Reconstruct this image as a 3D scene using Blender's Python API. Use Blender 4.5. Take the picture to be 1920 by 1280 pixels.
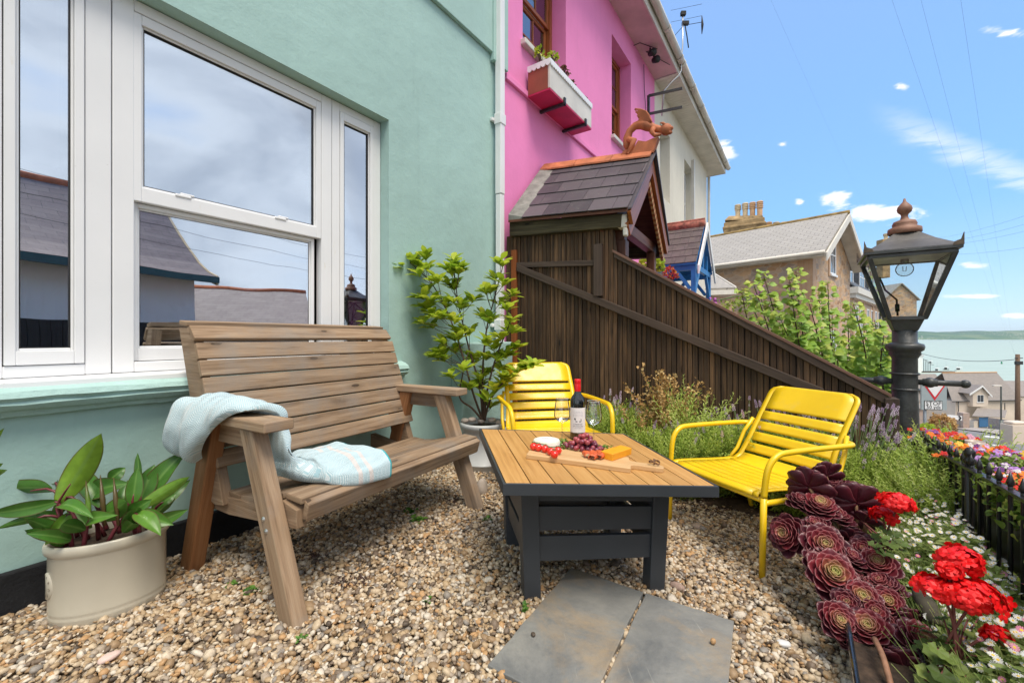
import bpy, math, random
import numpy as np
from mathutils import Vector, Matrix
PI = math.pi
random.seed(7); rng = np.random.default_rng(7)
for o in list(bpy.data.objects): bpy.data.objects.remove(o)
SC = bpy.context.scene; COL = SC.collection
# ---------------------------------------------------------------- camera
H, F, U0, V0 = 1.0, 800.0, 960.0, 633.0
cam = bpy.data.cameras.new("camera"); camo = bpy.data.objects.new("camera", cam); COL.objects.link(camo)
camo.location = (0, 0, H); camo.rotation_euler = (math.radians(90), 0, 0)
cam.sensor_width = 36; cam.lens = F / 1920 * 36; cam.shift_y = -7 / 1920; cam.clip_start = .03; cam.clip_end = 60000
SC.camera = camo
SC.view_settings.view_transform = 'Standard'; SC.view_settings.look = 'None'; SC.view_settings.gamma = 1
SC.view_settings.exposure = .95
# ---------------------------------------------------------------- sky
SUN = Vector((.22, -.42, 1.05)).normalized()
w = bpy.data.worlds.new("World"); SC.world = w; w.use_nodes = True
nt = w.node_tree; nt.nodes.clear()
def wn(t, **k):
    n = nt.nodes.new(t)
    for a, b in k.items(): setattr(n, a, b)
    return n
sky = wn('ShaderNodeTexSky', sky_type='NISHITA', sun_disc=False, sun_elevation=math.asin(SUN.z),
         sun_rotation=math.atan2(SUN.x, SUN.y), air_density=1.0, dust_density=.3, ozone_density=2.5, altitude=30)
bg = wn('ShaderNodeBackground'); bg.inputs[1].default_value = .15
out = wn('ShaderNodeOutputWorld'); tc = wn('ShaderNodeTexCoord')
sep = wn('ShaderNodeSeparateXYZ'); nt.links.new(tc.outputs['Generated'], sep.inputs[0])
def wmath(op, a, b=None, c=None):
    n = wn('ShaderNodeMath', operation=op)
    for i, v in enumerate((a, b, c)):
        if v is None: continue
        if isinstance(v, (int, float)): n.inputs[i].default_value = v
        else: nt.links.new(v, n.inputs[i])
    return n.outputs[0]
def wramp(v, lo, hi):
    n = wn('ShaderNodeMapRange'); n.interpolation_type = 'SMOOTHSTEP'
    nt.links.new(v, n.inputs[0]); n.inputs[1].default_value = lo; n.inputs[2].default_value = hi
    return n.outputs[0]
X_, Y_, Z_ = sep.outputs
def cloudnoise(scale, st, loc, detail=7, rough=.55, dist=.4):
    m = wn('ShaderNodeMapping'); m.inputs['Scale'].default_value = st; m.inputs['Location'].default_value = loc
    nt.links.new(tc.outputs['Generated'], m.inputs[0])
    n = wn('ShaderNodeTexNoise'); n.inputs['Scale'].default_value = scale; n.inputs['Detail'].default_value = detail
    n.inputs['Roughness'].default_value = rough; n.inputs['Distortion'].default_value = dist
    nt.links.new(m.outputs[0], n.inputs['Vector']); return n.outputs[0]
def blob(u, v, ru, rv):
    """soft patch of sky round one direction of the sky, given as tangents of azimuth and height"""
    a = (u - U0) / F; b = (V0 - v) / F
    ys = wmath('MAXIMUM', Y_, .02)
    dx = wmath('MULTIPLY', wmath('SUBTRACT', wmath('DIVIDE', X_, ys), a), F / ru)
    dz = wmath('MULTIPLY', wmath('SUBTRACT', wmath('DIVIDE', Z_, ys), b), F / rv)
    r = wmath('SQRT', wmath('ADD', wmath('MULTIPLY', dx, dx), wmath('MULTIPLY', dz, dz)))
    return r
n1 = cloudnoise(16, (1, 1, 2.6), (3.1, 1.2, .4), 8, .6)
puff = None
for (u, v, ru, rv) in ((1640, 402, 105, 26), (1570, 372, 45, 22), (1350, 290, 42, 30), (1890, 62, 60, 18), (1690, 162, 22, 16),
                       (1468, 270, 18, 10), (1500, 378, 16, 9), (1700, 480, 85, 16), (1830, 500, 60, 12), (1830, 556, 70, 8), (1905, 592, 40, 8), (1590, 560, 60, 12)):
    d = wmath('SUBTRACT', 1.0, blob(u, v, ru, rv))
    puff = d if puff is None else wmath('MAXIMUM', puff, d)
pf = wramp(wmath('ADD', puff, wmath('MULTIPLY', wmath('SUBTRACT', n1, .5), 2.6)), .25, .85)
pf = wmath('MULTIPLY', pf, wramp(puff, -.35, .15))
# one thin streak of cirrus, high over the bay
n2 = cloudnoise(9, (1, 1, 5), (1, 4, 2), 9, .62, .9)
ys = wmath('MAXIMUM', Y_, .02)
tx = wmath('DIVIDE', X_, ys); tz = wmath('DIVIDE', Z_, ys)
line = wmath('SUBTRACT', tz, wmath('ADD', .525, wmath('MULTIPLY', wmath('SUBTRACT', tx, .85), -.42)))
line = wmath('ABSOLUTE', wmath('ADD', line, wmath('MULTIPLY', wmath('SUBTRACT', n2, .5), .10)))
cir = wmath('SUBTRACT', 1.0, wramp(line, .0, .055))
cir = wmath('MULTIPLY', wmath('MULTIPLY', cir, wmath('MULTIPLY', wramp(tx, .82, 1.0), wmath('SUBTRACT', 1.0, wramp(tx, 1.25, 1.5)))), wramp(n2, .25, .6))
cir = wmath('MULTIPLY', cir, .42)
# broken cloud over the half of the sky behind the terrace (it is what the windows mirror)
n3 = cloudnoise(2.3, (1, 1, 2.2), (7, 2, 3), 7, .5, .5)
back = wmath('SUBTRACT', 1.0, wramp(Y_, -.05, .35))
bc = wmath('MULTIPLY', wmath('MULTIPLY', wramp(n3, .12, .46), back), .93)
cl = wmath('MAXIMUM', wmath('MAXIMUM', pf, cir), bc)
mixc = wn('ShaderNodeMixRGB'); nt.links.new(cl, mixc.inputs[0])
gain = wn('ShaderNodeMixRGB', blend_type='MULTIPLY'); gain.inputs[0].default_value = 1
gain.inputs[2].default_value = (1.0, 1.12, 1.28, 1)
nt.links.new(sky.outputs[0], gain.inputs[1])
hor = wn('ShaderNodeMixRGB'); hor.inputs[0].default_value = .8; nt.links.new(gain.outputs[0], hor.inputs[1])
elr = wn('ShaderNodeValToRGB'); el = elr.color_ramp.elements; el[0].position = 0; el[0].color = (.56, .74, .90, 1); el[1].position = .7; el[1].color = (.33, .52, .94, 1)
for ps_, cc_ in ((.10, (.42, .66, .92, 1)), (.22, (.26, .56, .95, 1)), (.42, (.28, .54, .96, 1))): e_ = el.new(ps_); e_.color = cc_
nt.links.new(Z_, elr.inputs[0]); els = wn('ShaderNodeMixRGB', blend_type='MULTIPLY'); els.inputs[0].default_value = 1; els.inputs[2].default_value = (3.5, 3.5, 3.5, 1); nt.links.new(elr.outputs[0], els.inputs[1]); nt.links.new(els.outputs[0], hor.inputs[2])
nt.links.new(hor.outputs[0], mixc.inputs[1])
ccol = wn('ShaderNodeMixRGB'); nt.links.new(back, ccol.inputs[0])
ccol.inputs[1].default_value = (4.6, 4.5, 4.7, 1)
c2 = wn('ShaderNodeMixRGB'); nt.links.new(wramp(n3, .42, .66), c2.inputs[0]); c2.inputs[1].default_value = (3.7, 3.85, 4.05, 1); c2.inputs[2].default_value = (2.2, 2.38, 2.65, 1)
nt.links.new(c2.outputs[0], ccol.inputs[2]); nt.links.new(ccol.outputs[0], mixc.inputs[2])
nt.links.new(mixc.outputs[0], bg.inputs[0]); nt.links.new(bg.outputs[0], out.inputs[0])
# ---------------------------------------------------------------- sun (veiled, so its shadows are soft)
sl = bpy.data.lights.new("sun", 'SUN'); sl.energy = 2.1; sl.angle = math.radians(30); sl.color = (1, .91, .78)
so = bpy.data.objects.new("sun", sl); COL.objects.link(so)
so.rotation_euler = (-SUN).to_track_quat('-Z', 'Y').to_euler(); so.location = (2, -4, 8)

# ================================================================ helpers
def V(*a): return Vector(a)
def G(u, v, z=0.0):                      # point at height z seen at (u,v)
    y = F * (H - z) / (v - V0); return Vector(((u - U0) / F * y, y, z))
def A(u, v, y): return Vector(((u - U0) / F * y, y, H + (V0 - v) / F * y))
WD = Vector((545, 800, 0)).normalized(); WN = Vector((WD.y, -WD.x, 0))      # along the terrace of houses / out of it
WP = Vector((-1.781, 1.627, 0))
def PL(u, v, P, D):                      # point on the upright plane through P along D
    r = (u - U0) / F; t = (r * P.y - P.x) / (D.x - r * D.y); q = P + D * t
    return Vector((q.x, q.y, H + (V0 - v) / F * q.y))
def W(t, n=0, z=0): return WP + WD * t + WN * n + Vector((0, 0, z))
def wt(u, n=0):
    P = WP + WN * n; r = (u - U0) / F; return (r * P.y - P.x) / (WD.x - r * WD.y)
def wz(u, v, n=0): return PL(u, v, WP + WN * n, WD).z
FD = Vector((1360, -800, 0)).normalized(); FP = W(3.04)                     # the side fence
FN = Vector((-FD.y, FD.x, 0))                                              # towards the neighbour
def FR(s, n=0, z=0): return FP + FD * s + FN * n + Vector((0, 0, z))
def frame(o, x, y, z=Vector((0, 0, 1))):
    m = Matrix.Identity(4)
    for i, a in enumerate((x, y, z)):
        for j in range(3): m[j][i] = a[j]
    m.translation = o; return m
WM = frame(WP, WD, WN)                   # wall frame: x along, y out, z up (x cross y points down: mirrored, only for points)

class MB:
    def __init__(s): s.v = []; s.f = []; s.uv = []; s.t = []; s.m = []; s.n = 0; s.sm = []
    def add(s, verts, faces, uv=None, tone=None, mat=0, smooth=False):
        verts = np.asarray(verts, dtype=np.float64).reshape(-1, 3)
        if tone is None: tone = random.random()
        for i, f in enumerate(faces):
            s.f.append(np.asarray(f, dtype=np.int64)[None, :] + s.n)
            s.uv.append(np.asarray(uv[i] if uv is not None else [(verts[j][0], verts[j][2]) for j in f], dtype=np.float64)[None])
            s.t.append(np.array([tone])); s.m.append(np.array([mat])); s.sm.append(np.array([smooth]))
        s.v.append(verts); s.n += len(verts)
    def many(s, tv, tf, mats, tones, mat=0, smooth=True, uvt=None):
        """tv (k,3) template, tf list of faces, mats (N,4,4), tones (N,)"""
        N = len(mats)
        if N == 0: return
        tv = np.asarray(tv, float); k = len(tv)
        P = np.einsum('nij,kj->nki', mats[:, :3, :3], tv) + mats[:, None, :3, 3]
        base = s.n + np.arange(N) * k
        for f in tf:
            f = np.asarray(f); s.f.append(base[:, None] + f[None, :])
            q = (tv[f][:, :2] if uvt is None else np.asarray(uvt)[f])
            s.uv.append(np.repeat(q[None], N, 0)); s.t.append(np.asarray(tones, float)); s.m.append(np.full(N, mat)); s.sm.append(np.full(N, smooth))
        s.v.append(P.reshape(-1, 3)); s.n += N * k
    def box(s, c, size, R=None, tone=None, mat=0, grain=None, taper=None):
        hx, hy, hz = [a / 2 for a in size]
        p = [Vector((x * hx, y * hy, z * hz)) for z in (-1, 1) for y in (-1, 1) for x in (-1, 1)]
        if taper: p = [Vector((q.x * (taper[0] if q.z > 0 else 1), q.y * (taper[1] if q.z > 0 else 1), q.z)) for q in p]
        s.hexa(p, Matrix.Translation(c) @ (R.to_4x4() if R is not None else Matrix()), tone, mat, grain)
    def hexa(s, p, M=None, tone=None, mat=0, grain=None):
        """8 corners ordered x fastest, then y, then z"""
        p = [Vector(a) for a in p]
        L = [(p[1] - p[0]).length, (p[2] - p[0]).length, (p[4] - p[0]).length]
        g = grain if grain is not None else L.index(max(L)); o1, o2 = random.random() * 20, random.random() * 20
        idx = [(0, 2, 3, 1), (4, 5, 7, 6), (0, 1, 5, 4), (2, 6, 7, 3), (0, 4, 6, 2), (1, 3, 7, 5)]
        loc = [(L[0] * (i & 1), L[1] * (i >> 1 & 1), L[2] * (i >> 2)) for i in range(8)]
        oth = [i for i in range(3) if i != g]
        uv = []
        for f in idx:
            cs = [loc[i] for i in f]; var = [max(c[a] for c in cs) - min(c[a] for c in cs) for a in range(3)]
            b = oth[0] if var[oth[0]] > 1e-9 else oth[1]
            if var[g] < 1e-9: uv.append([(c[oth[0]] * .3 + o1, c[oth[1]] + o2) for c in cs])
            else: uv.append([(c[g] + o1, c[b] + o2 + (0.5 if b == oth[1] else 0)) for c in cs])
        P = [(M @ a if M is not None else a) for a in p]
        s.add([tuple(a) for a in P], idx, uv, tone, mat)
    def beam(s, a, b, wd, ht, up=Vector((0, 0, 1)), **k):
        a = Vector(a); b = Vector(b); x = (b - a).normalized(); y = up.cross(x).normalized(); z = x.cross(y)
        R = frame(Vector((0, 0, 0)), x, y, z).to_3x3()
        s.box((a + b) / 2, ((b - a).length, wd, ht), R, **k)
    def tube(s, pts, r, n=8, mat=0, tone=None, cap=True, smooth=True):
        pts = [Vector(p) for p in pts]; k = len(pts)
        rs = [r] * k if isinstance(r, (int, float)) else list(r)
        T = []
        for i in range(k):
            t = pts[min(i + 1, k - 1)] - pts[max(i - 1, 0)]; T.append(t.normalized() if t.length > 1e-9 else Vector((0, 0, 1)))
        ref = Vector((0, 0, 1)) if abs(T[0].z) < .9 else Vector((1, 0, 0))
        u = T[0].cross(ref).normalized(); vs = []; L = 0; Ls = []
        for i in range(k):
            u = (u - T[i] * u.dot(T[i])); u = u.normalized() if u.length > 1e-6 else T[i].orthogonal().normalized()
            w_ = T[i].cross(u)
            if i: L += (pts[i] - pts[i - 1]).length
            Ls.append(L)
            for j in range(n):
                a = 2 * PI * j / n; vs.append(tuple(pts[i] + (u * math.cos(a) + w_ * math.sin(a)) * rs[i]))
        fs = []; uv = []; o = random.random() * 9
        for i in range(k - 1):
            for j in range(n):
                j2 = (j + 1) % n; fs.append((i * n + j, i * n + j2, (i + 1) * n + j2, (i + 1) * n + j))
                c = [j * rs[i] * 6.28 / n, (j + 1) * rs[i] * 6.28 / n]
                uv.append([(Ls[i] + o, c[0]), (Ls[i] + o, c[1]), (Ls[i + 1] + o, c[1]), (Ls[i + 1] + o, c[0])])
        if cap:
            fs.append(tuple(range(n))[::-1]); uv.append([(0, 0)] * n); fs.append(tuple((k - 1) * n + j for j in range(n))); uv.append([(0, 0)] * n)
        s.add(vs, fs, uv, tone, mat, smooth)
    def lathe(s, prof, n=32, M=None, mat=0, tone=.5, sx=1, sy=1, smooth=True):
        vs = []; fs = []; uv = []; k = len(prof)
        for (r, z) in prof:
            for j in range(n):
                a = 2 * PI * j / n; p = Vector((r * math.cos(a) * sx, r * math.sin(a) * sy, z)); vs.append(tuple(M @ p if M is not None else p))
        for i in range(k - 1):
            for j in range(n):
                j2 = (j + 1) % n; fs.append((i * n + j, i * n + j2, (i + 1) * n + j2, (i + 1) * n + j))
                uv.append([(j / n, prof[i][1]), ((j + 1) / n, prof[i][1]), ((j + 1) / n, prof[i + 1][1]), (j / n, prof[i + 1][1])])
        s.add(vs, fs, uv, tone, mat, smooth)
    def ball(s, c, r, n=12, M=None, **k):
        r = (r, r, r) if isinstance(r, (int, float)) else r; m = max(4, n // 2)
        pr = [(max(1e-4, math.sin(PI * i / m)), -math.cos(PI * i / m)) for i in range(m + 1)]
        MM = Matrix.Translation(c) @ (M.to_4x4() if M is not None else Matrix()) @ Matrix.Diagonal((r[0], r[1], r[2], 1))
        s.lathe(pr, n, MM, **k)
    def prism(s, poly, P0, ex, ey, th, mat=0, tone=None, smooth=False):
        """poly 2D; extrude by vector th"""
        P0 = Vector(P0); n = len(poly); th = Vector(th)
        a = [P0 + ex * p[0] + ey * p[1] for p in poly]; b = [q + th for q in a]
        fs = [tuple(range(n)), tuple(range(2 * n - 1, n - 1, -1))]; o = random.random() * 9
        uv = [[(p[0] + o, p[1]) for p in poly], [(poly[i][0] + o, poly[i][1]) for i in range(n - 1, -1, -1)]]
        for i in range(n):
            j = (i + 1) % n; fs.append((i, n + i, n + j, j)); L = (a[j] - a[i]).length
            uv.append([(0, 0), (0, th.length), (L, th.length), (L, 0)])
        s.add([tuple(q) for q in a + b], fs, uv, tone, mat, smooth)
    def sheet(s, fn, nu, nv, mat=0, tone=.5, uvs=(1, 1), smooth=True):
        vs = [tuple(fn(i / nu, j / nv)) for j in range(nv + 1) for i in range(nu + 1)]; fs = []; uv = []
        for j in range(nv):
            for i in range(nu):
                a = j * (nu + 1) + i; fs.append((a, a + 1, a + nu + 2, a + nu + 1))
                uv.append([(x / nu * uvs[0], y / nv * uvs[1]) for x, y in ((i, j), (i + 1, j), (i + 1, j + 1), (i, j + 1))])
        s.add(vs, fs, uv, tone, mat, smooth)
    def build(s, name, mats, parent=None, bevel=0, solid=0, subsurf=0, local=None, fix=True):
        me = bpy.data.meshes.new(name); vv = np.concatenate(s.v)
        root = parent
        while root is not None and root.parent: root = root.parent
        M = None
        if local is not None: M = local
        elif root is not None: M = root.matrix_basis
        if M is not None and local is None:
            inv = np.array(M.inverted()); vv = vv @ inv[:3, :3].T + inv[:3, 3]
        me.vertices.add(len(vv)); me.vertices.foreach_set('co', vv.ravel())
        tot = [a.size for a in s.f]; sizes = np.concatenate([np.full(len(a), a.shape[1]) for a in s.f])
        loops = np.concatenate([a.ravel() for a in s.f])
        me.loops.add(len(loops)); me.loops.foreach_set('vertex_index', loops.astype(np.int32))
        me.polygons.add(len(sizes)); st = np.concatenate([[0], np.cumsum(sizes)[:-1]])
        me.polygons.foreach_set('loop_start', st.astype(np.int32)); me.polygons.foreach_set('loop_total', sizes.astype(np.int32))
        me.polygons.foreach_set('material_index', np.concatenate(s.m).astype(np.int32))
        me.update(calc_edges=True)
        me.polygons.foreach_set('use_smooth', np.concatenate(s.sm))
        ul = me.uv_layers.new(name='UVMap'); ul.data.foreach_set('uv', np.concatenate([a.reshape(-1, 2) for a in s.uv]).ravel())
        tn = np.concatenate(s.t); at = me.attributes.new('tone', 'FLOAT', 'FACE'); at.data.foreach_set('value', tn.astype(np.float32))
        me.validate()
        if fix:
            import bmesh
            bm = bmesh.new(); bm.from_mesh(me); bmesh.ops.recalc_face_normals(bm, faces=bm.faces); bm.to_mesh(me); bm.free()
        for m in (mats if isinstance(mats, (list, tuple)) else [mats]): me.materials.append(m)
        o = bpy.data.objects.new(name, me); COL.objects.link(o)
        if parent is not None: o.parent = parent
        if solid: md = o.modifiers.new('solid', 'SOLIDIFY'); md.thickness = solid; md.offset = 0
        if bevel:
            md = o.modifiers.new('bevel', 'BEVEL'); md.width = bevel; md.segments = 2; md.limit_method = 'ANGLE'; md.angle_limit = math.radians(40); md.harden_normals = False
        if subsurf: md = o.modifiers.new('sub', 'SUBSURF'); md.levels = subsurf; md.render_levels = subsurf
        return o
def tag(o, label=None, cat=None, group=None, kind=None):
    if label: o['label'] = label
    if cat: o['category'] = cat
    if group: o['group'] = group
    if kind: o['kind'] = kind
    return o
def thing(name, loc, label, cat, group=None, rz=0):
    o = bpy.data.objects.new(name, None); COL.objects.link(o); o.empty_display_size = .1
    o.matrix_basis = Matrix.Translation(Vector(loc)) @ Matrix.Rotation(rz, 4, 'Z')
    return tag(o, label, cat, group)
def copy_tree(o, parent=None):
    c = o.copy(); COL.objects.link(c); c.parent = parent
    for ch in list(o.children): copy_tree(ch, c)
    return c

# ---------------------------------------------------------------- materials
class N:
    def __init__(s, name):
        s.m = bpy.data.materials.new(name); s.m.use_nodes = True; s.t = s.m.node_tree; s.t.nodes.clear()
        s.out = s.n('ShaderNodeOutputMaterial'); s.b = s.n('ShaderNodeBsdfPrincipled'); s.l(s.b.outputs[0], s.out.inputs[0])
        s.tc = s.n('ShaderNodeTexCoord')
    def n(s, t, **k):
        a = s.t.nodes.new(t)
        for x, y in k.items(): setattr(a, x, y)
        return a
    def l(s, a, b): s.t.links.new(a, b)
    def set(s, **k):
        for x, y in k.items():
            s.b.inputs[x.replace('_', ' ')].default_value = y
    def map(s, coord='Object', scale=(1, 1, 1), loc=(0, 0, 0), rot=(0, 0, 0)):
        m = s.n('ShaderNodeMapping'); m.inputs['Scale'].default_value = scale; m.inputs['Location'].default_value = loc; m.inputs['Rotation'].default_value = rot
        s.l(s.tc.outputs[coord], m.inputs[0]); return m.outputs[0]
    def noise(s, vec, scale=5, detail=5, rough=.55, dist=0):
        a = s.n('ShaderNodeTexNoise'); a.inputs['Scale'].default_value = scale; a.inputs['Detail'].default_value = detail
        a.inputs['Roughness'].default_value = rough; a.inputs['Distortion'].default_value = dist; s.l(vec, a.inputs['Vector']); return a.outputs[0]
    def ramp(s, v, stops, interp='LINEAR'):
        a = s.n('ShaderNodeValToRGB'); a.color_ramp.interpolation = interp; e = a.color_ramp.elements
        while len(e) > 1: e.remove(e[-1])
        e[0].position = stops[0][0]; e[0].color = (*stops[0][1], 1)
        for p, c in stops[1:]: x = e.new(p); x.color = (*c, 1)
        s.l(v, a.inputs[0]); return a.outputs[0]
    def rng(s, v, lo, hi, a=0, b=1):
        m = s.n('ShaderNodeMapRange'); s.l(v, m.inputs[0])
        for i, x in enumerate((lo, hi, a, b)): m.inputs[i + 1].default_value = x
        return m.outputs[0]
    def mix(s, f, a, b, mode='MIX'):
        m = s.n('ShaderNodeMixRGB', blend_type=mode)
        for i, x in enumerate((f, a, b)):
            if isinstance(x, (int, float)): m.inputs[i].default_value = x
            elif isinstance(x, tuple): m.inputs[i].default_value = (*x, 1)
            else: s.l(x, m.inputs[i])
        return m.outputs[0]
    def math(s, op, a, b=0):
        m = s.n('ShaderNodeMath', operation=op)
        for i, x in enumerate((a, b)):
            if isinstance(x, (int, float)): m.inputs[i].default_value = x
            else: s.l(x, m.inputs[i])
        return m.outputs[0]
    def attr(s, name='tone'): a = s.n('ShaderNodeAttribute'); a.attribute_name = name; return a.outputs['Fac']
    def bump(s, h, st=.3, dist=.01, prev=None):
        b = s.n('ShaderNodeBump'); b.inputs['Strength'].default_value = st; b.inputs['Distance'].default_value = dist; s.l(h, b.inputs['Height'])
        if prev is not None: s.l(prev, b.inputs['Normal'])
        s.l(b.outputs[0], s.b.inputs['Normal']); return b.outputs[0]
    def col(s, c): s.l(c, s.b.inputs['Base Color'])
def flat(name, c, rough=.5, metal=0, var=.12, vs=6, bump=.08, bs=60, coat=0, **k):
    m = N(name); v = m.map(); n = m.noise(v, vs, 5)
    lo = tuple(x * (1 - var) for x in c); hi = tuple(min(1, x * (1 + var)) for x in c)
    m.col(m.ramp(n, [(.3, lo), (.7, hi)])); m.set(Roughness=rough, Metallic=metal)
    if coat: m.set(Coat_Weight=coat)
    if bump: m.bump(m.noise(v, bs, 4), bump, .004)
    for a, b in k.items(): m.set(**{a: b})
    return m.m
def wood(name, dark, mid, light, rough=.65, knots=True, gscale=1, contrast=1, toneamt=.35, bump=.25, weather=None):
    m = N(name); uvm = m.map('UV', (2.2 * gscale, 42 * gscale, 1))
    w1 = m.noise(m.map('UV', (1.3, 5, 1)), 2.2, 3); 
    g = m.noise(uvm, 1.0, 6, .62, .5)
    fine = m.noise(m.map('UV', (8 * gscale, 260 * gscale, 1)), 1, 3, .5)
    c = m.ramp(g, [(.22, dark), (.48, mid), (.75, light)])
    c = m.mix(m.rng(fine, .35, .75, .0, .35), c, dark)
    c = m.mix(m.rng(w1, .35, .7, 0, .35), c, tuple((a + b) / 2 for a, b in zip(light, mid)))
    if knots:
        vo = m.n('ShaderNodeTexVoronoi'); vo.inputs['Scale'].default_value = 1; m.l(m.map('UV', (3.1, 9.5, 1)), vo.inputs['Vector'])
        rings = m.noise(m.map('UV', (20, 60, 1)), 1, 2)
        k = m.math('LESS_THAN', m.math('ADD', vo.outputs['Distance'], m.math('MULTIPLY', rings, .06)), .11)
        k2 = m.rng(vo.outputs['Distance'], .05, .26, .55, 0)
        rim = tuple(x * .45 for x in dark)
        c = m.mix(k2, c, dark); c = m.mix(m.math('MULTIPLY', k, .8), c, rim)
    if weather:
        wv = m.noise(m.map('Object', (1, 1, 1)), 5, 6, .65); c = m.mix(m.rng(wv, .45, .68, 0, .65), c, weather); c = m.mix(m.rng(m.noise(m.map('UV', (1.2, 14, 1)), 3, 5, .6), .6, .72, 0, .55), c, dark)
    t = m.attr(); c = m.mix(1.0, c, m.ramp(t, [(0, (1 - toneamt,) * 3), (1, (1 + toneamt * .4,) * 3)]), 'MULTIPLY')
    m.col(c); m.set(Roughness=rough); m.set(Specular_IOR_Level=.3); m.bump(m.math('ADD', g, fine), bump, .0025)
    return m.m
def leafm(name, a, b, c=None, edge=None, rough=.45, trans=.25, vein=None, spec=.4):
    m = N(name); t = m.attr(); st = [(0, a), (.55 if c else 1, b)] + ([(1, c)] if c else [])
    col = m.ramp(t, st); n = m.noise(m.map('Object'), 30, 3); col = m.mix(m.rng(n, .3, .7, 0, .35), col, tuple(x * .55 for x in a))
    if vein:
        s = m.n('ShaderNodeSeparateXYZ'); m.l(m.tc.outputs['UV'], s.inputs[0])
        ax = m.math('ABSOLUTE', s.outputs[0]); col = m.mix(m.rng(ax, 0, .10, .55, 0), col, vein)
        wv = m.math('SINE', m.math('MULTIPLY', m.math('ADD', s.outputs[1], m.math('MULTIPLY', ax, -1.2)), 75)); col = m.mix(m.rng(wv, .3, 1, 0, .18), col, vein)
    if edge:
        s = m.n('ShaderNodeSeparateXYZ'); m.l(m.tc.outputs['UV'], s.inputs[0]); ax = m.math('ABSOLUTE', s.outputs[0])
        col = m.mix(m.rng(ax, .42, .5, 0, .8), col, edge)
    m.col(col); m.set(Roughness=rough, Specular_IOR_Level=spec)
    if trans:
        tr = m.n('ShaderNodeBsdfTranslucent'); m.l(col, tr.inputs[0]); mx = m.n('ShaderNodeMixShader'); mx.inputs[0].default_value = trans
        m.l(m.b.outputs[0], mx.inputs[1]); m.l(tr.outputs[0], mx.inputs[2]); m.l(mx.outputs[0], m.out.inputs[0])
    return m.m
def stucco(name, c, scale=1, bump=.35, stain=.15, dirt=None):
    m = N(name); v = m.map(); n = m.noise(v, 1.1 * scale, 6, .6); n2 = m.noise(v, 9 * scale, 5, .6)
    col = m.ramp(n, [(.3, tuple(x * (1 - stain) for x in c)), (.7, tuple(min(1, x * (1 + stain * .5)) for x in c))])
    col = m.mix(m.rng(n2, .55, .8, 0, .18), col, tuple(min(1, x * 1.25) for x in c))
    if dirt:
        st = m.noise(m.map('Object', (3, 3, .5)), 2.5 * scale, 6, .65); col = m.mix(m.rng(st, .58, .8, 0, .55), col, dirt)
    sk = m.noise(m.map('Object', (6, 6, .35)), 1.6, 6, .7); col = m.mix(m.rng(sk, .55, .78, 0, .22), col, tuple(x * .62 for x in c)); sp = m.noise(m.map(), 34, 3, .7); col = m.mix(m.rng(sp, .70, .76, 0, .35), col, tuple(x * .6 for x in c))
    m.col(col); m.set(Roughness=.75, Specular_IOR_Level=.3)
    b = m.bump(m.noise(v, 7 * scale, 4, .55), bump, .03); m.bump(m.noise(v, 70 * scale, 6, .7), bump * 1.2, .006, b)
    return m.m
def slate(name, c1, c2, c3, bw=.28, bh=.16, mortar=(.03, .03, .03), lichen=None, coord='UV', msize=.004):
    m = N(name); br = m.n('ShaderNodeTexBrick'); m.l(m.map(coord), br.inputs['Vector'])
    br.inputs['Scale'].default_value = 1; br.inputs['Brick Width'].default_value = bw; br.inputs['Row Height'].default_value = bh
    br.inputs['Mortar Size'].default_value = msize; br.inputs['Mortar Smooth'].default_value = .2; br.inputs['Color1'].default_value = (*c1, 1); br.inputs['Color2'].default_value = (*c2, 1)
    br.inputs['Mortar'].default_value = (*mortar, 1); n = m.noise(m.map(coord), 4, 6, .65)
    c = m.mix(m.rng(n, .4, .75, 0, .6), br.outputs[0], c3)
    if lichen: c = m.mix(m.rng(m.noise(m.map(coord), 9, 6, .7), .6, .72, 0, .8), c, lichen)
    m.col(c); m.set(Roughness=.6); m.bump(br.outputs['Fac'], -.4, .01); return m.m
# ================================================================ materials in use
m_green = stucco('teal_paint', (.37, .55, .515), bump=.20, stain=.10)
m_greend = stucco('teal_moulding', (.38, .56, .525), bump=.5, stain=.14, dirt=(.12, .2, .17))
m_plinth = stucco('black_plinth', (.016, .017, .02), bump=.5, stain=.5); 
m_pink = stucco('pink_paint', (.88, .27, .56), bump=.12, stain=.09)
m_white = stucco('white_render', (.72, .68, .58), bump=.2, stain=.10, dirt=(.42, .38, .30))
m_upvc = flat('white_plastic', (.80, .81, .82), .28, var=.03, bump=.03, bs=20)
def grime_upvc():
    m = N('white_plastic_grimy'); v = m.map(); c = m.ramp(m.noise(v, 2.5, 5), [(.3, (.76, .77, .78)), (.7, (.82, .83, .84))]); c = m.mix(m.rng(m.noise(m.map('Object', (9, 9, 2)), 1.5, 6, .7), .66, .76, 0, .45), c, (.60, .50, .30)); c = m.mix(m.rng(m.noise(v, 60, 3, .7), .70, .75, 0, .4), c, (.4, .38, .34))
    m.col(c); m.set(Roughness=.32); m.bump(m.noise(v, 20, 3), .03, .003); return m.m
m_upvc = grime_upvc()
m_upvcw = flat('weathered_plastic', (.62, .59, .53), .45, var=.14, vs=3, bump=.1)
m_pinkboard = flat('soffit_board', (.62, .42, .45), .6, var=.15, vs=3)
m_stain = wood('orange_stained_wood', (.16, .045, .014), (.33, .10, .03), (.48, .17, .06), .35, gscale=1)
m_rubber = flat('black_rubber', (.012, .012, .013), .6)
m_iron = flat('black_iron', (.028, .030, .033), .45, var=.4, vs=20, bump=.5, bs=90, metallic=0) if False else flat('black_iron', (.028, .030, .033), .42, var=.45, vs=14, bump=.5, bs=120)
m_dark = flat('dark_inside', (.02, .02, .022), .8)
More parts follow.
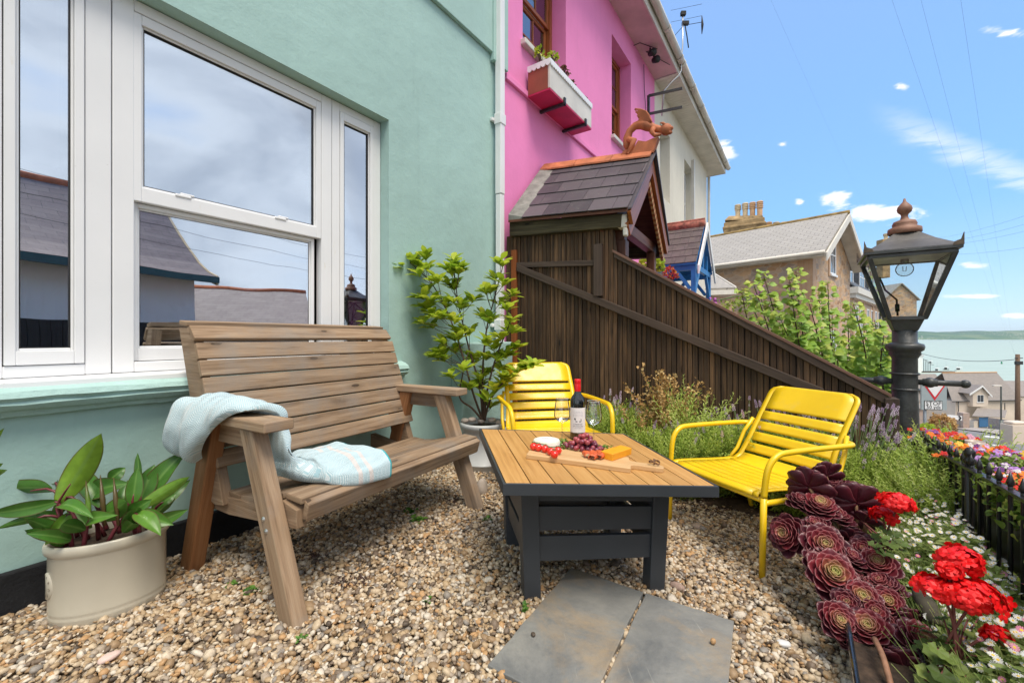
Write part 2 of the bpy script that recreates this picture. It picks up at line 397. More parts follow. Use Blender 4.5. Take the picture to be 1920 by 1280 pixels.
m_bench = wood('weathered_pine', (.10, .062, .036), (.31, .205, .125), (.50, .37, .25), .78, toneamt=.38, bump=.5, weather=(.27, .235, .20))
m_benchr = wood('orange_lit_pine', (.13, .05, .018), (.28, .125, .05), (.38, .2, .1), .6, toneamt=.2)  # orange light on the bench's rear legs, put into the wood colour
m_fence = wood('dark_stained_boards', (.018, .013, .010), (.070, .043, .026), (.30, .165, .08), .75, toneamt=.6, gscale=.7, knots=True, bump=.5)
m_rail = wood('dark_stained_rail', (.03, .022, .018), (.075, .052, .040), (.13, .09, .068), .7, toneamt=.2)
m_caprail = wood('reddish_cap', (.10, .05, .035), (.20, .105, .078), (.28, .16, .12), .7, toneamt=.2)
m_brown = wood('brown_porch_wood', (.05, .018, .010), (.12, .045, .025), (.20, .08, .045), .5, toneamt=.3)
m_beam = wood('mossy_beam', (.022, .018, .010), (.07, .056, .03), (.17, .14, .075), .8, toneamt=.2)
m_terra = flat('terracotta', (.44, .135, .055), .7, var=.3, vs=9, bump=.5, bs=60)
m_lead = flat('lead_flashing', (.20, .20, .18), .65, var=.35, vs=12, bump=.5, bs=30)
m_gold = flat('gilt_carving', (.5, .30, .13), .5, var=.2)

def tile_mat():
    m = N('grey_slate'); t = m.attr(); v = m.map(); n = m.noise(v, 6, 6, .65)
    c = m.ramp(t, [(0, (.050, .044, .052)), (.5, (.078, .066, .078)), (1, (.115, .098, .108))])
    c = m.mix(m.rng(n, .45, .75, 0, .4), c, (.14, .125, .125)); c = m.mix(m.rng(m.noise(v, 40, 3), .66, .72, 0, .5), c, (.24, .23, .2))
    m.col(c); m.set(Roughness=.5); m.bump(n, .25, .01); return m.m
m_tile = tile_mat()
def glass_mat(name='window_glass', refl=.5, tint=(.75, .8, .82), ior=1.6):
    m = N(name); t = m.t; m.t.nodes.remove(m.b)
    gl = m.n('ShaderNodeBsdfGlossy'); gl.inputs[0].default_value = (.86, .92, 1, 1); gl.inputs['Roughness'].default_value = .0
    tr = m.n('ShaderNodeBsdfTransparent'); tr.inputs[0].default_value = (*tint, 1)
    fr = m.n('ShaderNodeFresnel'); fr.inputs[0].default_value = ior
    b = m.n('ShaderNodeBump'); b.inputs['Strength'].default_value = .06; b.inputs['Distance'].default_value = .02
    m.l(m.noise(m.map(), 1.7, 2), b.inputs['Height']); m.l(b.outputs[0], gl.inputs['Normal'])
    mx = m.n('ShaderNodeMixShader'); m.l(m.math('ADD', m.math('MULTIPLY', fr.outputs[0], 1.0), refl), mx.inputs[0])
    m.l(tr.outputs[0], mx.inputs[1]); m.l(gl.outputs[0], mx.inputs[2]); m.l(mx.outputs[0], m.out.inputs[0]); return m.m
m_glass = glass_mat(refl=.60)
m_glass2 = glass_mat('old_window_glass', refl=.22)
def clear_mat(name, tint=(1, 1, 1), ior=1.45):
    m = N(name); m.set(Base_Color=(*tint, 1), Roughness=0.0, IOR=ior, Transmission_Weight=1.0); return m.m

def wbox(mb, t0, t1, z0, z1, n0, n1, **k):
    p = [W(t, n, z) for z in (z0, z1) for n in (n0, n1) for t in (t0, t1)]; mb.hexa(p, **k)
def fbox(mb, s0, s1, n0, n1, z0, z1, **k):
    p = [FR(s, n, z) for z in (z0, z1) for n in (n0, n1) for s in (s0, s1)]; mb.hexa(p, **k)
def holed(mb, t0, t1, z0, z1, holes, n0, n1, **k):
    """upright slab with rectangular openings (t0,t1,z0,z1 each, in order of t)"""
    cur = t0
    for (a, b, c, d) in holes:
        if a > cur: wbox(mb, cur, a, z0, z1, n0, n1, **k)
        if c > z0: wbox(mb, a, b, z0, c, n0, n1, **k)
        if d < z1: wbox(mb, a, b, d, z1, n0, n1, **k)
        cur = b
    wbox(mb, cur, t1, z0, z1, n0, n1, **k)
def ring(mb, t0, t1, z0, z1, wd, n0, n1, wb=None, wtop=None, **k):
    wb = wb or wd; wtop = wtop or wd
    wbox(mb, t0, t0 + wd, z0, z1, n0, n1, **k); wbox(mb, t1 - wd, t1, z0, z1, n0, n1, **k)
    wbox(mb, t0 + wd, t1 - wd, z0, z0 + wb, n0, n1, **k); wbox(mb, t0 + wd, t1 - wd, z1 - wtop, z1, n0, n1, **k)

# ================================================================ the teal house
RN = -.085
gh = thing('house', W(0, 0, 0), 'teal painted rendered house with the wide white window behind the bench', 'house')
tR = wt(729); tL = wt(-90, RN)
zT = wz(720, 237, RN) + .01; zB = wz(360, 707, RN) + .005
mb = MB(); holed(mb, -3.2, 3.03, -.4, 6.6, [(tL, tR, zB, zT)], -.34, 0, tone=.5); mb.build('wall', m_green, gh)
mb = MB(); wbox(mb, -3.2, 3.0, -.3, .155, .001, .028); mb.build('plinth', m_plinth, gh, bevel=.008)
# moulded sill band
zc0, zc1 = wz(0, 785, .06), wz(0, 737, .06)
mb = MB(); hh = zc1 - zc0
prof = [(0, zc1 + .03), (.045, zc1 + .015), (.075, zc1), (.085, zc1 - hh * .22), (.07, zc1 - hh * .38), (.078, zc1 - hh * .5), (.06, zc1 - hh * .72), (.035, zc1 - hh * .82), (.03, zc1 - hh), (.0, zc0 - .01)]
NS = 60
vs = []; fs = []
for i in range(NS + 1):
    t = -3.2 + (4.95) * i / NS
    for (n, z) in prof: vs.append(tuple(W(t, n + random.uniform(-.002, .002) * (n > 0), z + random.uniform(-.0025, .0025))))
k = len(prof)
for i in range(NS):
    for j in range(k - 1): fs.append((i * k + j, (i + 1) * k + j, (i + 1) * k + j + 1, i * k + j + 1))
fs.append(tuple(NS * k + j for j in range(k))); fs.append(tuple(range(k)))
mb.add(vs, fs, tone=.5, smooth=False); mb.build('sill_moulding', m_greend, gh)
z0s, z1s = wz(928, 103, .03), wz(928, 103, .03) + .5
mb = MB(); wbox(mb, 1.2, 2.80, z0s, z1s, .001, .035); wbox(mb, 2.80, 3.028, wz(945, 128, .05), 6.6, .001, .05); mb.build('string_course', m_green, gh, bevel=.006)
mb = MB(); tb = wt(866, .12); wbox(mb, tb, 2.99, -.2, wz(866, 642, .12), .001, .13); mb.build('buttress', m_greend, gh, bevel=.015)
# downpipe
tp = wt(938, .07)
dp = MB(); wbox(dp, tp - .034, tp + .034, wz(938, 365, .07) + .003, 6.6, .035, .10); wbox(dp, tp - .031, tp + .031, .25, wz(938, 365, .07) - .003, .038, .097)
wbox(dp, tp - .031, tp + .031, .12, .25, .038, .16)
dpo = dp.build('downpipe', m_upvc, gh, bevel=.006)
zz = wz(938, 225, .07)
for z in (zz, zz - 1.9): mb = MB(); wbox(mb, tp - .044, tp + .044, z - .05, z + .05, .030, .106); wbox(mb, tp - .07, tp + .07, z - .02, z + .012, .002, .032); mb.build('bracket', m_upvc, dpo, bevel=.006)
# --- the window
def zat(u, v): return wz(u, v, RN)
win = MB(); n0, n1 = RN - .06, RN
tt = lambda u: wt(u, RN)
a0, a1 = tt(30), tt(136); b0, b1 = tt(268), tt(586); c0, c1 = tt(649), tt(685)
fz0 = zB + .035                                   # frame stands on the sill
mt = zat(586, 217); 
# outer frame and mullions
g = .004
for (x0, x1) in ((tL, tt(4)), (tt(160), tt(209)), (tt(211), tt(252)), (tt(603), tt(622)), (tt(623), tt(637)), (tt(700), tR - .003)):
    wbox(win, x0, x1, fz0, zT - .004, n0, n1, tone=.5)
for (x0, x1) in ((tt(4), tt(160)), (tt(252), tt(603)), (tt(637), tt(700))):
    wbox(win, x0, x1, zT - .055, zT - .004, n0, n1, tone=.5); wbox(win, x0, x1, fz0, fz0 + .045, n0, n1, tone=.5)
wo = win.build('window', m_upvc, gh, bevel=.004)
mb = MB(); wbox(mb, tL, tR - .002, zB, zB + .033, -.2, .045); mb.build('sill', m_upvc, wo, bevel=.008)
def sash(t0, t1, z0, z1, wd, wb, wt_, nn, dp_=.04, bead=True, name='sash'):
    f = MB(); ring(f, t0, t1, z0, z1, wd, nn - dp_, nn, wb, wt_, tone=.5)
    if bead: ring(f, t0 + wd, t1 - wd, z0 + wb, z1 - wt_, .009, nn - dp_ + .006, nn - .012, tone=.5)
    fo = f.build(name, m_upvc, wo, bevel=.003)
    r = MB(); ring(r, t0 + wd + .009, t1 - wd - .009, z0 + wb + .009, z1 - wt_ - .009, .004, nn - dp_ + .008, nn - .016, tone=.5); r.build('seal', m_rubber, fo)
    p = MB(); wbox(p, t0 + wd + .008, t1 - wd - .008, z0 + wb + .008, z1 - wt_ - .008, nn - dp_ + .010, nn - dp_ + .014); p.build('glass_pane', m_glass, fo)
    return fo
sw = .030
sash(tt(4) + .003, tt(160) - .003, fz0 + .048, zT - .058, a0 - tt(4) - .004, .055, .05, n1 + .006)
sash(tt(637) + .002, tt(700) - .002, fz0 + .048, zT - .058, .026, .05, .05, n1 + .006)
zm1 = zat(600, 430) ; zm0 = zat(600, 447)          # meeting rail
zpl = zat(255, 652)
sash(b0 - .035, tt(603) - .002, zm0, zT - .058, .032, zm1 - zm0 + .01, .045, n1 - .001)
lo = sash(tt(252) + .002, tt(603) - .03, fz0 + .048, zm0 - .002, .018, zpl - fz0 - .05, .02, n1 - .030, .03)
for u, v in ((345, 367), (527, 410)):
    lk = MB(); p = PL(u, v, WP + WN * (n1), WD); t = (p - WP).dot(WD)
    wbox(lk, t - .035, t + .03, zm1 + .004, zm1 + .018, n1 - .03, n1 + .004); wbox(lk, t - .012, t + .045, zm1 + .018, zm1 + .028, n1 - .02, n1 - .002); lk.build('sash_lock', m_upvc, lo, bevel=.004)
# --- room behind the glass
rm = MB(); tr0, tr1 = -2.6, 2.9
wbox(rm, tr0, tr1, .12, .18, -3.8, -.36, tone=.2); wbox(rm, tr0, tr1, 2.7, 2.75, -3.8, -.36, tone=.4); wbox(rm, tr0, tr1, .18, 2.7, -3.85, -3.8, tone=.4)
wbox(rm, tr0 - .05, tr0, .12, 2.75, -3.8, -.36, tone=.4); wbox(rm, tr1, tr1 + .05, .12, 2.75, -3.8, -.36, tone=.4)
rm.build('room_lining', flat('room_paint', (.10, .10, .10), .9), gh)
m_grey = flat('charcoal_fabric', (.035, .036, .042), .95, bs=200, bump=.3)
so_ = MB(); t0 = tt(240); t1 = tt(620)
wbox(so_, t0, t1, .3, zpl + .10, -.95, -.55); wbox(so_, t0, t1, .18, .55, -1.6, -.96)
sofa = thing('sofa', W(t0, -.95, .18), 'dark grey sofa seen through the sash window, behind the bench', 'sofa')
so_.build('seat', m_grey, sofa, bevel=.08)
mb = MB(); p = W(tt(330), -.62, zpl + .14); mb.ball(p, (.2, .13, .12), 16, smooth=True); mb.ball(W(tt(420), -.62, zpl + .13), (.18, .12, .1), 16, smooth=True); mb.build('cushion', flat('cushion_cloth', (.05, .05, .055), .95), sofa)
m_curt = flat('curtain_cloth', (.32, .36, .40), .9)
def curtain(t0, t1, z0, z1, n, amp=.03, waves=9):
    mb = MB(); mb.sheet(lambda a, b: W(t0 + (t1 - t0) * a, n + amp * math.sin(a * waves * 2 * PI + b), z0 + (z1 - z0) * b), 90, 6); return mb
c = curtain(tt(-60), tt(150), .5, 1.25, -.33, .02, 7).build('net_curtain', m_curt); tag(c, 'pale net half curtain behind the left window pane', 'curtain')
c = curtain(tt(140), tt(162), .4, 2.55, -.35, .03, 3).build('curtain', flat('blue_curtain', (.05, .13, .24), .9)); tag(c, 'dark blue curtain hanging at the edge of the left window pane', 'curtain')

# ================================================================ the pink house
ph = thing('house', W(3.1, 0, -1), 'bright pink terraced house with brown sash windows next to the teal one', 'house')
tw = 8.1
p1 = (wt(980), wt(1061), 4.06, wz(1147, 63)); p2 = (wt(1147), wt(1183), 4.06, wz(1147, 63))
mb = MB(); holed(mb, 3.032, tw, -1.5, 6.05, [p1, p2], -.34, .0, tone=.5); mb.build('wall', m_pink, ph)
mb = MB(); wbox(mb, 3.034, tw, 3.50, 3.56, .001, .03); mb.build('string_course', m_pink, ph, bevel=.006)
for i, (x0, x1, z0, z1) in enumerate((p1, p2)):
    f = MB(); nn = -.19
    ring(f, x0 + .002, x1 - .002, z0 + .003, z1 - .003, .06, nn - .09, nn, tone=.4)
    zm = z0 + (z1 - z0) * .49
    ring(f, x0 + .062, x1 - .062, zm - .02, z1 - .063, .045, nn - .05, nn - .015, tone=.6); ring(f, x0 + .062, x1 - .062, z0 + .063, zm - .022, .045, nn - .085, nn - .052, .07, tone=.6)
    wd = (x1 - x0 - .214)
    for q in (1 / 3, 2 / 3):
        wbox(f, x0 + .107 + wd * q - .009, x0 + .107 + wd * q + .009, zm + .025, z1 - .11, nn - .046, nn - .02, tone=.5); wbox(f, x0 + .107 + wd * q - .009, x0 + .107 + wd * q + .009, z0 + .135, zm - .07, nn - .08, nn - .056, tone=.5)
    for (zz0, zz1, n_) in ((zm + .025, z1 - .11, nn - .045), (z0 + .135, zm - .07, nn - .079)):
        for q in ((zz0 + zz1) / 2,): wbox(f, x0 + .108, x1 - .108, q - .009, q + .009, n_ + .002, n_ + .022, tone=.5)
    wo2 = f.build('window', m_stain, ph, bevel=.003)
    p = MB(); wbox(p, x0 + .1, x1 - .1, zm, z1 - .1, nn - .036, nn - .033); wbox(p, x0 + .1, x1 - .1, z0 + .12, zm - .05, nn - .070, nn - .067); p.build('glass_pane', m_glass2, wo2)
    s_ = MB(); wbox(s_, x0 - .04, x1 + .04, z0 - .06, z0, -.1, .06); s_.build('sill', m_upvcw, wo2, bevel=.01)
    cu = MB(); a = x0 + (x1 - x0) * (.62 if i == 0 else .75)
    cu.sheet(lambda u_, v_: W(a + (x1 - .08 - a) * u_, nn - .16 + .02 * math.sin(u_ * 28), z0 + .1 + (z1 - z0 - .2) * v_), 40, 2)
    cu.sheet(lambda u_, v_: W(x0 + .08 + .10 * u_, nn - .16 + .02 * math.sin(u_ * 12), z0 + .1 + (z1 - z0 - .2) * v_), 12, 2); cu.build('curtain', flat('white_curtain', (.7, .7, .68), .9), wo2)
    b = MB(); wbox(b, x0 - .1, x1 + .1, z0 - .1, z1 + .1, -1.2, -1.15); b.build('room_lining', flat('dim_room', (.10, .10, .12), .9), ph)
# eaves
EZ = 6.03
mb = MB(); wbox(mb, 1.6, tw, EZ, EZ + .02, -.1, .42); mb.build('soffit', m_pinkboard, ph)
mb = MB(); wbox(mb, 1.6, tw, EZ - .03, EZ + .2, .421, .445); mb.build('fascia', m_upvcw, ph, bevel=.004)
def gutter(t0, t1, par, seg=.9):
    mb = MB(); t = t0
    while t < t1:
        e = min(t + seg, t1); vs = []; fs = []; k = 10
        for x in (t + .004, e - .004):
            for i in range(k + 1):
                a = PI + PI * i / k; vs.append(tuple(W(x, .51 + .062 * math.cos(a), EZ + .155 + .07 * math.sin(a))))
        for i in range(k): fs.append((i, i + 1, k + 2 + i, k + 1 + i))
        mb.add(vs, fs, tone=random.random(), smooth=True)
        vs = [];
        for x in (e - .035, e + .035):
            for i in range(k + 1):
                a = PI + PI * i / k; vs.append(tuple(W(x, .51 + .069 * math.cos(a), EZ + .155 + .078 * math.sin(a))))
        mb.add(vs, fs, tone=.2, smooth=True); t = e
    o = mb.build('gutter', m_upvcw, par, solid=.004, fix=False); return o
gutter(1.6, tw, ph)
def roofslope(t0, t1, par, m, nlo=.46, zlo=EZ + .2, nhi=-3.4, zhi=EZ + 2.6):
    p = [W(t0, nlo, zlo), W(t1, nlo, zlo), W(t1, nhi, zhi), W(t0, nhi, zhi)]
    mb = MB(); th = Vector((0, 0, .05)); L = (p[3] - p[0]).length
    mb.hexa([p[0], p[1], p[3], p[2], p[0] + th, p[1] + th, p[3] + th, p[2] + th]); mb.build('roof', m, par)
m_roofs = slate('terrace_slates', (.09, .085, .095), (.13, .12, .13), (.2, .19, .18))
roofslope(1.6, tw, ph, m_roofs)
# small fittings under the eaves
mb = MB()
pts = [W(wt(1186), .02, 5.95), W(wt(1189), .1, EZ - .02), W(wt(1200), .3, EZ - .02), W(wt(1199), .12, EZ - .02), W(wt(1213), .3, EZ - .02), W(wt(1217), .38, EZ - .04)]
mb.tube(pts, .006, 6); mb.tube([W(wt(1204), .03, 5.9), W(wt(1206), .02, 5.5), W(wt(1210), .02, 5.0)], .006, 6); mb.build('cable', m_rubber, ph)
sl_ = MB(); 
for u in (1219, 1226):
    c = W(wt(u, .2), .2, EZ - .10); sl_.tube([c, c + V(.03, -.10, -.04)], [.05, .06], 12); sl_.tube([c, c + V(0, 0, .09)], .015, 8)
o = sl_.build('security_lamp', m_rubber); tag(o, 'pair of small black security lamps under the pink eaves', 'lamp')
# flower box under the near window
bx0, bx1 = wt(1000, .04), wt(1094, .04); bn = .30
zb0, zb1 = 3.70, 4.05
zb1 = wz(990, 115, .05); 
wbx = thing('window_box', W(bx0, 0, zb0), 'white and brown wooden window box with scalloped edge below the pink house window', 'window box')
bs = wt(990, .03); be = wt(1109, .29); zt = PL(1027, 112, WP + WN * .29, WD).z; zb = PL(1108, 243, WP + WN * .29, WD).z
mb = MB(); wbox(mb, bs, be, zb + .02, zt, .265, .29, tone=.6); mb.build('front_board', m_upvcw, wbx, bevel=.004)
m_red = flat('crimson_paint', (.50, .012, .075), .45, var=.2); m_sidew = flat('brown_paint', (.30, .08, .04), .5, var=.2)
mb = MB(); wbox(mb, bs, bs + .02, zb + .02, zt, .03, .264); mb.build('side_board', m_sidew, wbx); mb = MB(); wbox(mb, be - .02, be, zb + .02, zt, .03, .264); mb.build('side_board', m_sidew, wbx)
mb = MB(); wbox(mb, bs, be, zb, zb + .018, .03, .289); mb.build('bottom_board', m_red, wbx)
mb = MB(); wbox(mb, bs + .02, be - .02, zt - .06, zt - .03, .03, .264); mb.build('soil', flat('dark_soil', (.03, .02, .014), .95, bump=.8), wbx)
sc = MB(); nsc = 26
for i in range(nsc):
    t0 = bs + (be - bs) * i / nsc; w_ = (be - bs) / nsc
    poly = [(0, .035), (0, 0)] + [(w_ / 2 - w_ / 2 * math.cos(PI * q / 6), -.03 * math.sin(PI * q / 6)) for q in range(1, 6)] + [(w_, 0), (w_, .035)]
    sc.prism(poly, W(t0, .291, zt), WD, Vector((0, 0, 1)), WN * .012, tone=.6)
for i in range(5):
    w_ = .27 / 5; poly = [(0, .035), (0, 0)] + [(w_ / 2 - w_ / 2 * math.cos(PI * q / 6), -.03 * math.sin(PI * q / 6)) for q in range(1, 6)] + [(w_, 0), (w_, .035)]
    sc.prism(poly, W(bs - .014, .03 + i * w_, zt), WN, Vector((0, 0, 1)), WD * .012, tone=.6)
sc.build('scalloped_trim', m_upvc, wbx)
for t in (bs + (be - bs) * .28, bs + (be - bs) * .8): mb = MB(); wbox(mb, t, t + .03, zb - .03, zb - .002, .0, .31); wbox(mb, t, t + .03, zb - .03, zb + .05, .292, .31); mb.build('bracket', m_iron, wbx)
# wall bracket and aerial
ar = thing('wall_bracket', W(wt(1215), .0, 5), 'black iron frame bracket on the corner of the pink house', 'bracket')
q = [PL(u, v, WP + WN * .12, WD) for u, v in ((1216, 180), (1250, 175), (1216, 214), (1248, 210))]
mb = MB(); mb.beam(q[0] - V(0, 0, 0), q[2], .04, .05, up=WD); mb.beam(q[0], q[0] + WN * .55 + WD * .1, .03, .04); mb.beam(q[2], q[2] + WN * .55 + WD * .1, .03, .04); mb.build('frame', m_iron, ar)
an = thing('aerial', W(wt(1245), .6, 5), 'television aerial on a thin grey mast above the pink eaves', 'aerial')
m_alu = flat('aluminium', (.5, .5, .5), .4, 1, var=.1)
y0 = q[0].y + .05
PX = lambda u, v, y: A(u, v, y)
mb = MB(); ya = 8.0
mb.tube([PX(1241, 217, 8.05), PX(1245, 170, 8.0), PX(1258, 155, ya), PX(1272, 142, ya), PX(1277, 133, ya), PX(1278, 105, ya), PX(1280, 85, ya), PX(1280, 25, ya)], .014, 8); mb.build('mast', m_alu, an)
mb = MB()
mb.tube([PX(1258, 75, 8.6), PX(1282, 48, ya), PX(1316, 42, 7.4)], .005, 6)
for (u, v0_, v1_, y_) in ((1257.5, 46, 75, 8.6), (1316, 30, 64, 7.4)): mb.tube([PX(u, v0_, y_), PX(u + 1, (v0_ + v1_) / 2, y_), PX(u, v1_, y_)], [.006, .022, .006], 8)
for v in (8, 30): mb.tube([PX(1258, v + 12, 8.6), PX(1316, v, 7.4)], .003, 5)
mb.tube([PX(1283, 40, ya), PX(1288, 68, ya), PX(1291, 90, ya)], .010, 6); mb.build('element', m_dark, an)
mb = MB(); mb.box(PX(1281, 26, ya), (.09, .06, .07)); mb.box(PX(1285, 44, ya), (.12, .06, .06)); mb.build('clamp', m_dark, an)

# ================================================================ the white house
wh = thing('house', W(tw, 0, -2), 'tall cream white rendered house with slatted soffit beyond the pink one', 'house')
te = wt(1325)
h1 = (wt(1237), wt(1256), 3.9, 5.35); h2 = (wt(1283), wt(1301), 3.7, wz(1283, 297))
mb = MB(); holed(mb, tw + .002, te, -4, 6.02, [h1, h2], -.3, 0, tone=.5); wbox(mb, te - .3, te, -4, 6.02, -7, -.301, tone=.5); mb.build('wall', m_white, wh)
for (x0, x1, z0, z1) in (h1, h2):
    f = MB(); ring(f, x0 + .01, x1 - .01, z0, z1 - .01, .07, -.26, -.2); zm = (z0 + z1) / 2; wbox(f, x0 + .08, x1 - .08, zm - .03, zm + .03, -.26, -.2)
    f = f.build('window', m_upvc, wh); p = MB(); wbox(p, x0 + .05, x1 - .05, z0 + .05, z1 - .05, -.24, -.235); p.build('glass_pane', m_glass2, f)
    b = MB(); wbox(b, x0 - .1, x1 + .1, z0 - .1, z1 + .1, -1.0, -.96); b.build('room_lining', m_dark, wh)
sf = MB(); t = tw + .005
while t < te + .5:
    wbox(sf, t, min(t + .093, te + .5), EZ - .02 + .0, EZ + .0, -.1, .42, tone=random.random()); wbox(sf, t + .085, min(t + .1, te + .5), EZ - .014, EZ + .0, -.1, .42, tone=0); t += .1
sf.build('soffit', m_upvcw, wh)
mb = MB(); wbox(mb, tw, te + .5, EZ - .03, EZ + .2, .421, .445); wbox(mb, te + .5, te + .53, EZ - .03, EZ + .2, -7, .445); wbox(mb, te, te + .5, EZ - .02, EZ, -7, -.1); mb.build('fascia', m_upvcw, wh)
gutter(tw, te + .55, wh); roofslope(tw, te + .5, wh, m_roofs)
mb = MB(); mb.tube([W(te + .06, .05, 5.85), W(te + .06, .05, 5.2), W(te + .06, .05, -3)], .04, 10); mb.build('downpipe', m_upvcw, wh)
mb = MB(); q_ = wt(1296, .0); wbox(mb, wt(1296), wt(1298), 3.0, wz(1296, 300), .0, .07); mb.build('pipe', m_upvcw, wh)

# ================================================================ side fence
sc_ = lambda u, n=0: (PL(u, 633, FP + FN * n, FD) - FP).dot(FD)
fz = lambda u, v, n=0: PL(u, v, FP + FN * n, FD).z
fe = thing('fence', FR(1.4, 0, 0), 'dark stained slatted wooden fence sloping down behind the flower bed', 'fence')
s1 = sc_(1150); s2 = sc_(1652); zc1_, zc2_ = fz(1150, 478), fz(1652, 752)
ztall = fz(1050, 436)
def topz(s): return ztall + .03 if s < s1 else zc1_ + (zc2_ - zc1_) * (s - s1) / (s2 - s1)
mb = MB(); s = .02; g_ = random.random(); cnt = 0
while s < s2:
    if cnt % 4 == 0: g_ = random.random()
    wd = .034; a = s; b = min(s + wd, s2); za = topz(a + .001); zb_ = topz(b - .001)
    zb_ = zb_ if b > s1 + .03 or b < s1 else za
    nn = random.uniform(-.0015, .0015)
    p = [FR(a, nn, -.05), FR(b, nn, -.05), FR(a, .022 + nn, -.05), FR(b, .022 + nn, -.05), FR(a, nn, za), FR(b, nn, zb_), FR(a, .022 + nn, za), FR(b, .022 + nn, zb_)]
    mb.hexa(p, tone=min(1, max(0, g_ * .75 + random.random() * .25)), grain=2); s += wd + (.004 if cnt % 4 < 3 else .008); cnt += 1
wbx_ = mb.build('boards', m_fence, fe, bevel=.002)
mb = MB(); mb.prism([(.02, -.05), (s2, -.05), (s2, zc2_ + .012), (s1, zc1_ + .012), (s1, ztall), (.02, ztall)], FP + FN * .024, FD, Vector((0, 0, 1)), FN * .02); mb.build('backing', m_dark, fe)
# rails
def frail(mb, u0, v0, u1, v1, n0, n1, ht, **k):
    a, b = PL(u0, v0, FP + FN * n0, FD), PL(u1, v1, FP + FN * n0, FD); dn = FN * (n1 - n0); h_ = Vector((0, 0, ht))
    mb.hexa([a, b, a + dn, b + dn, a + h_, b + h_, a + dn + h_, b + dn + h_], **k)
mb = MB(); frail(mb, 1151, 482, 1668, 762, -.028, .05, .058); mb.build('top_rail', m_rail, fe, bevel=.004)
mb = MB(); a, b = PL(1148, 473, FP - FN * .035, FD), PL(1672, 746, FP - FN * .035, FD); dn = FN * .11; h_ = Vector((0, 0, .024))
mb.hexa([a, b, a + dn, b + dn, a + h_, b + h_, a + dn + h_, b + dn + h_]); mb.build('cap_rail', m_caprail, fe, bevel=.003)
mb = MB(); frail(mb, 968, 508, 1545, 748, -.040, -.002, .068); mb.build('brace', m_rail, fe, bevel=.004)
mb = MB(); frail(mb, 966, 502, 1114, 498, -.024, -.001, .05); mb.build('batten', m_rail, fe, bevel=.004)
mb = MB(); sx = sc_(1124); fbox(mb, sx - .037, sx + .037, -.05, -.003, fz(1124, 556), fz(1124, 459)); mb.build('upright', m_rail, fe, bevel=.004)
mb = MB(); sx = sc_(963); fbox(mb, sx - .012, sx + .045, -.03, -.002, -.02, fz(963, 470)); mb.build('post', m_stain, fe, bevel=.003)
mb = MB(); sx = sc_(1660); fbox(mb, sx - .01, sx + .06, -.045, .06, -.05, fz(1660, 745)); mb.build('post', m_rail, fe, bevel=.004)

# ================================================================ the slate porch
RIDGE = .70
po = thing('porch', FR(.6, RIDGE, 0), 'slate roofed brown timber porch with terracotta ridge on the pink house', 'porch')
pl_ = lambda u, v, n: PL(u, v, FP + FN * n, FD)
e0, e1 = pl_(953, 413, -.10), pl_(1177, 392, -.10); r0, r1 = pl_(1020, 316, RIDGE), pl_(1224, 289, RIDGE)
def slates(mb, e0, e1, r0, r1, rows, nper):
    up = ((r0 - e0) + (r1 - e1)) / 2; al = (e1 - e0).normalized(); nrm = al.cross(up).normalized()
    if nrm.z < 0: nrm = -nrm
    for i in range(rows):
        a0, a1 = i / rows, min(1.0, (i + 1.12) / rows)
        off = (i % 2) * .5; j = -off
        while j < nper:
            x0, x1 = max(0, j) / nper, min(nper, j + 1) / nper; j += 1
            if x1 <= x0: continue
            f = lambda x, a, h: (e0 + (e1 - e0) * x) * (1 - a) + (r0 + (r1 - r0) * x) * a + nrm * h
            g2 = .0018 / (e1 - e0).length
            mb.hexa([f(x0 + g2, a0, .013), f(x1 - g2, a0, .013), f(x0 + g2, a1, .003), f(x1 - g2, a1, .003), f(x0 + g2, a0, .021), f(x1 - g2, a0, .021), f(x0 + g2, a1, .011), f(x1 - g2, a1, .011)], tone=random.random())
    return nrm
mb = MB(); al = (e1 - e0).normalized(); o0 = (e1 - e0) * .13
slates(mb, e0 + o0, e1, r0 + (r1 - r0) * .13, r1, 5, 4.6)
e0f = e0 + FN * (2 * (RIDGE + .1)); e1f = e1 + FN * (2 * (RIDGE + .1)); 
slates(mb, e0f, e1f, r0, r1, 5, 5); mb.build('roof', m_tile, po)
mb = MB(); h_ = Vector((0, 0, -.02)); mb.hexa([e0, e1, r0, r1, e0 + h_, e1 + h_, r0 + h_, r1 + h_]); mb.hexa([e0f, e1f, r0, r1, e0f + h_, e1f + h_, r0 + h_, r1 + h_]); mb.build('boarding', m_brown, po)
mb = MB(); nr = V(0, -.3, .02); f = lambda x, a, h: (e0 + (e1 - e0) * x) * (1 - a) + (r0 + (r1 - r0) * x) * a + V(0, 0, h)
for k_ in range(10):
    a0, a1 = k_ / 10, (k_ + 1) / 10; hh = lambda a: .024 + .006 * math.sin(a * 31)
    mb.hexa([f(.0, a0, .0), f(.135, a0, .002), f(.0, a1, .0), f(.135, a1, .002), f(.0, a0, hh(a0) + .03), f(.135, a0, .022), f(.0, a1, hh(a1) + .03), f(.135, a1, .022)], tone=.5)
mb.build('flashing', m_lead, po, bevel=.003)
# ridge tiles
mb = MB(); rd = (r1 - r0); rl = rd.length; rd.normalize()
for i in range(3):
    a = r0 + rd * (rl * i / 3 + .003); b = r0 + rd * (rl * (i + 1) / 3 - .003)
    for sg in (-1, 1):
        o_ = FN * sg; top = Vector((0, 0, .05)); lo_ = o_ * .11 + Vector((0, 0, -.062))
        mb.hexa([a + lo_, b + lo_, a + top * .6, b + top * .6, a + lo_ + V(0, 0, .016), b + lo_ + V(0, 0, .016), a + top, b + top], tone=random.random())
mb.build('ridge_tile', m_terra, po)
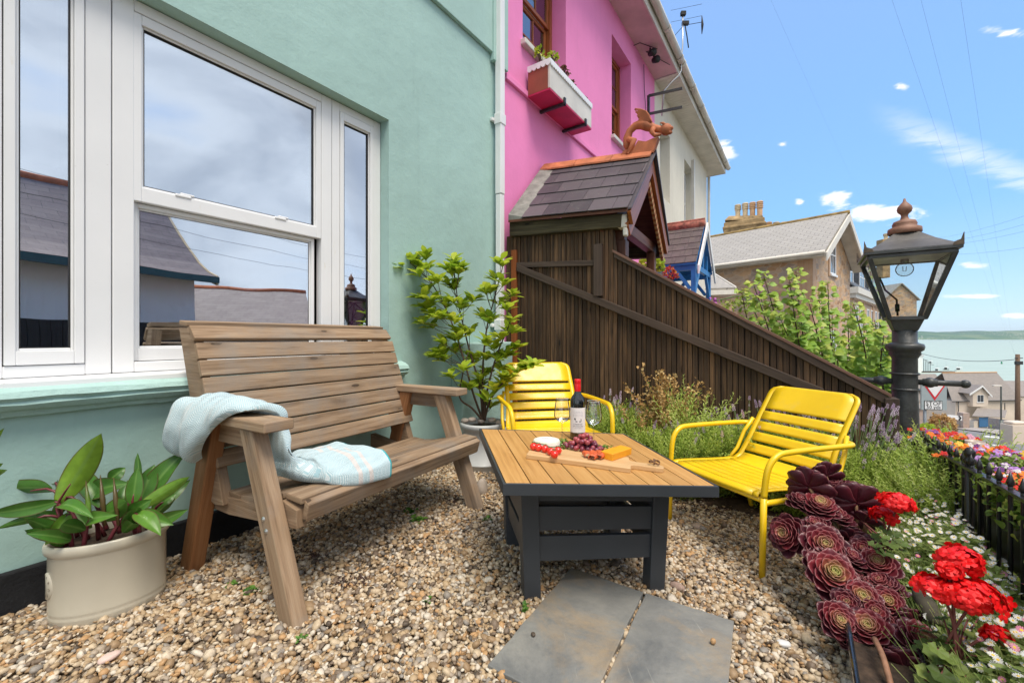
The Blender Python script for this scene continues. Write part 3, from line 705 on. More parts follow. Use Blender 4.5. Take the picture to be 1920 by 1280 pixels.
# winged beast finial: a body of arched tubes, a feathered wing, legs and a snouted head on a saddle tile
RP = FP + FN * RIDGE; rp = lambda u, v, n=0: PL(u, v, RP + FN * n, FD)
mb = MB()
sad = [(1166, 292), (1172, 284), (1182, 282), (1190, 279), (1198, 266), (1212, 268), (1226, 262), (1236, 259), (1232, 270), (1226, 288)]
vs0 = [rp(u, v) for u, v in sad]; vs = [tuple(p + FN * .035) for p in vs0] + [tuple(p - FN * .035) for p in vs0]; k = len(sad)
mb.add(vs, [tuple(range(k)), tuple(range(2 * k - 1, k - 1, -1))] + [(i, (i + 1) % k, k + (i + 1) % k, k + i) for i in range(k)], smooth=False)
mb.tube([rp(1177, 282), rp(1175, 272), rp(1176, 260), rp(1181, 246), rp(1190, 237), rp(1202, 233), rp(1214, 236), rp(1226, 241), rp(1238, 243), rp(1246, 244)], [.018, .036, .040, .034, .036, .048, .05, .038, .030, .034], 12)
mb.ball(rp(1249, 243), (.058, .05, .055), 14); mb.ball(rp(1256, 241), (.034, .03, .022), 10); mb.ball(rp(1255, 249), (.030, .026, .016), 10)
for n_ in (-.02, .02):
    mb.tube([rp(1248, 236, n_), rp(1243, 231, n_ * 2), rp(1238, 230, n_ * 2.4)], [.016, .012, .003], 8)
    mb.tube([rp(1226, 240, n_), rp(1222, 248, n_ * 1.6), rp(1228, 254, n_ * 1.6), rp(1240, 252, n_ * 1.6)], [.028, .024, .020, .012], 8)
    mb.tube([rp(1178, 262, n_), rp(1188, 264, n_ * 2), rp(1184, 276, n_ * 2), rp(1176, 288, n_ * 2), rp(1182, 290, n_ * 2)], [.03, .034, .024, .016, .010], 8)
mb.tube([rp(1180, 275), rp(1187, 284), rp(1200, 280), rp(1212, 276), rp(1218, 270)], [.016, .014, .012, .009, .004], 8)
for sg in (-1, 1):
    wg = [(1218, 240), (1200, 238), (1197, 232), (1203, 229), (1197, 225), (1202, 222), (1194, 218), (1200, 215), (1191, 211), (1197, 209), (1190, 204), (1200, 205), (1211, 209), (1217, 217), (1221, 228)]
    ps = [rp(u, v, .02 + (240 - v) * .0022) if sg > 0 else rp(u, v, -.02 - (240 - v) * .0012) for u, v in wg]; k = len(ps)
    if sg > 0: ps = [p + FD * .01 for p in ps]
    vs = [tuple(p + FN * .009) for p in ps] + [tuple(p - FN * .009) for p in ps]
    mb.add(vs, [tuple(range(k)), tuple(range(2 * k - 1, k - 1, -1))] + [(i, (i + 1) % k, k + (i + 1) % k, k + i) for i in range(k)])
    for (ua, va, ub, vb) in ((1190, 205, 1214, 236), (1194, 212, 1210, 236), (1196, 219, 1208, 237), (1199, 227, 1207, 237), (1199, 206, 1219, 232), (1211, 210, 1221, 230)):
        nn_ = lambda v: (.02 + (240 - v) * .0022) if sg > 0 else (-.02 - (240 - v) * .0012)
        mb.tube([rp(ua, va, nn_(va)), rp(ub, vb, nn_(vb))], [.004, .012], 6)
for i in range(9):
    a = (1178 + i * 4.2, 258 - i * 3.2 + (i > 4) * (i - 4) * 2.6); p = rp(a[0] - 2, a[1] - 6); mb.tube([p, p + V(0, 0, .03)], [.012, .002], 5)
mb.build('dragon_finial', m_terra, po)
# beam, posts, gable
mb = MB(); b0, b1 = pl_(955, 443, -.06), pl_(1164, 426, -.06); t0_, t1_ = pl_(955, 416, -.06), pl_(1166, 400, -.06); dn = FN * .10
mb.hexa([b0, b1, b0 + dn, b1 + dn, t0_, t1_, t0_ + dn, t1_ + dn]); mb.build('beam', m_beam, po, bevel=.006); mb = MB(); mb.hexa([p + FN * 1.5 for p in (b0, b1, b0 + dn, b1 + dn, t0_, t1_, t0_ + dn, t1_ + dn)]); mb.build('beam', m_beam, po, bevel=.006)
S1 = (e1 - FP).dot(FD); zr = r1.z; ze = e1.z
mb = MB()
def postat(s, n, wd, z0, z1): fbox(mb, s - wd / 2, s + wd / 2, n - wd / 2, n + wd / 2, z0, z1)
postat(S1 - .12, .12, .085, -.6, ze - .1); mb.build('post', m_brown, po, bevel=.006); mb = MB(); postat(S1 - .12, 1.28, .085, -1, ze - .1); mb.build('post', m_brown, po, bevel=.006)
mb = MB(); postat(S1 - .12, .12, .11, ze - .34, ze - .20); postat(S1 - .12, .12, .105, ze - .12, ze - .08); mb.build('post_collar', m_brown, po, bevel=.006)
mb = MB(); fbox(mb, S1 - .17, S1 - .09, .0, 1.4, ze - .10, ze - .0); fbox(mb, S1 - .15, S1 - .11, -.02, .26, ze - .0, ze + .10)
a = FR(S1 - .16, .10, ze - .25); mb.beam(a + V(0, 0, 0), FR(S1 - .30, .0, ze - .02), .07, .07)
mb.build('tie_beam', m_brown, po, bevel=.005)
cv = MB(); a = FR(S1 + .02, .02, ze - .20); fbox(cv, S1 - .10, S1 - .02, -.055, .03, ze - .13, ze - .02); fbox(cv, S1 - .055, S1 - .02, -.053, .0, ze - .2, ze - .13); cv.build('corbel', m_upvcw, po, bevel=.01)
def barge(mbx, n0, z0, n1, z1, s0, s1_, wd):
    d = Vector((0, 0, 0)) + FN * (n1 - n0) + Vector((0, 0, z1 - z0)); ln = d.length; dd = d / ln; up = dd.cross(FD).normalized()
    if up.z < 0: up = -up
    a = FR(s0, n0, z0); mbx.hexa([a - up * wd, a - up * wd + FD * (s1_ - s0), a - up * wd + d, a - up * wd + FD * (s1_ - s0) + d, a, a + FD * (s1_ - s0), a + d, a + FD * (s1_ - s0) + d]); return a, d, dd, up
Sg = (r1 - FP).dot(FD)
mb = MB(); g1 = barge(mb, -.1, ze - .02, RIDGE, zr - .02, Sg - .03, Sg + .0, .12); g2_ = barge(mb, 2 * RIDGE + .1, ze - .02, RIDGE, zr - .02, Sg - .03, Sg + .0, .12)
barge(mb, 2 * RIDGE + .06, ze - .10, RIDGE, zr - .14, Sg - .06, Sg - .031, .12); barge(mb, -.06, ze - .10, RIDGE, zr - .14, Sg - .06, Sg - .031, .12); mb.build('bargeboard', m_stain, po, bevel=.003)
mb = MB(); a, d, dd, up = barge(MB(), 2 * RIDGE + .05, ze - .16, RIDGE, zr - .2, Sg - .06, Sg, .1)
for i in range(16):
    p = a + d * ((i + .6) / 17); mb.hexa([p + FD * x + dd * y + up * z for z in (-.075, -.01) for y in (0, .03) for x in (.0, .03)], tone=random.random())
    p2_ = FR(Sg - .03, -.05, ze - .16) + (FN * (RIDGE + .05) + Vector((0, 0, zr - ze - .04))) * ((i + .6) / 17)
mb.build('dentil', m_gold, po, bevel=.004)
mb = MB(); fbox(mb, Sg - 1.2, Sg - .5, RIDGE * 2 - .05, RIDGE * 2, -1, ze - .05); mb.build('side_panel', m_brown, po)
sd = MB(); h_ = V(0, 0, .012)
sd.hexa([e1 + FD * .0, e1 + FD * .03, r1, r1 + FD * .03, e1 + h_, e1 + FD * .03 + h_, r1 + h_, r1 + FD * .03 + h_])
sd.hexa([e1f, e1f + FD * .035, r1, r1 + FD * .035, e1f + h_ * 3, e1f + FD * .035 + h_ * 3, r1 + h_ * 3, r1 + FD * .035 + h_ * 3]); sd.build('verge', m_tile, po)

# ================================================================ the blue porch farther down
bp = thing('porch', W(8.5, .4, -2), 'small blue and white timber porch with mossy slates below the white house', 'porch')
m_blue = flat('blue_paint', (.015, .17, .45), .45, var=.2); m_whitep = flat('white_paint', (.75, .75, .73), .5, var=.08)
tc_, pr, hw, zr2, ze2 = 8.5, .84, .80, 3.17, 2.33
E0, E1 = W(tc_ - hw, 0, ze2), W(tc_ - hw, pr, ze2); R0, R1 = W(tc_, 0, zr2), W(tc_, pr, zr2); E2, E3 = W(tc_ + hw, 0, ze2), W(tc_ + hw, pr, ze2)
mb = MB(); slates(mb, E0, E1, R0, R1, 6, 4); slates(mb, E2, E3, R0, R1, 6, 4)
mb.build('roof', slate('mossy_slate', (.07, .055, .06), (.11, .085, .09), (.13, .11, .09), lichen=(.25, .2, .14)), bp)
mb = MB(); h_ = V(0, 0, -.03); mb.hexa([E0, E1, R0, R1, E0 + h_, E1 + h_, R0 + h_, R1 + h_]); mb.hexa([E2, E3, R0, R1, E2 + h_, E3 + h_, R0 + h_, R1 + h_]); mb.build('boarding', m_blue, bp)
mb = MB(); mb.tube([R0 + V(0, 0, .01), R1 + V(0, 0, .01)], .09, 8); mb.tube([R0 + V(0, 0, .10), R1 + V(0, 0, .10)], .03, 8); mb.build('ridge_tile', flat('peeling_terracotta', (.30, .10, .07), .8, var=.6, vs=14), bp)
mb = MB()
for s_ in (-1, 1):
    a = W(tc_ + s_ * (hw + .05), pr + .03, ze2 - .06); b = W(tc_, pr + .03, zr2 + .03); d = b - a; dv = Vector((0, 0, -.15)); mb.hexa([a + dv, a + dv + WN * .03, b + dv, b + dv + WN * .03, a, a + WN * .03, b, b + WN * .03])
mb.build('bargeboard', m_whitep, bp)
mb = MB()
for s_ in (-1, 1):
    for n in (.05, pr - .06): wbox(mb, tc_ + s_ * (hw - .08) - .04, tc_ + s_ * (hw - .08) + .04, -2, ze2, n - .04, n + .04)
    wbox(mb, tc_ + s_ * (hw - .08) - .03, tc_ + s_ * (hw - .08) + .03, ze2 - .12, ze2, .05, pr - .06); wbox(mb, tc_ + s_ * (hw - .08) - .02, tc_ + s_ * (hw - .08) + .02, 1.15, 1.22, .05, pr - .06)
    wbox(mb, tc_ + s_ * (hw - .08) - .02, tc_ + s_ * (hw - .08) + .02, .9, .97, .05, pr - .06)
    a = W(tc_ + s_ * (hw - .08), .1, ze2 - .45); b = W(tc_ + s_ * (hw - .08), .35, ze2 - .12); mb.beam(a, b, .06, .07, up=WD); a = W(tc_ + s_ * (hw - .08), pr - .12, ze2 - .45); b = W(tc_ + s_ * (hw - .08), pr - .35, ze2 - .12); mb.beam(a, b, .06, .07, up=WD)
wbox(mb, tc_ - hw + .05, tc_ + hw - .05, ze2 - .1, ze2, pr - .08, pr - .02)
for s_ in (-1, 1): mb.beam(W(tc_ + s_ * (hw - .1), pr - .05, ze2 - .5), W(tc_ + s_ * (hw - .45), pr - .05, ze2 - .1), .05, .08)
for x in (-.4, 0, .4): wbox(mb, tc_ + x - .03, tc_ + x + .03, ze2, zr2 - .15 - abs(x), pr - .06, pr - .02)
mb.build('frame', m_blue, bp, bevel=.004)
mb = MB(); wbox(mb, tc_ - .5, tc_ + .5, -2, 2.2, -.02, .02); mb.build('door', m_whitep, bp)
# ================================================================ terrace ground
def gz(x, y): return -.05 * max(0, x + .3) + .045 * max(0, y - 2.2)
def Gg(u, v, dz=0):
    z = 0
    for _ in range(25): p = G(u, v, z + dz); z = gz(p.x, p.y)
    return p
def onplane(u, v, P, n):
    d = Vector(((u - U0) / F, 1, (V0 - v) / F)); o = Vector((0, 0, H)); return o + d * ((P - o).dot(n) / d.dot(n))
mb = MB(); nx, ny = 60, 60
def gfun(a, b):
    t = -3.3 + 7.6 * b; nn = -.05 + 4.15 * a
    p = W(t, nn); return Vector((p.x, p.y, gz(p.x, p.y) - .006 + .004 * math.sin(p.x * 9) * math.sin(p.y * 8)))
mb.sheet(gfun, nx, ny)
def gravel_base():
    m = N('gravel_bed'); vo = m.n('ShaderNodeTexVoronoi'); vo.inputs['Scale'].default_value = 62; m.l(m.map(), vo.inputs['Vector'])
    c = m.ramp(vo.outputs['Color'], [(0, (.12, .085, .055)), (.4, (.27, .20, .13)), (.7, (.38, .30, .21)), (1, (.48, .41, .32))]); n = m.noise(m.map(), 3, 4)
    c = m.mix(m.rng(vo.outputs['Distance'], .2, .55, 0, .7), c, (.09, .065, .042)); c = m.mix(m.rng(n, .5, .7, 0, .5), c, (.05, .035, .022)); m.col(c); m.set(Roughness=.9)
    m.bump(vo.outputs['Distance'], -1, .012); return m.m
base = mb.build('ground', gravel_base(), fix=False); tag(base, kind='structure')
# pebbles
def peb_mat():
    m = N('pebble'); t = m.attr(); v = m.map(); n = m.noise(v, 90, 4, .6)
    c = m.ramp(t, [(0, (.07, .055, .042)), (.04, (.17, .125, .09)), (.13, (.30, .20, .11)), (.26, (.44, .32, .19)), (.42, (.53, .42, .285)), (.56, (.38, .31, .235)), (.65, (.60, .50, .37)), (.76, (.27, .245, .215)), (.82, (.47, .28, .13)), (.9, (.64, .57, .47)), (1, (.70, .65, .57))], 'CONSTANT')
    c = m.mix(m.rng(n, .4, .7, 0, .45), c, (.20, .135, .085)); m.col(c); m.set(Roughness=.55, Specular_IOR_Level=.35); m.bump(n, .2, .004); return m.m
m_peb = peb_mat()
def cubeball(n=2):
    vs = {}; L = []; fs = []
    for ax in range(3):
        for sg in (-1, 1):
            for i in range(n):
                for j in range(n):
                    q = []
                    for (a, b) in ((i, j), (i + 1, j), (i + 1, j + 1), (i, j + 1)):
                        c = [0, 0, 0]; c[ax] = sg; c[(ax + 1) % 3] = -1 + 2 * a / n; c[(ax + 2) % 3] = -1 + 2 * b / n
                        p = Vector(c).normalized(); k = tuple(round(x, 4) for x in p)
                        if k not in vs: vs[k] = len(L); L.append(tuple(p))
                        q.append(vs[k])
                    fs.append(tuple(q) if sg > 0 else tuple(q[::-1]))
    return np.array(L), fs
CB, CF = cubeball(2)
CB3, CF3 = cubeball(3)
def randmats(P, S, up=.5, rg=rng):
    """random orientations (mostly lying flat), anisotropic sizes"""
    n = len(P); yaw = rg.uniform(0, 2 * PI, n); a = rg.normal(0, up, n); b = rg.normal(0, up, n)
    cz, sz, ca, sa, cb, sb = np.cos(yaw), np.sin(yaw), np.cos(a), np.sin(a), np.cos(b), np.sin(b)
    Z = np.zeros(n); O = np.ones(n)
    Rz = np.array([[cz, -sz, Z], [sz, cz, Z], [Z, Z, O]]).transpose(2, 0, 1)
    Rx = np.array([[O, Z, Z], [Z, ca, -sa], [Z, sa, ca]]).transpose(2, 0, 1); Ry = np.array([[cb, Z, sb], [Z, O, Z], [-sb, Z, cb]]).transpose(2, 0, 1)
    R = Rz @ Rx @ Ry * S[:, None, :]; M = np.zeros((n, 4, 4)); M[:, :3, :3] = R; M[:, :3, 3] = P; M[:, 3, 3] = 1; return M
slabs = []
sA, sB, sC = Gg(1071, 1071), Gg(1206, 1118), Gg(914, 1257); sD = sB + (sC - sA); slabs.append([sA, sB, sD, sC])
sE, sF_ = Gg(1211, 1119.5), Gg(1376.5, 1173); sG = sF_ + (sC - sA) * 1.0; sH = sE + (sC - sA) * 1.0; slabs.append([sE, sF_, sG, sH])
def inpoly(x, y, poly, grow=0):
    c = sum(poly, Vector((0, 0, 0))) / len(poly); ins = np.ones(len(x), bool)
    for i in range(len(poly)):
        a, b = poly[i], poly[(i + 1) % len(poly)]; e = (b - a); nrm_ = Vector((e.y, -e.x, 0)).normalized()
        if (c - a).dot(nrm_) > 0: nrm_ = -nrm_
        ins &= ((x - a.x) * nrm_.x + (y - a.y) * nrm_.y) < grow
    return ins
def gravel(n, rg):
    t = rg.uniform(-1.6, 3.6, n); nn = rg.uniform(.03, 3.7, n)
    x = WP.x + WD.x * t + WN.x * nn; y = WP.y + WD.y * t + WN.y * nn
    u = U0 + F * x / np.maximum(y, .1); v = V0 + F * H / np.maximum(y, .1)
    k = (y > .85) & (u > -160) & (u < 2150) & (v < 1420)
    fs = (x - FP.x) * FN.x + (y - FP.y) * FN.y; k &= fs < -.1
    k &= nn < 2.53                                   # bed begins
    for s in slabs: k &= ~inpoly(x, y, s, -.004)
    return x[k], y[k]
x, y = gravel(200000, rng)
dens = np.sin(x * 5.1 + 1) * np.sin(y * 4.3) + np.sin(x * 2.2 - 3 * y)
keep = rng.uniform(0, 1, len(x)) < np.where(dens < -1.25, .55, 1.0); x, y = x[keep], y[keep]
zb_ = np.where(x > -.3, -.05 * (x + .3), 0) + np.where(y > 2.2, .045 * (y - 2.2), 0)
n = len(x); s = rng.lognormal(0, .30, n) * .0077; S = np.stack([s * rng.uniform(1.0, 1.45, n), s, s * rng.uniform(.5, .8, n)], 1)
P = np.stack([x, y, zb_ + rng.uniform(-.006, .012, n)], 1); M = randmats(P, S, .45); tn = rng.uniform(0, 1, n)
mb = MB(); third = n // 3
for q in range(3):
    tv = CB.copy(); r_ = np.random.default_rng(q + 3); tv *= 1 + r_.uniform(-.16, .16, (len(tv), 1)); sl = slice(q * third, (q + 1) * third if q < 2 else n)
    mb.many(tv, CF, M[sl], tn[sl])
gv = mb.build('gravel', m_peb, fix=False); tag(gv, kind='stuff')
# slabs
def slab_mat():
    m = N('slate_slab'); v = m.map(); n = m.noise(v, 3.4, 9, .7, .25); n2 = m.noise(v, 9, 6, .6)
    c = m.ramp(n, [(.30, (.13, .135, .135)), (.5, (.20, .20, .19)), (.62, (.25, .245, .225)), (.8, (.20, .205, .20))])
    c = m.mix(m.rng(m.noise(m.map('Object', loc=(3, 1, 0)), 2.4, 7, .7, .3), .48, .62, 0, .6), c, (.36, .26, .15))
    c = m.mix(m.rng(m.noise(m.map('Object', loc=(7, 5, 0)), 1.7, 8, .7, .3), .54, .68, 0, .6), c, (.045, .055, .068))
    sc_n = m.noise(m.map('Object', (60, 3, 1), rot=(0, 0, .6)), 1, 4); c = m.mix(m.rng(sc_n, .68, .74, 0, .4), c, (.4, .39, .35))
    c = m.mix(m.rng(n2, .62, .8, 0, .3), c, (.38, .37, .34)); m.col(c); m.set(Roughness=.55); b = m.bump(n, .5, .02); m.bump(n2, .3, .006, b); return m.m
m_slab = slab_mat()
for poly, lb in zip(slabs, ('left slate slab with dark grey and rust patches on the gravel, under the coffee table edge', 'right paler slate slab with a small brown stone lying on it')):
    mb = MB(); top = []; 
    k = len(poly)
    for i in range(k):
        a, b = poly[i], poly[(i + 1) % k]
        for j in range(9):
            p = a + (b - a) * (j / 9); e = (b - a).normalized(); o_ = Vector((e.y, -e.x, 0)) * random.uniform(-.0022, .0022) * (j > 0); top.append(p + o_)
    top = [Vector((p.x, p.y, gz(p.x, p.y) + .020)) for p in top]; q = len(top)
    vs = [tuple(p) for p in top] + [tuple(p - Vector((0, 0, .035))) for p in top]
    mb.add(vs, [tuple(range(q)), tuple(range(2 * q - 1, q - 1, -1))] + [(i, (i + 1) % q, q + (i + 1) % q, q + i) for i in range(q)])
    o = mb.build('slate_slab', m_slab, bevel=.003); tag(o, lb, 'paving slab', 'slate slabs on the gravel')
def stone(c, r, label, tone, name='stone', seed=1, group=None, m=None):
    r_ = np.random.default_rng(seed); tv = CB3 * (1 + r_.uniform(-.13, .13, (len(CB3), 1))); MM = np.array(Matrix.Translation(c) @ Matrix.Rotation(seed * 1.3, 4, 'Z') @ Matrix.Diagonal((*r, 1)))[None]
    mb = MB(); mb.many(tv, CF3, MM, [tone]); o = mb.build(name, m or m_peb, subsurf=1); tag(o, label, 'stone', group); return o
p = Gg(1337, 1218); stone(p + V(0, 0, .03), (.011, .009, .010), 'small round brown stone on the right slate slab', .84, seed=3)
p = Gg(1000, 1203); stone(p + V(0, 0, .026), (.008, .010, .006), 'dark crumb of bark on the left slate slab', .02, seed=5)
m_rock = flat('pale_rock', (.42, .36, .31), .85, var=.35, vs=9, bump=.8, bs=25)
p = Gg(903, 925); stone(p + V(0, 0, .03), (.05, .035, .075), 'pale jagged rock beside the right rear leg of the wooden bench', .9, name='rock', seed=8, m=m_rock)
p = Gg(1270, 1105); stone(p + V(0, 0, .01), (.035, .022, .022), 'flat reddish stone by the right front foot of the coffee table', .86, name='rock', seed=9, m=flat('red_rock', (.36, .25, .2), .85, var=.3, bump=.6))
p = Gg(1307, 990); stone(p + V(0, 0, .01), (.03, .03, .02), 'rounded buff stone on the gravel between the table and the yellow chair', .86, name='rock', seed=11, m=flat('buff_rock', (.42, .32, .25), .85, var=.3, bump=.6))
p = Gg(1470, 1213); stone(p + V(0, 0, .012), (.026, .017, .012), 'white oval pebble near the aeonium trough', .99, name='pebble', seed=12, m=flat('white_pebble', (.6, .6, .6), .6, var=.12))
p = Gg(205, 1238); stone(p + V(0, 0, .012), (.032, .02, .01), 'flat pinkish stone in front of the oval planter', .7, name='pebble', seed=13, m=flat('pink_pebble', (.6, .45, .4), .7, var=.12))

# ================================================================ the bench
BO = Vector((-.752, 1.504, 0)); bx = Vector((.496, .868, 0)).normalized(); by = Vector((bx.y, -bx.x, 0))
def B(X, Y, Z): return BO + bx * X + by * Y + Vector((0, 0, Z))
bench = thing('bench', B(.56, -.4, 0), 'weathered wooden slatted garden bench with flat arms, under the big window', 'bench', rz=math.atan2(bx.y, bx.x))
def bb(mb, X0, X1, Y0, Y1, Z0, Z1, **k): mb.hexa([B(X, Y, Z) for Z in (Z0, Z1) for Y in (Y0, Y1) for X in (X0, X1)], **k)
def bslat(X0, X1, p0, p1, th, parent, name, m=m_bench, tone=(.3, 1)):
    """board running along the bench from profile point p0 to p1 (Y, Z), thickness inward"""
    d = Vector((p1[0] - p0[0], p1[1] - p0[1])); nn = Vector((-d.y, d.x)).normalized()
    if nn.y < 0 and abs(nn.y) > .3: nn = -nn
    if abs(nn.y) <= .3 and nn.x < 0: nn = -nn
    q = [(p0[0], p0[1]), (p1[0], p1[1]), (p0[0] + nn.x * th, p0[1] + nn.y * th), (p1[0] + nn.x * th, p1[1] + nn.y * th)]
    mb = MB(); mb.hexa([B(X, *q[i]) for i in range(4) for X in (X0, X1)], tone=random.uniform(*tone), grain=0)
    return mb.build(name, m, parent, bevel=.004)
legm = [m_bench, m_benchr]
for X in (-.01, 1.115):
    for (y0_, y1_, z1_, m) in ((-.002, -.265, .655, m_bench), (-.74, -.54, .655, m_benchr)):
        mb = MB(); hw_ = .045; x0_, x1_ = X - .03, X + .03
        z0_ = -.02
        mb.hexa([B(x0_, y0_ - hw_, z0_), B(x1_, y0_ - hw_, z0_), B(x0_, y0_ + hw_, z0_), B(x1_, y0_ + hw_, z0_), B(x0_, y1_ - hw_, z1_), B(x1_, y1_ - hw_, z1_), B(x0_, y1_ + hw_, z1_), B(x1_, y1_ + hw_, z1_)], grain=2, tone=.7)
        lg = mb.build('leg', m, bench, bevel=.006)
        if m is m_benchr and X < .5: lg['label'] = 'rear leg with orange light painted into its wood'
        if m is m_bench and X < .5:
            for (yy, zz) in ((-.145, .345), (-.128, .305)):
                bm_ = MB(); bm_.lathe([(.0005, .006), (.006, .005), (.010, .0)], 14, frame(B(x0_ - .0005, yy, zz), by, Vector((0, 0, 1)), -bx) if False else Matrix.Translation(B(x0_, yy, zz)) @ (-bx).to_track_quat('Z', 'Y').to_matrix().to_4x4()); bm_.build('bolt', flat('bolt_steel', (.5, .5, .48), .35, .9), lg)
# seat frame rails
for X in (.022, 1.04):
    mb = MB(); mb.prism([(-.045, .305), (-.045, .375), (-.13, .395), (-.36, .345), (-.60, .335), (-.80, .37), (-.80, .27), (-.5, .265)], B(X, 0, 0), by, Vector((0, 0, 1)), bx * .042, tone=.5); mb.build('seat_rail', m_bench, bench, bevel=.004)
mb = MB(); bb(mb, .52, .56, -.6, -.06, .30, .35); mb.build('seat_rail', m_bench, bench)
# seat slats
sp = [(-.030, .418), (-.125, .424), (-.135, .421), (-.225, .398), (-.235, .394), (-.325, .370), (-.335, .367), (-.425, .357), (-.435, .356), (-.525, .360)]
for i in range(0, 10, 2): bslat(.03, 1.155, (sp[i][0], sp[i][1] - .024), (sp[i + 1][0], sp[i + 1][1] - .024), .024, bench, 'seat_slat', tone=(.0, .45))
mb = MB(); mb.hexa([B(X, Y, Z) for (Y, Z) in ((-.052, .322), (-.028, .326), (-.034, .412), (-.008, .394)) for X in (.045, 1.155)], grain=0, tone=.6); mb.build('front_board', m_bench, bench, bevel=.004)
# back
b0_, b1_ = Vector((-.525, .465)), Vector((-.712, .985)); nsl = 7
for i in range(nsl):
    a, b = i / nsl, (i + 1) / nsl - .012; p0 = b0_.lerp(b1_, a); p1 = b0_.lerp(b1_, b); bslat(-.005, 1.15, p0 + Vector((-.022, -.008)), p1 + Vector((-.022, -.008)), .022, bench, 'back_slat')
bslat(-.005, 1.15, (-.738, .984), (-.788, 1.042), .022, bench, 'back_slat'); bslat(-.005, 1.15, (-.800, 1.050), (-.868, 1.058), .022, bench, 'back_slat')
for X in (.0, 1.10):
    mb = MB(); mb.prism([(-.50, .31), (-.56, .30), (-.66, .32), (-.70, .5), (-.80, .80), (-.88, 1.045), (-.80, 1.045), (-.742, .978), (-.552, .455)], B(X, 0, 0), by, Vector((0, 0, 1)), bx * .042, tone=.4); mb.build('back_upright', m_bench, bench, bevel=.004)
for X0, X1 in ((-.055, .06), (1.065, 1.175)):
    mb = MB(); mb.hexa([B(X, Y, Z) for Z in (.657, .697) for (Y, X) in ((-.80, X0 + .015), (-.80, X1 - .02), (-.115, X0), (-.115, X1))], tone=.8, grain=1); mb.build('armrest', m_bench, bench, bevel=.006)
    mb = MB(); bb(mb, (X0 + X1) / 2 - .012, (X0 + X1) / 2 + .02, -.66, -.30, .575, .655); mb.build('arm_rail', m_bench, bench, bevel=.004)

# blanket over the near arm, folded on along the seat
def blanket_mat():
    m = N('herringbone_blanket'); s = m.n('ShaderNodeSeparateXYZ'); m.l(m.tc.outputs['UV'], s.inputs[0]); u, v = s.outputs[0], s.outputs[1]
    tri = m.math('ABSOLUTE', m.math('SUBTRACT', m.math('FRACT', m.math('MULTIPLY', v, 30)), .5))
    z = m.math('FRACT', m.math('ADD', m.math('MULTIPLY', u, 110), m.math('MULTIPLY', tri, 3.0)))
    st = m.math('GREATER_THAN', z, .5); n = m.noise(m.map(), 8, 4)
    c = m.mix(st, (.30, .48, .54), (.58, .67, .70)); c = m.mix(m.rng(n, .35, .7, 0, .3), c, (.56, .66, .70))
    def band(a, b): return m.math('MULTIPLY', m.math('GREATER_THAN', u, a), m.math('LESS_THAN', u, b))
    for a in (1.02, 1.09): c = m.mix(m.math('MULTIPLY', band(a, a + .028), m.math('ADD', m.math('MULTIPLY', st, .4), .3)), c, (.80, .58, .50))
    c = m.mix(band(1.238, 9), c, (.01, .36, .40)); m.col(c); m.set(Roughness=.95, Sheen_Weight=.5, Specular_IOR_Level=.1); m.bump(m.math('ADD', z, m.noise(m.map(), 160, 4)), .7, .004); return m.m
st_ = [(-.065, .515, -.60, .07, .020), (-.085, .555, -.60, .105, .034), (-.090, .61, -.585, .14, .032), (-.080, .67, -.56, .18, .032), (-.05, .715, -.53, .215, .030), (-.00, .728, -.49, .235, .028), (.05, .716, -.47, .225, .027),
       (.085, .69, -.45, .21, .034), (.10, .62, -.42, .17, .032), (.105, .54, -.37, .165, .035), (.13, .478, -.28, .17, .045), (.18, .462, -.225, .185, .048), (.25, .46, -.205, .195, .052), (.30, .46, -.20, .2, .054), (.36, .462, -.198, .205, .056), (.41, .462, -.198, .21, .056), (.43, .46, -.198, .21, .052)]
def cr(a, t):
    i = min(int(t), len(a) - 2); f = t - i; p = [np.array(a[max(0, min(len(a) - 1, i + k))]) for k in (-1, 0, 1, 2)]
    return .5 * ((2 * p[1]) + (-p[0] + p[2]) * f + (2 * p[0] - 5 * p[1] + 4 * p[2] - p[3]) * f * f + (-p[0] + 3 * p[1] - 3 * p[2] + p[3]) * f ** 3)
NSt, NR = 110, 46; vs = []; uvg = []; L = 0; prev = None
from mathutils import noise as mnoise
for i in range(NSt + 1):
    t = i / NSt * (len(st_) - 1); a = cr(st_, t); b = cr(st_, min(t + .05, len(st_) - 1)); c = cr(st_, max(t - .05, 0)); d = Vector((b[0] - c[0], 0, b[1] - c[1])).normalized(); nn = Vector((-d.z, 0, d.x))
    if prev is not None: L += math.hypot(a[0] - prev[0], a[1] - prev[1])
    prev = a
    for j in range(NR):
        th = 2 * PI * j / NR; cy_, sy_ = math.cos(th), math.sin(th); e = .62
        yy = a[2] + a[3] * math.copysign(abs(cy_) ** e, cy_); hh = a[4] * math.copysign(abs(sy_) ** .8, sy_)
        if sy_ < 0 and i < NSt * .6: hh *= .5
        fold = .022 * mnoise.noise(Vector((L * 6, yy * 9, 1.3))) + .012 * mnoise.noise(Vector((L * 14, yy * 20, 4))) + .012 * math.sin(yy * 34 + L * 9) * (1 if i < NSt * .62 else .25)
        X = a[0] + nn.x * (hh + fold * (sy_ > 0)); Z = a[1] + nn.z * (hh + fold * (sy_ > 0))
        if i > NSt * .66:
            Z -= .03 * max(0, (yy + .08) / .05) * (1 if yy > -.08 else 0) * (.6 if sy_ > 0 else 1)
            if sy_ > .1: Z -= .012 * math.exp(-((yy + .23) / .02) ** 2)
        vs.append(tuple(B(X, yy, Z))); uvg.append((L, yy))
uvg = [(a / L * 1.25, b) for a, b in uvg]; fs = []; uv = []
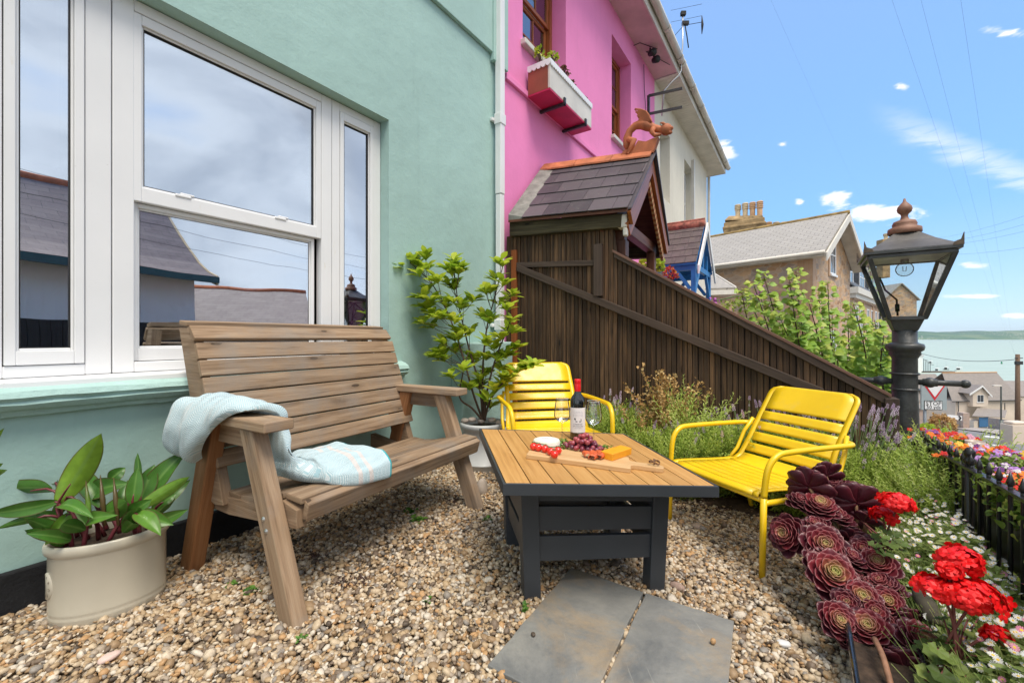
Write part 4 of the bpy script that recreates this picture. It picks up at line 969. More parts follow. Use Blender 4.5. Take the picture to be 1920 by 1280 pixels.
for i in range(NSt):
    for j in range(NR):
        j2 = (j + 1) % NR; q = (i * NR + j, i * NR + j2, (i + 1) * NR + j2, (i + 1) * NR + j); fs.append(q); uv.append([uvg[k] for k in q])
fs.append(tuple(range(NR))); uv.append([uvg[k] for k in range(NR)]); fs.append(tuple(NSt * NR + j for j in range(NR))); uv.append([(.6, 0)] * NR)
mb = MB(); mb.add(vs, fs, uv, .5, 0, True); o = mb.build('blanket', blanket_mat()); tag(o, 'pale aqua herringbone blanket draped over the bench arm and seat', 'blanket')
BLK_L = L

# ================================================================ coffee table
TC = Vector((.2958, 1.8966, .49)); th = .1755; tw_, td_ = .805, .808; tx_, ty_ = -.0728, .02
ta = Vector((math.cos(th), math.sin(th), tx_)); tb_ = Vector((-math.sin(th), math.cos(th), ty_)); tn_ = ta.cross(tb_).normalized()
def T(x, y, z=0): return TC + ta * x + tb_ * y + Vector((0, 0, z))
def Tp(u, v, dz=0): return onplane(u, v, TC + Vector((0, 0, dz)), tn_)
tbl = thing('coffee_table', Vector((TC.x, TC.y, gz(TC.x, TC.y))), 'square garden coffee table with wood effect slats and dark grey slotted metal base', 'table', rz=th)
m_tgrey = flat('anthracite_metal', (.040, .046, .054), .42, var=.10, vs=4, bump=.06, bs=300)
m_teak = wood('wood_effect_board', (.30, .145, .040), (.50, .265, .085), (.62, .37, .14), .5, knots=False, toneamt=.12, gscale=1.3, bump=.12)
def tbx(mb, x0, x1, y0, y1, z0, z1, **k): mb.hexa([T(x, y, z) for z in (z0, z1) for y in (y0, y1) for x in (x0, x1)], **k)
nb = 9; wb_ = (tw_ - .02) / nb
for i in range(nb):
    mb = MB(); x0 = -tw_ / 2 + .01 + wb_ * i; tbx(mb, x0 + .002, x0 + wb_ - .002, -td_ / 2 + .010, td_ / 2 - .010, -.012, 0, tone=random.random(), grain=1); mb.build('top_slat', m_teak, tbl, bevel=.0012)
mb = MB()
for (x0, x1, y0, y1) in ((-tw_ / 2, tw_ / 2, -td_ / 2, -td_ / 2 + .009), (-tw_ / 2, tw_ / 2, td_ / 2 - .009, td_ / 2), (-tw_ / 2, -tw_ / 2 + .009, -td_ / 2 + .009, td_ / 2 - .009), (tw_ / 2 - .009, tw_ / 2, -td_ / 2 + .009, td_ / 2 - .009)): tbx(mb, x0, x1, y0, y1, -.040, .001)
tbx(mb, -tw_ / 2 + .009, tw_ / 2 - .009, -td_ / 2 + .009, td_ / 2 - .009, -.028, -.0125); mb.build('top_frame', m_tgrey, tbl, bevel=.002)
# base: legs lean a little inwards at the feet, slotted sides
def foot(u, v): return Gg(u, v)
bw = .305
cx0, cx1, cy0, cy1 = -.305, .318, -.215, .30
lx = {}
def TB(x, y, z): # z above ground, feet drawn in by 6%
    f = 1 - .06 * (1 - z / .45); p = TC + (ta * x * f + tb_ * y * f); top = p.z - .0405; g0 = gz(p.x, p.y) - .01; return Vector((p.x, p.y, g0 + (top - g0) * z / .45))
def tbb(mb, x0, x1, y0, y1, z0, z1, **k): mb.hexa([TB(x, y, z) for z in (z0, z1) for y in (y0, y1) for x in (x0, x1)], **k)
for (x, y) in ((cx0, cy0), (cx1 - .07, cy0), (cx0, cy1 - .07), (cx1 - .07, cy1 - .07)):
    mb = MB(); tbb(mb, x, x + .07, y, y + .07, 0, .45); mb.build('leg', m_tgrey, tbl, bevel=.003)
for side in range(4):
    for (z0, z1) in ((.362, .448), (.255, .342), (.145, .235)):
        mb = MB()
        if side == 0: tbb(mb, cx0 + .07, cx1 - .07, cy0 + .012, cy0 + .035, z0, z1)
        elif side == 1: tbb(mb, cx0 + .07, cx1 - .07, cy1 - .035, cy1 - .012, z0, z1)
        elif side == 2: tbb(mb, cx0 + .012, cx0 + .035, cy0 + .07, cy1 - .07, z0, z1)
        else: tbb(mb, cx1 - .035, cx1 - .012, cy0 + .07, cy1 - .07, z0, z1)
        mb.build('side_slat', m_tgrey, tbl, bevel=.002)

# ================================================================ yellow chairs
def yel():
    m = N('yellow_paint'); v = m.map(); c = m.ramp(m.noise(v, 4, 6, .6), [(.3, (.78, .50, .006)), (.7, (.88, .58, .01))]); sc = m.noise(v, 75, 4, .75); c = m.mix(m.rng(sc, .71, .74, 0, .8), c, (.32, .20, .06)); c = m.mix(m.rng(m.noise(v, 11, 6, .7), .58, .75, 0, .25), c, (.62, .48, .18)); m.col(c)
    m.l(m.rng(m.noise(v, 14, 5), .3, .7, .28, .5), m.b.inputs['Roughness']); m.set(Coat_Weight=.15); m.bump(m.noise(v, 160, 2), .04, .002); return m.m
m_yel = yel()
def make_chair(loc, rz, sc=1.0):
    a = .285; root = thing('armchair', loc, 'yellow slatted metal armchair', 'chair', 'yellow metal armchairs', rz)
    MM = root.matrix_basis
    q = lambda x, y, z: MM @ Vector((x * sc, y * sc, z * sc))
    pr = [(-.012, .350), (-.004, .366), (.02, .370), (.10, .366), (.25, .355), (.38, .348), (.445, .352), (.49, .375), (.52, .42), (.565, .50), (.645, .62), (.745, .762), (.753, .774)]
    cum = [0]
    for i in range(1, len(pr)): cum.append(cum[-1] + math.hypot(pr[i][0] - pr[i - 1][0], pr[i][1] - pr[i - 1][1]))
    Lt = cum[-1]
    def prof(s_):
        s_ = max(0, min(Lt, s_)); i = max(j for j in range(len(cum)) if cum[j] <= s_ + 1e-9); i = min(i, len(pr) - 2); f = (s_ - cum[i]) / (cum[i + 1] - cum[i]); return pr[i][0] + (pr[i + 1][0] - pr[i][0]) * f, pr[i][1] + (pr[i + 1][1] - pr[i][1]) * f
    def hw(s_):
        base_ = a * .97 if s_ < .45 else a * .97 - .02 * min(1, (s_ - .45) / .2); r = .055
        if s_ > Lt - r: base_ -= r - math.sqrt(max(0, r * r - (s_ - Lt + r) ** 2))
        return base_
    # slots: seat then back
    bands = []; slots = [(.055 + .058 * i, .063 + .058 * i) for i in range(7)] + [(.530, .546), (.600, .618), (.672, .690), (.744, .762), (.816, .834)]
    slots = [s_ for s_ in slots if s_[1] < Lt - .045]
    def strip(mb, s0, s1, x0f, x1f, nseg):
        def fn(u, v):
            s_ = s0 + (s1 - s0) * v; y_, z_ = prof(s_); h = hw(s_); x0 = x0f(h); x1 = x1f(h); x = x0 + (x1 - x0) * u
            y2, z2 = prof(min(Lt, s_ + .01)); y1, z1 = prof(max(0, s_ - .01)); cam_ = .012 * (x / a) ** 2
            return q(x, y_ - (z2 - z1) / .02 * cam_ * (1 if s_ > .45 else 0), z_ + cam_ * (.6 if s_ < .45 else 0))
        mb.sheet(fn, 8 if x1f(1) - x0f(1) > .1 else 1, nseg)
    seat, back = MB(), MB(); edges = [0] + [e for s_ in slots for e in s_] + [Lt]
    for i in range(0, len(edges), 2):
        m_ = seat if edges[i] < .46 else back; strip(m_, edges[i], edges[i + 1], lambda h: -(h - .03), lambda h: h - .03, max(1, int((edges[i + 1] - edges[i]) / .012)))
    for sg in (-1, 1):
        fa = (lambda h: -h) if sg < 0 else (lambda h: h - .03); fb = (lambda h: -h + .03) if sg < 0 else (lambda h: h)
        strip(seat, 0, .47, fa, fb, 26); strip(back, .47, Lt, fa, fb, 36)
    seat.build('seat', m_yel, root, solid=.006, fix=False); back.build('backrest', m_yel, root, solid=.006, fix=False)
    r = .0135 * sc
    for sg in (-1, 1):
        e = a + .012; X = lambda v: sg * v
        pts = [(e, -.01, 0), (e, -.005, .20), (e, .0, .36), (e + .004, .012, .46), (e + .008, .035, .515), (e + .012, .075, .545), (e + .016, .13, .553), (e + .018, .30, .553), (e + .018, .48, .550), (e + .016, .545, .548), (e + .002, .585, .547), (e - .03, .598, .547)]
        mb = MB(); mb.tube([q(X(p[0]), p[1], p[2]) for p in pts[:3]], r, 12); mb.build('leg', m_yel, root)
        P_ = [q(X(p[0]), p[1], p[2]) for p in pts[2:]]; sm = []
        for t in range(0, (len(P_) - 1) * 5 + 1): sm.append(Vector(cr([tuple(p) for p in P_], t / 5)))
        mb = MB(); mb.tube(sm, r, 12); mb.build('arm', m_yel, root)
        mb = MB(); P_ = [(e, .0, .335), (e, .2, .33), (e, .42, .325), (e, .50, .30), (e, .56, .22), (e, .62, .02), (e, .625, 0)]; P_ = [q(X(p[0]), p[1], p[2]) for p in P_]; sm = [Vector(cr([tuple(p) for p in P_], t / 5)) for t in range(0, (len(P_) - 1) * 5 + 1)]
        mb.tube(sm, r * .95, 12); mb.build('leg', m_yel, root)
        mb = MB(); P_ = [(e - .004, .42, .33), (e - .004, .50, .40), (e - .01, .55, .50), (e - .03, .60, .58)]; mb.tube([q(X(p[0]), p[1], p[2]) for p in P_], r * .8, 10); mb.build('back_stay', m_yel, root)
    mb = MB(); mb.tube([q(-a, .005, .345), q(a, .005, .345)], r * .9, 12); mb.build('front_bar', m_yel, root)
    return root
c1 = make_chair(Vector((1.015, 2.172, gz(1.015, 2.17) - .005)), -1.22)
c1['label'] = 'yellow slatted metal armchair to the right of the coffee table, in front of the lavender'
c2 = make_chair(Vector((.315, 2.56, gz(.2, 2.7) + .012)), .17, 1.03)
c2['label'] = 'yellow slatted metal armchair behind the coffee table, facing the camera beside the potted shrub'

# ================================================================ things on the table
def textmesh(txt, size, font=None):
    cu = bpy.data.curves.new('txt', 'FONT'); cu.body = txt; cu.size = size; cu.align_x = 'CENTER'; cu.align_y = 'CENTER'; cu.resolution_u = 2
    o = bpy.data.objects.new('txt', cu); COL.objects.link(o); bpy.context.view_layer.update()
    me = o.evaluated_get(bpy.context.evaluated_depsgraph_get()).to_mesh(); vs = [tuple(v.co) for v in me.vertices]; fs = [tuple(p.vertices) for p in me.polygons]
    o.evaluated_get(bpy.context.evaluated_depsgraph_get()).to_mesh_clear(); bpy.data.objects.remove(o); bpy.data.curves.remove(cu); return vs, fs
def put_text(mb, txt, size, fn, mat=0, tone=.5, dx=0, dy=0):
    vs, fs = textmesh(txt, size); mb.add([tuple(fn(x + dx, y + dy)) for x, y, z in vs], fs, tone=tone, mat=mat)
# chopping board
bz = .020
c0, c1_ = Tp(987, 851, bz), Tp(1183, 877.5, bz); ax = (c1_ - c0); bl = ax.length; ax.normalize(); ay = tn_.cross(ax).normalized()
m_board = wood('olive_wood', (.38, .20, .08), (.60, .38, .18), (.72, .52, .30), .45, knots=False, toneamt=.1, gscale=2)
cbd = thing('chopping_board', c0 - tn_ * bz, 'wooden chopping board with a handle holding cheese and fruit on the table', 'chopping board')
bwid = .165
poly = [(0, 0), (bl, 0), (bl + .002, .045), (bl + .012, .056), (bl + .03, .060), (bl + .10, .058), (bl + .125, .062), (bl + .132, .075), (bl + .132, .092), (bl + .125, .104), (bl + .1, .108), (bl + .03, .106), (bl + .012, .11), (bl + .002, .12), (bl, bwid), (0, bwid)]
mb = MB(); mb.prism(poly, c0 - tn_ * bz, ax, ay, tn_ * bz, tone=.6); mb.build('plank', m_board, cbd, bevel=.003)
pt = lambda a, b, h=0: c0 + ax * a + ay * b + tn_ * h
mb = MB(); kk = pt(bl + .095, .085, .004); mb.tube([kk + ax * .02 * math.cos(t_) + ay * .012 * math.sin(t_) + tn_ * (.010 + .006 * math.sin(2 * t_)) for t_ in np.linspace(0, 6.0, 14)], .003, 6); mb.tube([kk, kk + ay * .02 + tn_ * .016, kk + ay * .03 + ax * .02 + tn_ * .005], .003, 6); mb.build('cord', flat('leather_cord', (.16, .08, .04), .8), cbd)
# bottle
bot_p = Tp(1083, 823)
def lathe_obj(name, prof, m, parent, loc, n=36, **k):
    mb = MB(); mb.lathe(prof, n, Matrix.Translation(loc), **k); return mb.build(name, m, parent)
wb = thing('wine_bottle', bot_p, 'dark red wine bottle with red cap and white cow label on the table', 'bottle')
R_ = .0375
m_bglass = N('dark_bottle_glass'); m_bglass.set(Base_Color=(.006, .008, .010, 1), Roughness=.04, Specular_IOR_Level=.8, Coat_Weight=.5); m_bglass = m_bglass.m
lathe_obj('body', [(.0005, .004), (R_ - .006, .0), (R_, .004), (R_, .180), (R_ - .001, .195), (R_ - .006, .212), (.019, .230), (.0155, .245), (.0148, .29)], m_bglass, wb, bot_p)
lathe_obj('cap', [(.0158, .238), (.0162, .242), (.0162, .279), (.0158, .280), (.0162, .281), (.0162, .300), (.0145, .303), (.0005, .303)], flat('red_foil', (.72, .010, .014), .3, .0, var=.05), wb, bot_p)
fa_ = math.atan2(-bot_p.y, -bot_p.x) + .06
def cyl(x, y, r=R_ + .0006): a = fa_ + x / R_; return bot_p + Vector((r * math.cos(a), r * math.sin(a), y))
lb = MB(); lb.sheet(lambda a, b: cyl(-.050 + .100 * a, .040 + .123 * b), 24, 4); lbo = lb.build('label', flat('label_paper', (.80, .78, .80), .6, var=.03), wb, fix=False)
tx = MB(); r2 = R_ + .0011
fn = lambda x, y: cyl(x, y, r2)
put_text(tx, 'CABERNET', .0095, fn, dx=.0, dy=.0815); put_text(tx, 'SAUVIGNON', .0092, fn, dx=.0, dy=.0715); put_text(tx, 'SOUTH AFRICA', .005, fn, dy=.0625)
cow = [(-.016, .012), (-.019, .009), (-.017, .006), (-.013, .006), (-.011, .004), (-.0105, -.008), (-.008, -.008), (-.0075, -.001), (.006, -.001), (.0065, -.008), (.009, -.008), (.0095, -.001), (.0115, -.004), (.0115, -.008), (.0135, -.008), (.014, .006), (.016, -.004), (.0168, -.003), (.0155, .009), (.012, .0105), (-.009, .0105), (-.012, .013), (-.0135, .011)]
for (x0, y0, x1, y1) in ((-.0125, -.001, .015, .0105), (-.019, .004, -.0125, .0125), (-.011, -.009, -.008, -.001), (-.006, -.008, -.0035, -.001), (.0065, -.009, .009, -.001), (.012, -.009, .0145, -.001), (.015, -.004, .0165, .0085)): tx.add([tuple(fn(x, y + .1)) for x, y in ((x0, y0), (x1, y0), (x1, y1), (x0, y1))], [(0, 1, 2, 3)], tone=.5)
tx.build('label_print', flat('black_ink', (.03, .03, .035), .6), lbo, fix=False) if 0 else None; tx.build('label_print', flat('black_ink', (.03, .03, .035), .6), lbo, fix=False)
tx = MB(); put_text(tx, 'CAPRA', .0155, fn, dy=.140); put_text(tx, '& BOVES', .0135, fn, dy=.126); tx.build('label_print', flat('silver_ink', (.62, .60, .64), .5), lbo, fix=False)
# glasses
m_clear = glass_mat('clear_glass', .13, (.95, .965, .96), 1.14); 
def wineglass(loc, label, h=.215, r=.036):
    g_ = thing('wine_glass', loc, label, 'wine glass', 'large stemmed wine glasses on the table')
    outer = [(.0005, .0055), (.004, .006), (.0042, .012), (.0035, .03), (.0034, .09), (.0045, .098), (.010, .103), (.026, .108), (.036, .118), (.0395, .132), (.038, .155), (.034, .185), (.0298, .213)]
    inner = [(.0290, .213), (.0330, .185), (.0370, .155), (.0384, .132), (.035, .120), (.025, .1105), (.008, .107), (.0005, .107)]
    f = h / .213; s_ = r / .0375
    mb = MB(); mb.lathe([(a * s_ if a > .005 else a, b * f) for a, b in outer], 32, Matrix.Translation(loc)); mb.build('bowl', m_clear, g_); mb = MB(); rr_ = .0298 * s_; mb.tube([loc + V(rr_ * math.cos(a), rr_ * math.sin(a), .213 * f) for a in np.linspace(0, 2 * PI, 33)], .0007, 6, cap=False); mb.build('rim', flat('glass_rim', (.75, .78, .76), .15), g_)
    mb = MB(); mb.lathe([(.0005, .0), (.036, .0), (.0365, .0012), (.030, .0022), (.010, .0045), (.0005, .0055)], 32, Matrix.Translation(loc)); mb.build('foot', m_clear, g_); return g_
wineglass(Tp(1054, 830), 'empty wine glass to the left of the red capped bottle', .213, .037)
wineglass(Tp(1113, 835), 'empty wine glass to the right of the red capped bottle', .213, .038)
# soft white cheese
cp = Tp(1026, 839, bz) + Vector((0, .035, 0)); ch = MB(); ch.lathe([(.0005, .0), (.056, .0), (.0585, .004), (.059, .022), (.0565, .0275), (.052, .029), (.0005, .029)], 40, Matrix.Translation(cp), tone=.5)
o = ch.build('cheese', flat('white_rind', (.70, .66, .55), .85, var=.12, vs=22, bump=.5, bs=90)); tag(o, 'round white rinded soft cheese at the left end of the board', 'cheese')
pm = MB(); pm.lathe([(.0598, .003), (.0602, .004), (.0602, .020), (.0598, .021)], 40, Matrix.Translation(cp)); pm.lathe([(.0005, .0295), (.042, .0295)], 30, Matrix.Translation(cp)); 
o2 = pm.build('wrapper', flat('white_paper', (.74, .73, .70), .7, var=.05), o); 
tx = MB(); put_text(tx, 'BAKING', .011, lambda x, y: cp + Vector((x, y * 1.3, .0302)), dy=.012); put_text(tx, 'CAMEMBERT', .008, lambda x, y: cp + Vector((x, y * 1.3, .0302)), dy=-.004); tx.build('print', flat('grey_ink', (.25, .25, .33), .6), o, fix=False)
# tomatoes on the vine
tv_ = thing('tomato_vine', Tp(1020, 846, bz), 'row of small red cherry tomatoes on the vine along the left of the board', 'tomatoes')
m_tom = N('tomato_skin'); m_tom.set(Base_Color=(.75, .022, .008, 1), Roughness=.12, Coat_Weight=.6, Subsurface_Weight=.1, Subsurface_Radius=(.02, .005, .002)); m_tom = m_tom.m
tp_ = []
for (u, v) in ((1000, 843.5), (1009, 845.5), (1021.5, 848), (1032, 853), (1039, 858.5), (1045.5, 851.5)):
    p = Tp(u, v, bz) + tn_ * .0155; tp_.append(p); mb = MB(); mb.ball(p, (.0165, .0165, .0158), 18, smooth=True); to = mb.build('tomato', m_tom, tv_)
    mb = MB()
    for k_ in range(5): a = k_ * 1.257 + 1; mb.tube([p + V(0, 0.002, .0155), p + V(math.cos(a) * .006, .006 + math.sin(a) * .006, .0165), p + V(math.cos(a) * .011, .006 + math.sin(a) * .010, .0145)], [.0016, .0014, .0003], 5)
    mb.build('calyx', flat('green_calyx', (.05, .11, .02), .7), to)
mb = MB(); mb.tube([p + V(0, .012, .014) for p in tp_[:4]] + [tp_[5] + V(0, .01, .014)], .0018, 6); mb.build('vine', flat('vine_stem', (.09, .14, .04), .7), tv_)
# grapes
gp = thing('grapes', Tp(1090, 848, bz), 'heap of purple red grapes in the middle of the chopping board', 'grapes')
m_grape = N('grape_skin'); t_ = m_grape.attr(); nn_ = m_grape.noise(m_grape.map(), 70, 3)
m_grape.col(m_grape.mix(m_grape.rng(nn_, .45, .7, 0, .35), m_grape.ramp(t_, [(0, (.085, .012, .035)), (.5, (.22, .022, .045)), (1, (.42, .065, .07))]), (.30, .22, .27))); m_grape.set(Roughness=.3, Subsurface_Weight=.15, Subsurface_Radius=(.02, .004, .004)); m_grape = m_grape.m
ce = Tp(1092, 842, bz); placed = []; r_ = random.Random(4)
for k_ in range(6000):
    a, b = r_.uniform(-.085, .085), r_.uniform(-.045, .045); e = (a / .088) ** 2 + (b / .05) ** 2
    if e > 1: continue
    hmax = .011 + .058 * (1 - e) ** .6 * math.exp(-((a - .005) / .055) ** 2); h = .011 if r_.random() < .35 else r_.uniform(.011, max(.0111, hmax)); p = ce + ax * a + ay * b + tn_ * h
    if all((p - q).length > .0192 for q in placed): placed.append(p)
    if len(placed) >= 74: break
for p in placed:
    mb = MB(); R3 = Matrix.Rotation(r_.uniform(0, 3), 3, 'X') @ Matrix.Rotation(r_.uniform(0, 3), 3, 'Y'); mb.ball(p, (.0108, .0108, .0124), 14, M=R3, smooth=True, tone=r_.random()); mb.build('grape', m_grape, gp)
# salami, cheddar
m_sal = flat('cured_meat', (.62, .115, .035), .4, var=.55, vs=80, bump=.5, bs=120)
sm = thing('cured_meat', Tp(1113, 862, bz), 'folded orange red slices of cured meat between the grapes and the orange cheese', 'meat')
for i in range(5):
    mb = MB(); c = Tp(1103 + i * 6.2, 858 - i * .4 + (i % 2) * 3.5, bz); an_ = .5 + i * .33
    def fn(a, b, c=c, i=i): th_ = -.6 + 4.2 * a; rr = .011 + .004 * b + .002 * math.sin(9 * a); return c + ax * (rr * math.cos(th_) + .01 * b * (i % 2 * 2 - 1)) + tn_ * (.0125 + rr * math.sin(th_) * .9) + ay * (.034 * (b - .5))
    mb.sheet(fn, 22, 6); mb.build('slice', m_sal, sm, solid=.0022, fix=False)
w0 = Tp(1148, 864.5, bz); wx = (Tp(1184, 852, bz) - w0); wl = wx.length; wx.normalize(); wy = tn_.cross(wx).normalized()
mb = MB(); mb.hexa([w0 + wx * a + wy * b + tn_ * h for (h, hs) in ((0, 1), (.030, 1)) for (b) in (0, .055) for a in ((0, wl) if h == 0 else (.000, wl))])
o = mb.build('cheese', flat('orange_cheese', (.80, .34, .012), .5, var=.06, vs=20, bump=.2, bs=60), bevel=.003); tag(o, 'thick slab of orange cheese next to the board handle', 'cheese')
# rocket
def salad(c, n, rx, ry, name, label, seed):
    r_ = random.Random(seed); mb = MB()
    for k_ in range(n):
        a = r_.uniform(0, 6.28); rr = math.sqrt(r_.random()); p = c + ax * rx * rr * math.cos(a) + ay * ry * rr * math.sin(a) + tn_ * r_.uniform(.002, .03 * (1 - rr * .7)); L = r_.uniform(.025, .045); d = (ax * math.cos(a + r_.uniform(-1, 1)) + ay * math.sin(a + r_.uniform(-1, 1)) + tn_ * r_.uniform(0, .6)).normalized(); sd = d.cross(tn_).normalized()
        w_ = r_.uniform(.004, .008); pts = []; prof_ = [.15, .25, .9, .35, 1.0, .45, .9, .05]
        vs = []
        for i, x in enumerate(prof_): q = p + d * L * i / 7 - tn_ * .012 * (i / 7) ** 2; vs += [tuple(q - sd * w_ * x), tuple(q + sd * w_ * x + tn_ * .003)]
        mb.add(vs, [(2 * i, 2 * i + 1, 2 * i + 3, 2 * i + 2) for i in range(7)], tone=r_.random(), smooth=True)
    o = mb.build(name, leafm('rocket_leaf', (.05, .13, .012), (.13, .26, .03), (.25, .38, .07), rough=.45), fix=False); tag(o, label, 'salad leaves')
salad(Tp(1058, 836, bz), 60, .04, .035, 'rocket_leaves', 'heap of green rocket leaves between the white cheese and the grapes', 3)
salad(Tp(1134, 846, bz), 60, .055, .035, 'rocket_leaves', 'heap of green rocket leaves behind the orange cheese', 5)
# ================================================================ the slope down to the bay
def hz(x, y): return -.8 - .19 * y
def Gh(u, v, dz=0):                       # point on the hillside
    k = (v - V0) / F; y = (1.8 - dz) / (k - .19); return Vector(((u - U0) / F * y, y, hz(0, y) + dz))
SEA = -34.0
mb = MB()
def hill(a, b):
    y = -60 + 260 * b ** 1.3 if b > 0 else -60
    x = -160 + 420 * a; z = -.8 - .19 * max(y, -2) if y < 170 else SEA - (y - 170) * .15
    if y < 0: z = -1.2
    dd = (x - WP.x) * WN.x + (y - WP.y) * WN.y
    return Vector((x, y, z))
mb.sheet(hill, 60, 90)
m_hill = flat('hillside_soil', (.16, .15, .10), .95, var=.5, vs=.6, bump=.3, bs=2)
o = mb.build('hillside', m_hill, fix=False); tag(o, kind='structure')
m_sea = N('sea_water'); n_ = m_sea.noise(m_sea.map('Object', (.004, .02, 1)), 3, 6, .6)
m_sea.col(m_sea.ramp(n_, [(.3, (.36, .44, .37)), (.7, (.42, .49, .42))])); m_sea.set(Roughness=.45, Specular_IOR_Level=.1); m_sea.bump(m_sea.noise(m_sea.map('Object', (.3, 1, 1)), 1, 6), .15, .3); m_sea = m_sea.m
mb = MB(); mb.add([(-9000, 150, SEA), (14000, 150, SEA), (22000, 11000, SEA), (-14000, 11000, SEA)], [(0, 1, 2, 3)]); o = mb.build('sea', m_sea, fix=False); tag(o, kind='structure')
# far shore
def hills(y0, dep, x0, x1, hf, name, m):
    mb = MB(); mb.sheet(lambda a, b: Vector((x0 + (x1 - x0) * a, y0 + dep * b, SEA - 1 + (hf(x0 + (x1 - x0) * a) + 1) * math.sin(PI * b) ** .8 + 4 * mnoise.noise(Vector((a * 60, b * 8, 1))))), 260, 16)
    o = mb.build(name, m, fix=False); tag(o, kind='structure'); return o
m_fh = N('far_hills'); v_ = m_fh.map(); a_ = m_fh.noise(v_, .0011, 6, .6)
c_ = m_fh.ramp(a_, [(.35, (.03, .09, .055)), (.5, (.07, .15, .07)), (.62, (.15, .21, .10))])
vo = m_fh.n('ShaderNodeTexVoronoi'); vo.inputs['Scale'].default_value = .028; m_fh.l(v_, vo.inputs['Vector'])
tw_m = m_fh.math('MULTIPLY', m_fh.rng(vo.outputs['Distance'], .18, .30, 1, 0), m_fh.rng(m_fh.noise(m_fh.map('Object', loc=(900, 0, 0)), .0009, 4, .6), .47, .55, 0, 1))
c_ = m_fh.mix(m_fh.math('MULTIPLY', tw_m, .9), c_, (.80, .68, .62)); m_fh.col(c_); m_fh.set(Roughness=.95); m_fh = m_fh.m
hills(7600, 2600, 3500, 15500, lambda x: 185 + 30 * math.sin(x * .0011 + 1) + 26 * mnoise.noise(Vector((x * .0012, 0, 0))) + 14 * mnoise.noise(Vector((x * .006, 3, 0))), 'far_hills', m_fh)
# road and pavement
m_asph = flat('asphalt', (.20, .19, .185), .9, var=.2, vs=.8, bump=.3, bs=60)
def onhill(p, dz): return (p.x, p.y, hz(0, p.y) + dz)
def roadpoly(pts, dz, name, m):
    mb = MB(); ps = [Gh(u, v) for u, v in pts]; mb.add([onhill(p, dz) for p in ps], [tuple(range(len(ps)))], uv=[[(p.x, p.y) for p in ps]]); o = mb.build(name, m); return o
o = roadpoly([(1640, 808), (1700, 806), (1780, 803), (1850, 812), (1925, 828), (2100, 850), (2100, 1000), (1640, 1000)], .03, 'road', m_asph); tag(o, kind='structure')
o = roadpoly([(1640, 801.5), (1780, 799.5), (1860, 805), (1960, 817), (2100, 834), (2100, 849), (1925, 827.5), (1850, 811.6), (1780, 802.8), (1640, 807.6)], .14, 'pavement', flat('pavement', (.36, .31, .27), .9, var=.15, vs=1)); tag(o, kind='structure')
m_wl = flat('road_paint', (.75, .74, .70), .8, var=.15, vs=4)
for pts, nm in (([(1700, 817), (1730, 818), (1880, 838), (1882, 836.5), (1730, 816), (1700, 815.5)], 'road_marking'), ([(1844, 819), (1878, 823), (1898, 827), (1899, 825.5), (1880, 820), (1846, 816.5)], 'road_marking'), ([(1840, 840), (1872, 846), (1873, 845), (1842, 839)], 'road_marking')):
    o = roadpoly(pts, .036, nm, m_wl); tag(o, kind='structure')

def stonemat(name, c1, c2, c3, sc=3.2, mortar=(.38, .31, .25)):
    m = N(name); v = m.map('Object', (1, 1, 1.9)); vo = m.n('ShaderNodeTexVoronoi'); vo.inputs['Scale'].default_value = sc; vo.distance = 'CHEBYCHEV'; m.l(v, vo.inputs['Vector'])
    ve = m.n('ShaderNodeTexVoronoi', feature='DISTANCE_TO_EDGE'); ve.inputs['Scale'].default_value = sc; m.l(v, ve.inputs['Vector'])
    c = m.ramp(vo.outputs['Color'], [(0, c1), (.4, c2), (.7, c3), (1, tuple(x * .7 for x in c2))]); n = m.noise(v, 5, 5, .65); c = m.mix(m.rng(n, .4, .7, 0, .4), c, c1)
    c = m.mix(m.rng(ve.outputs['Distance'], .0, .07, .75, 0), c, mortar); m.col(c); m.set(Roughness=.9); m.bump(ve.outputs['Distance'], .6, .03); return m.m
m_rub = stonemat('rubble_stone', (.28, .15, .085), (.66, .43, .25), (.38, .32, .28), 2.7, (.56, .45, .34))
m_brick = slate('pale_brick', (.46, .27, .15), (.52, .34, .20), (.40, .22, .13), .25, .08, (.45, .36, .27))
m_gslate = slate('pale_grey_slates', (.36, .33, .285), (.42, .385, .34), (.31, .29, .26), .36, .19, (.15, .14, .13), lichen=(.40, .30, .13), msize=.012)
m_gut = flat('cream_gutter', (.66, .62, .55), .5, var=.1)
def upbox(mb, C, a, b, z0, z1, **k):
    """upright box from corner C along vectors a and b"""
    mb.hexa([Vector((p.x, p.y, z)) for z in (z0, z1) for p in (C, C + a, C + b, C + a + b)], **k)
def uvquad(mb, p, tone=.5, th=None):
    L = (p[1] - p[0]).length; Hh = (p[3] - p[0]).length; sh = (p[3] - p[0]).dot((p[1] - p[0]).normalized())
    mb.add([tuple(q) for q in p], [(0, 1, 2, 3)], uv=[[(0, 0), (L, 0), (sh + (p[2] - p[3]).length, Hh), (sh, Hh)]], tone=tone)
def roofquad(mb, p, th=.07):
    nrm = (p[1] - p[0]).cross(p[3] - p[0]).normalized()
    if nrm.z < 0: nrm = -nrm
    uvquad(mb, [q + nrm * th for q in p]); a = [q + nrm * (th - .003) for q in p]; mb.hexa([p[0], p[1], p[3], p[2], a[0], a[1], a[3], a[2]])
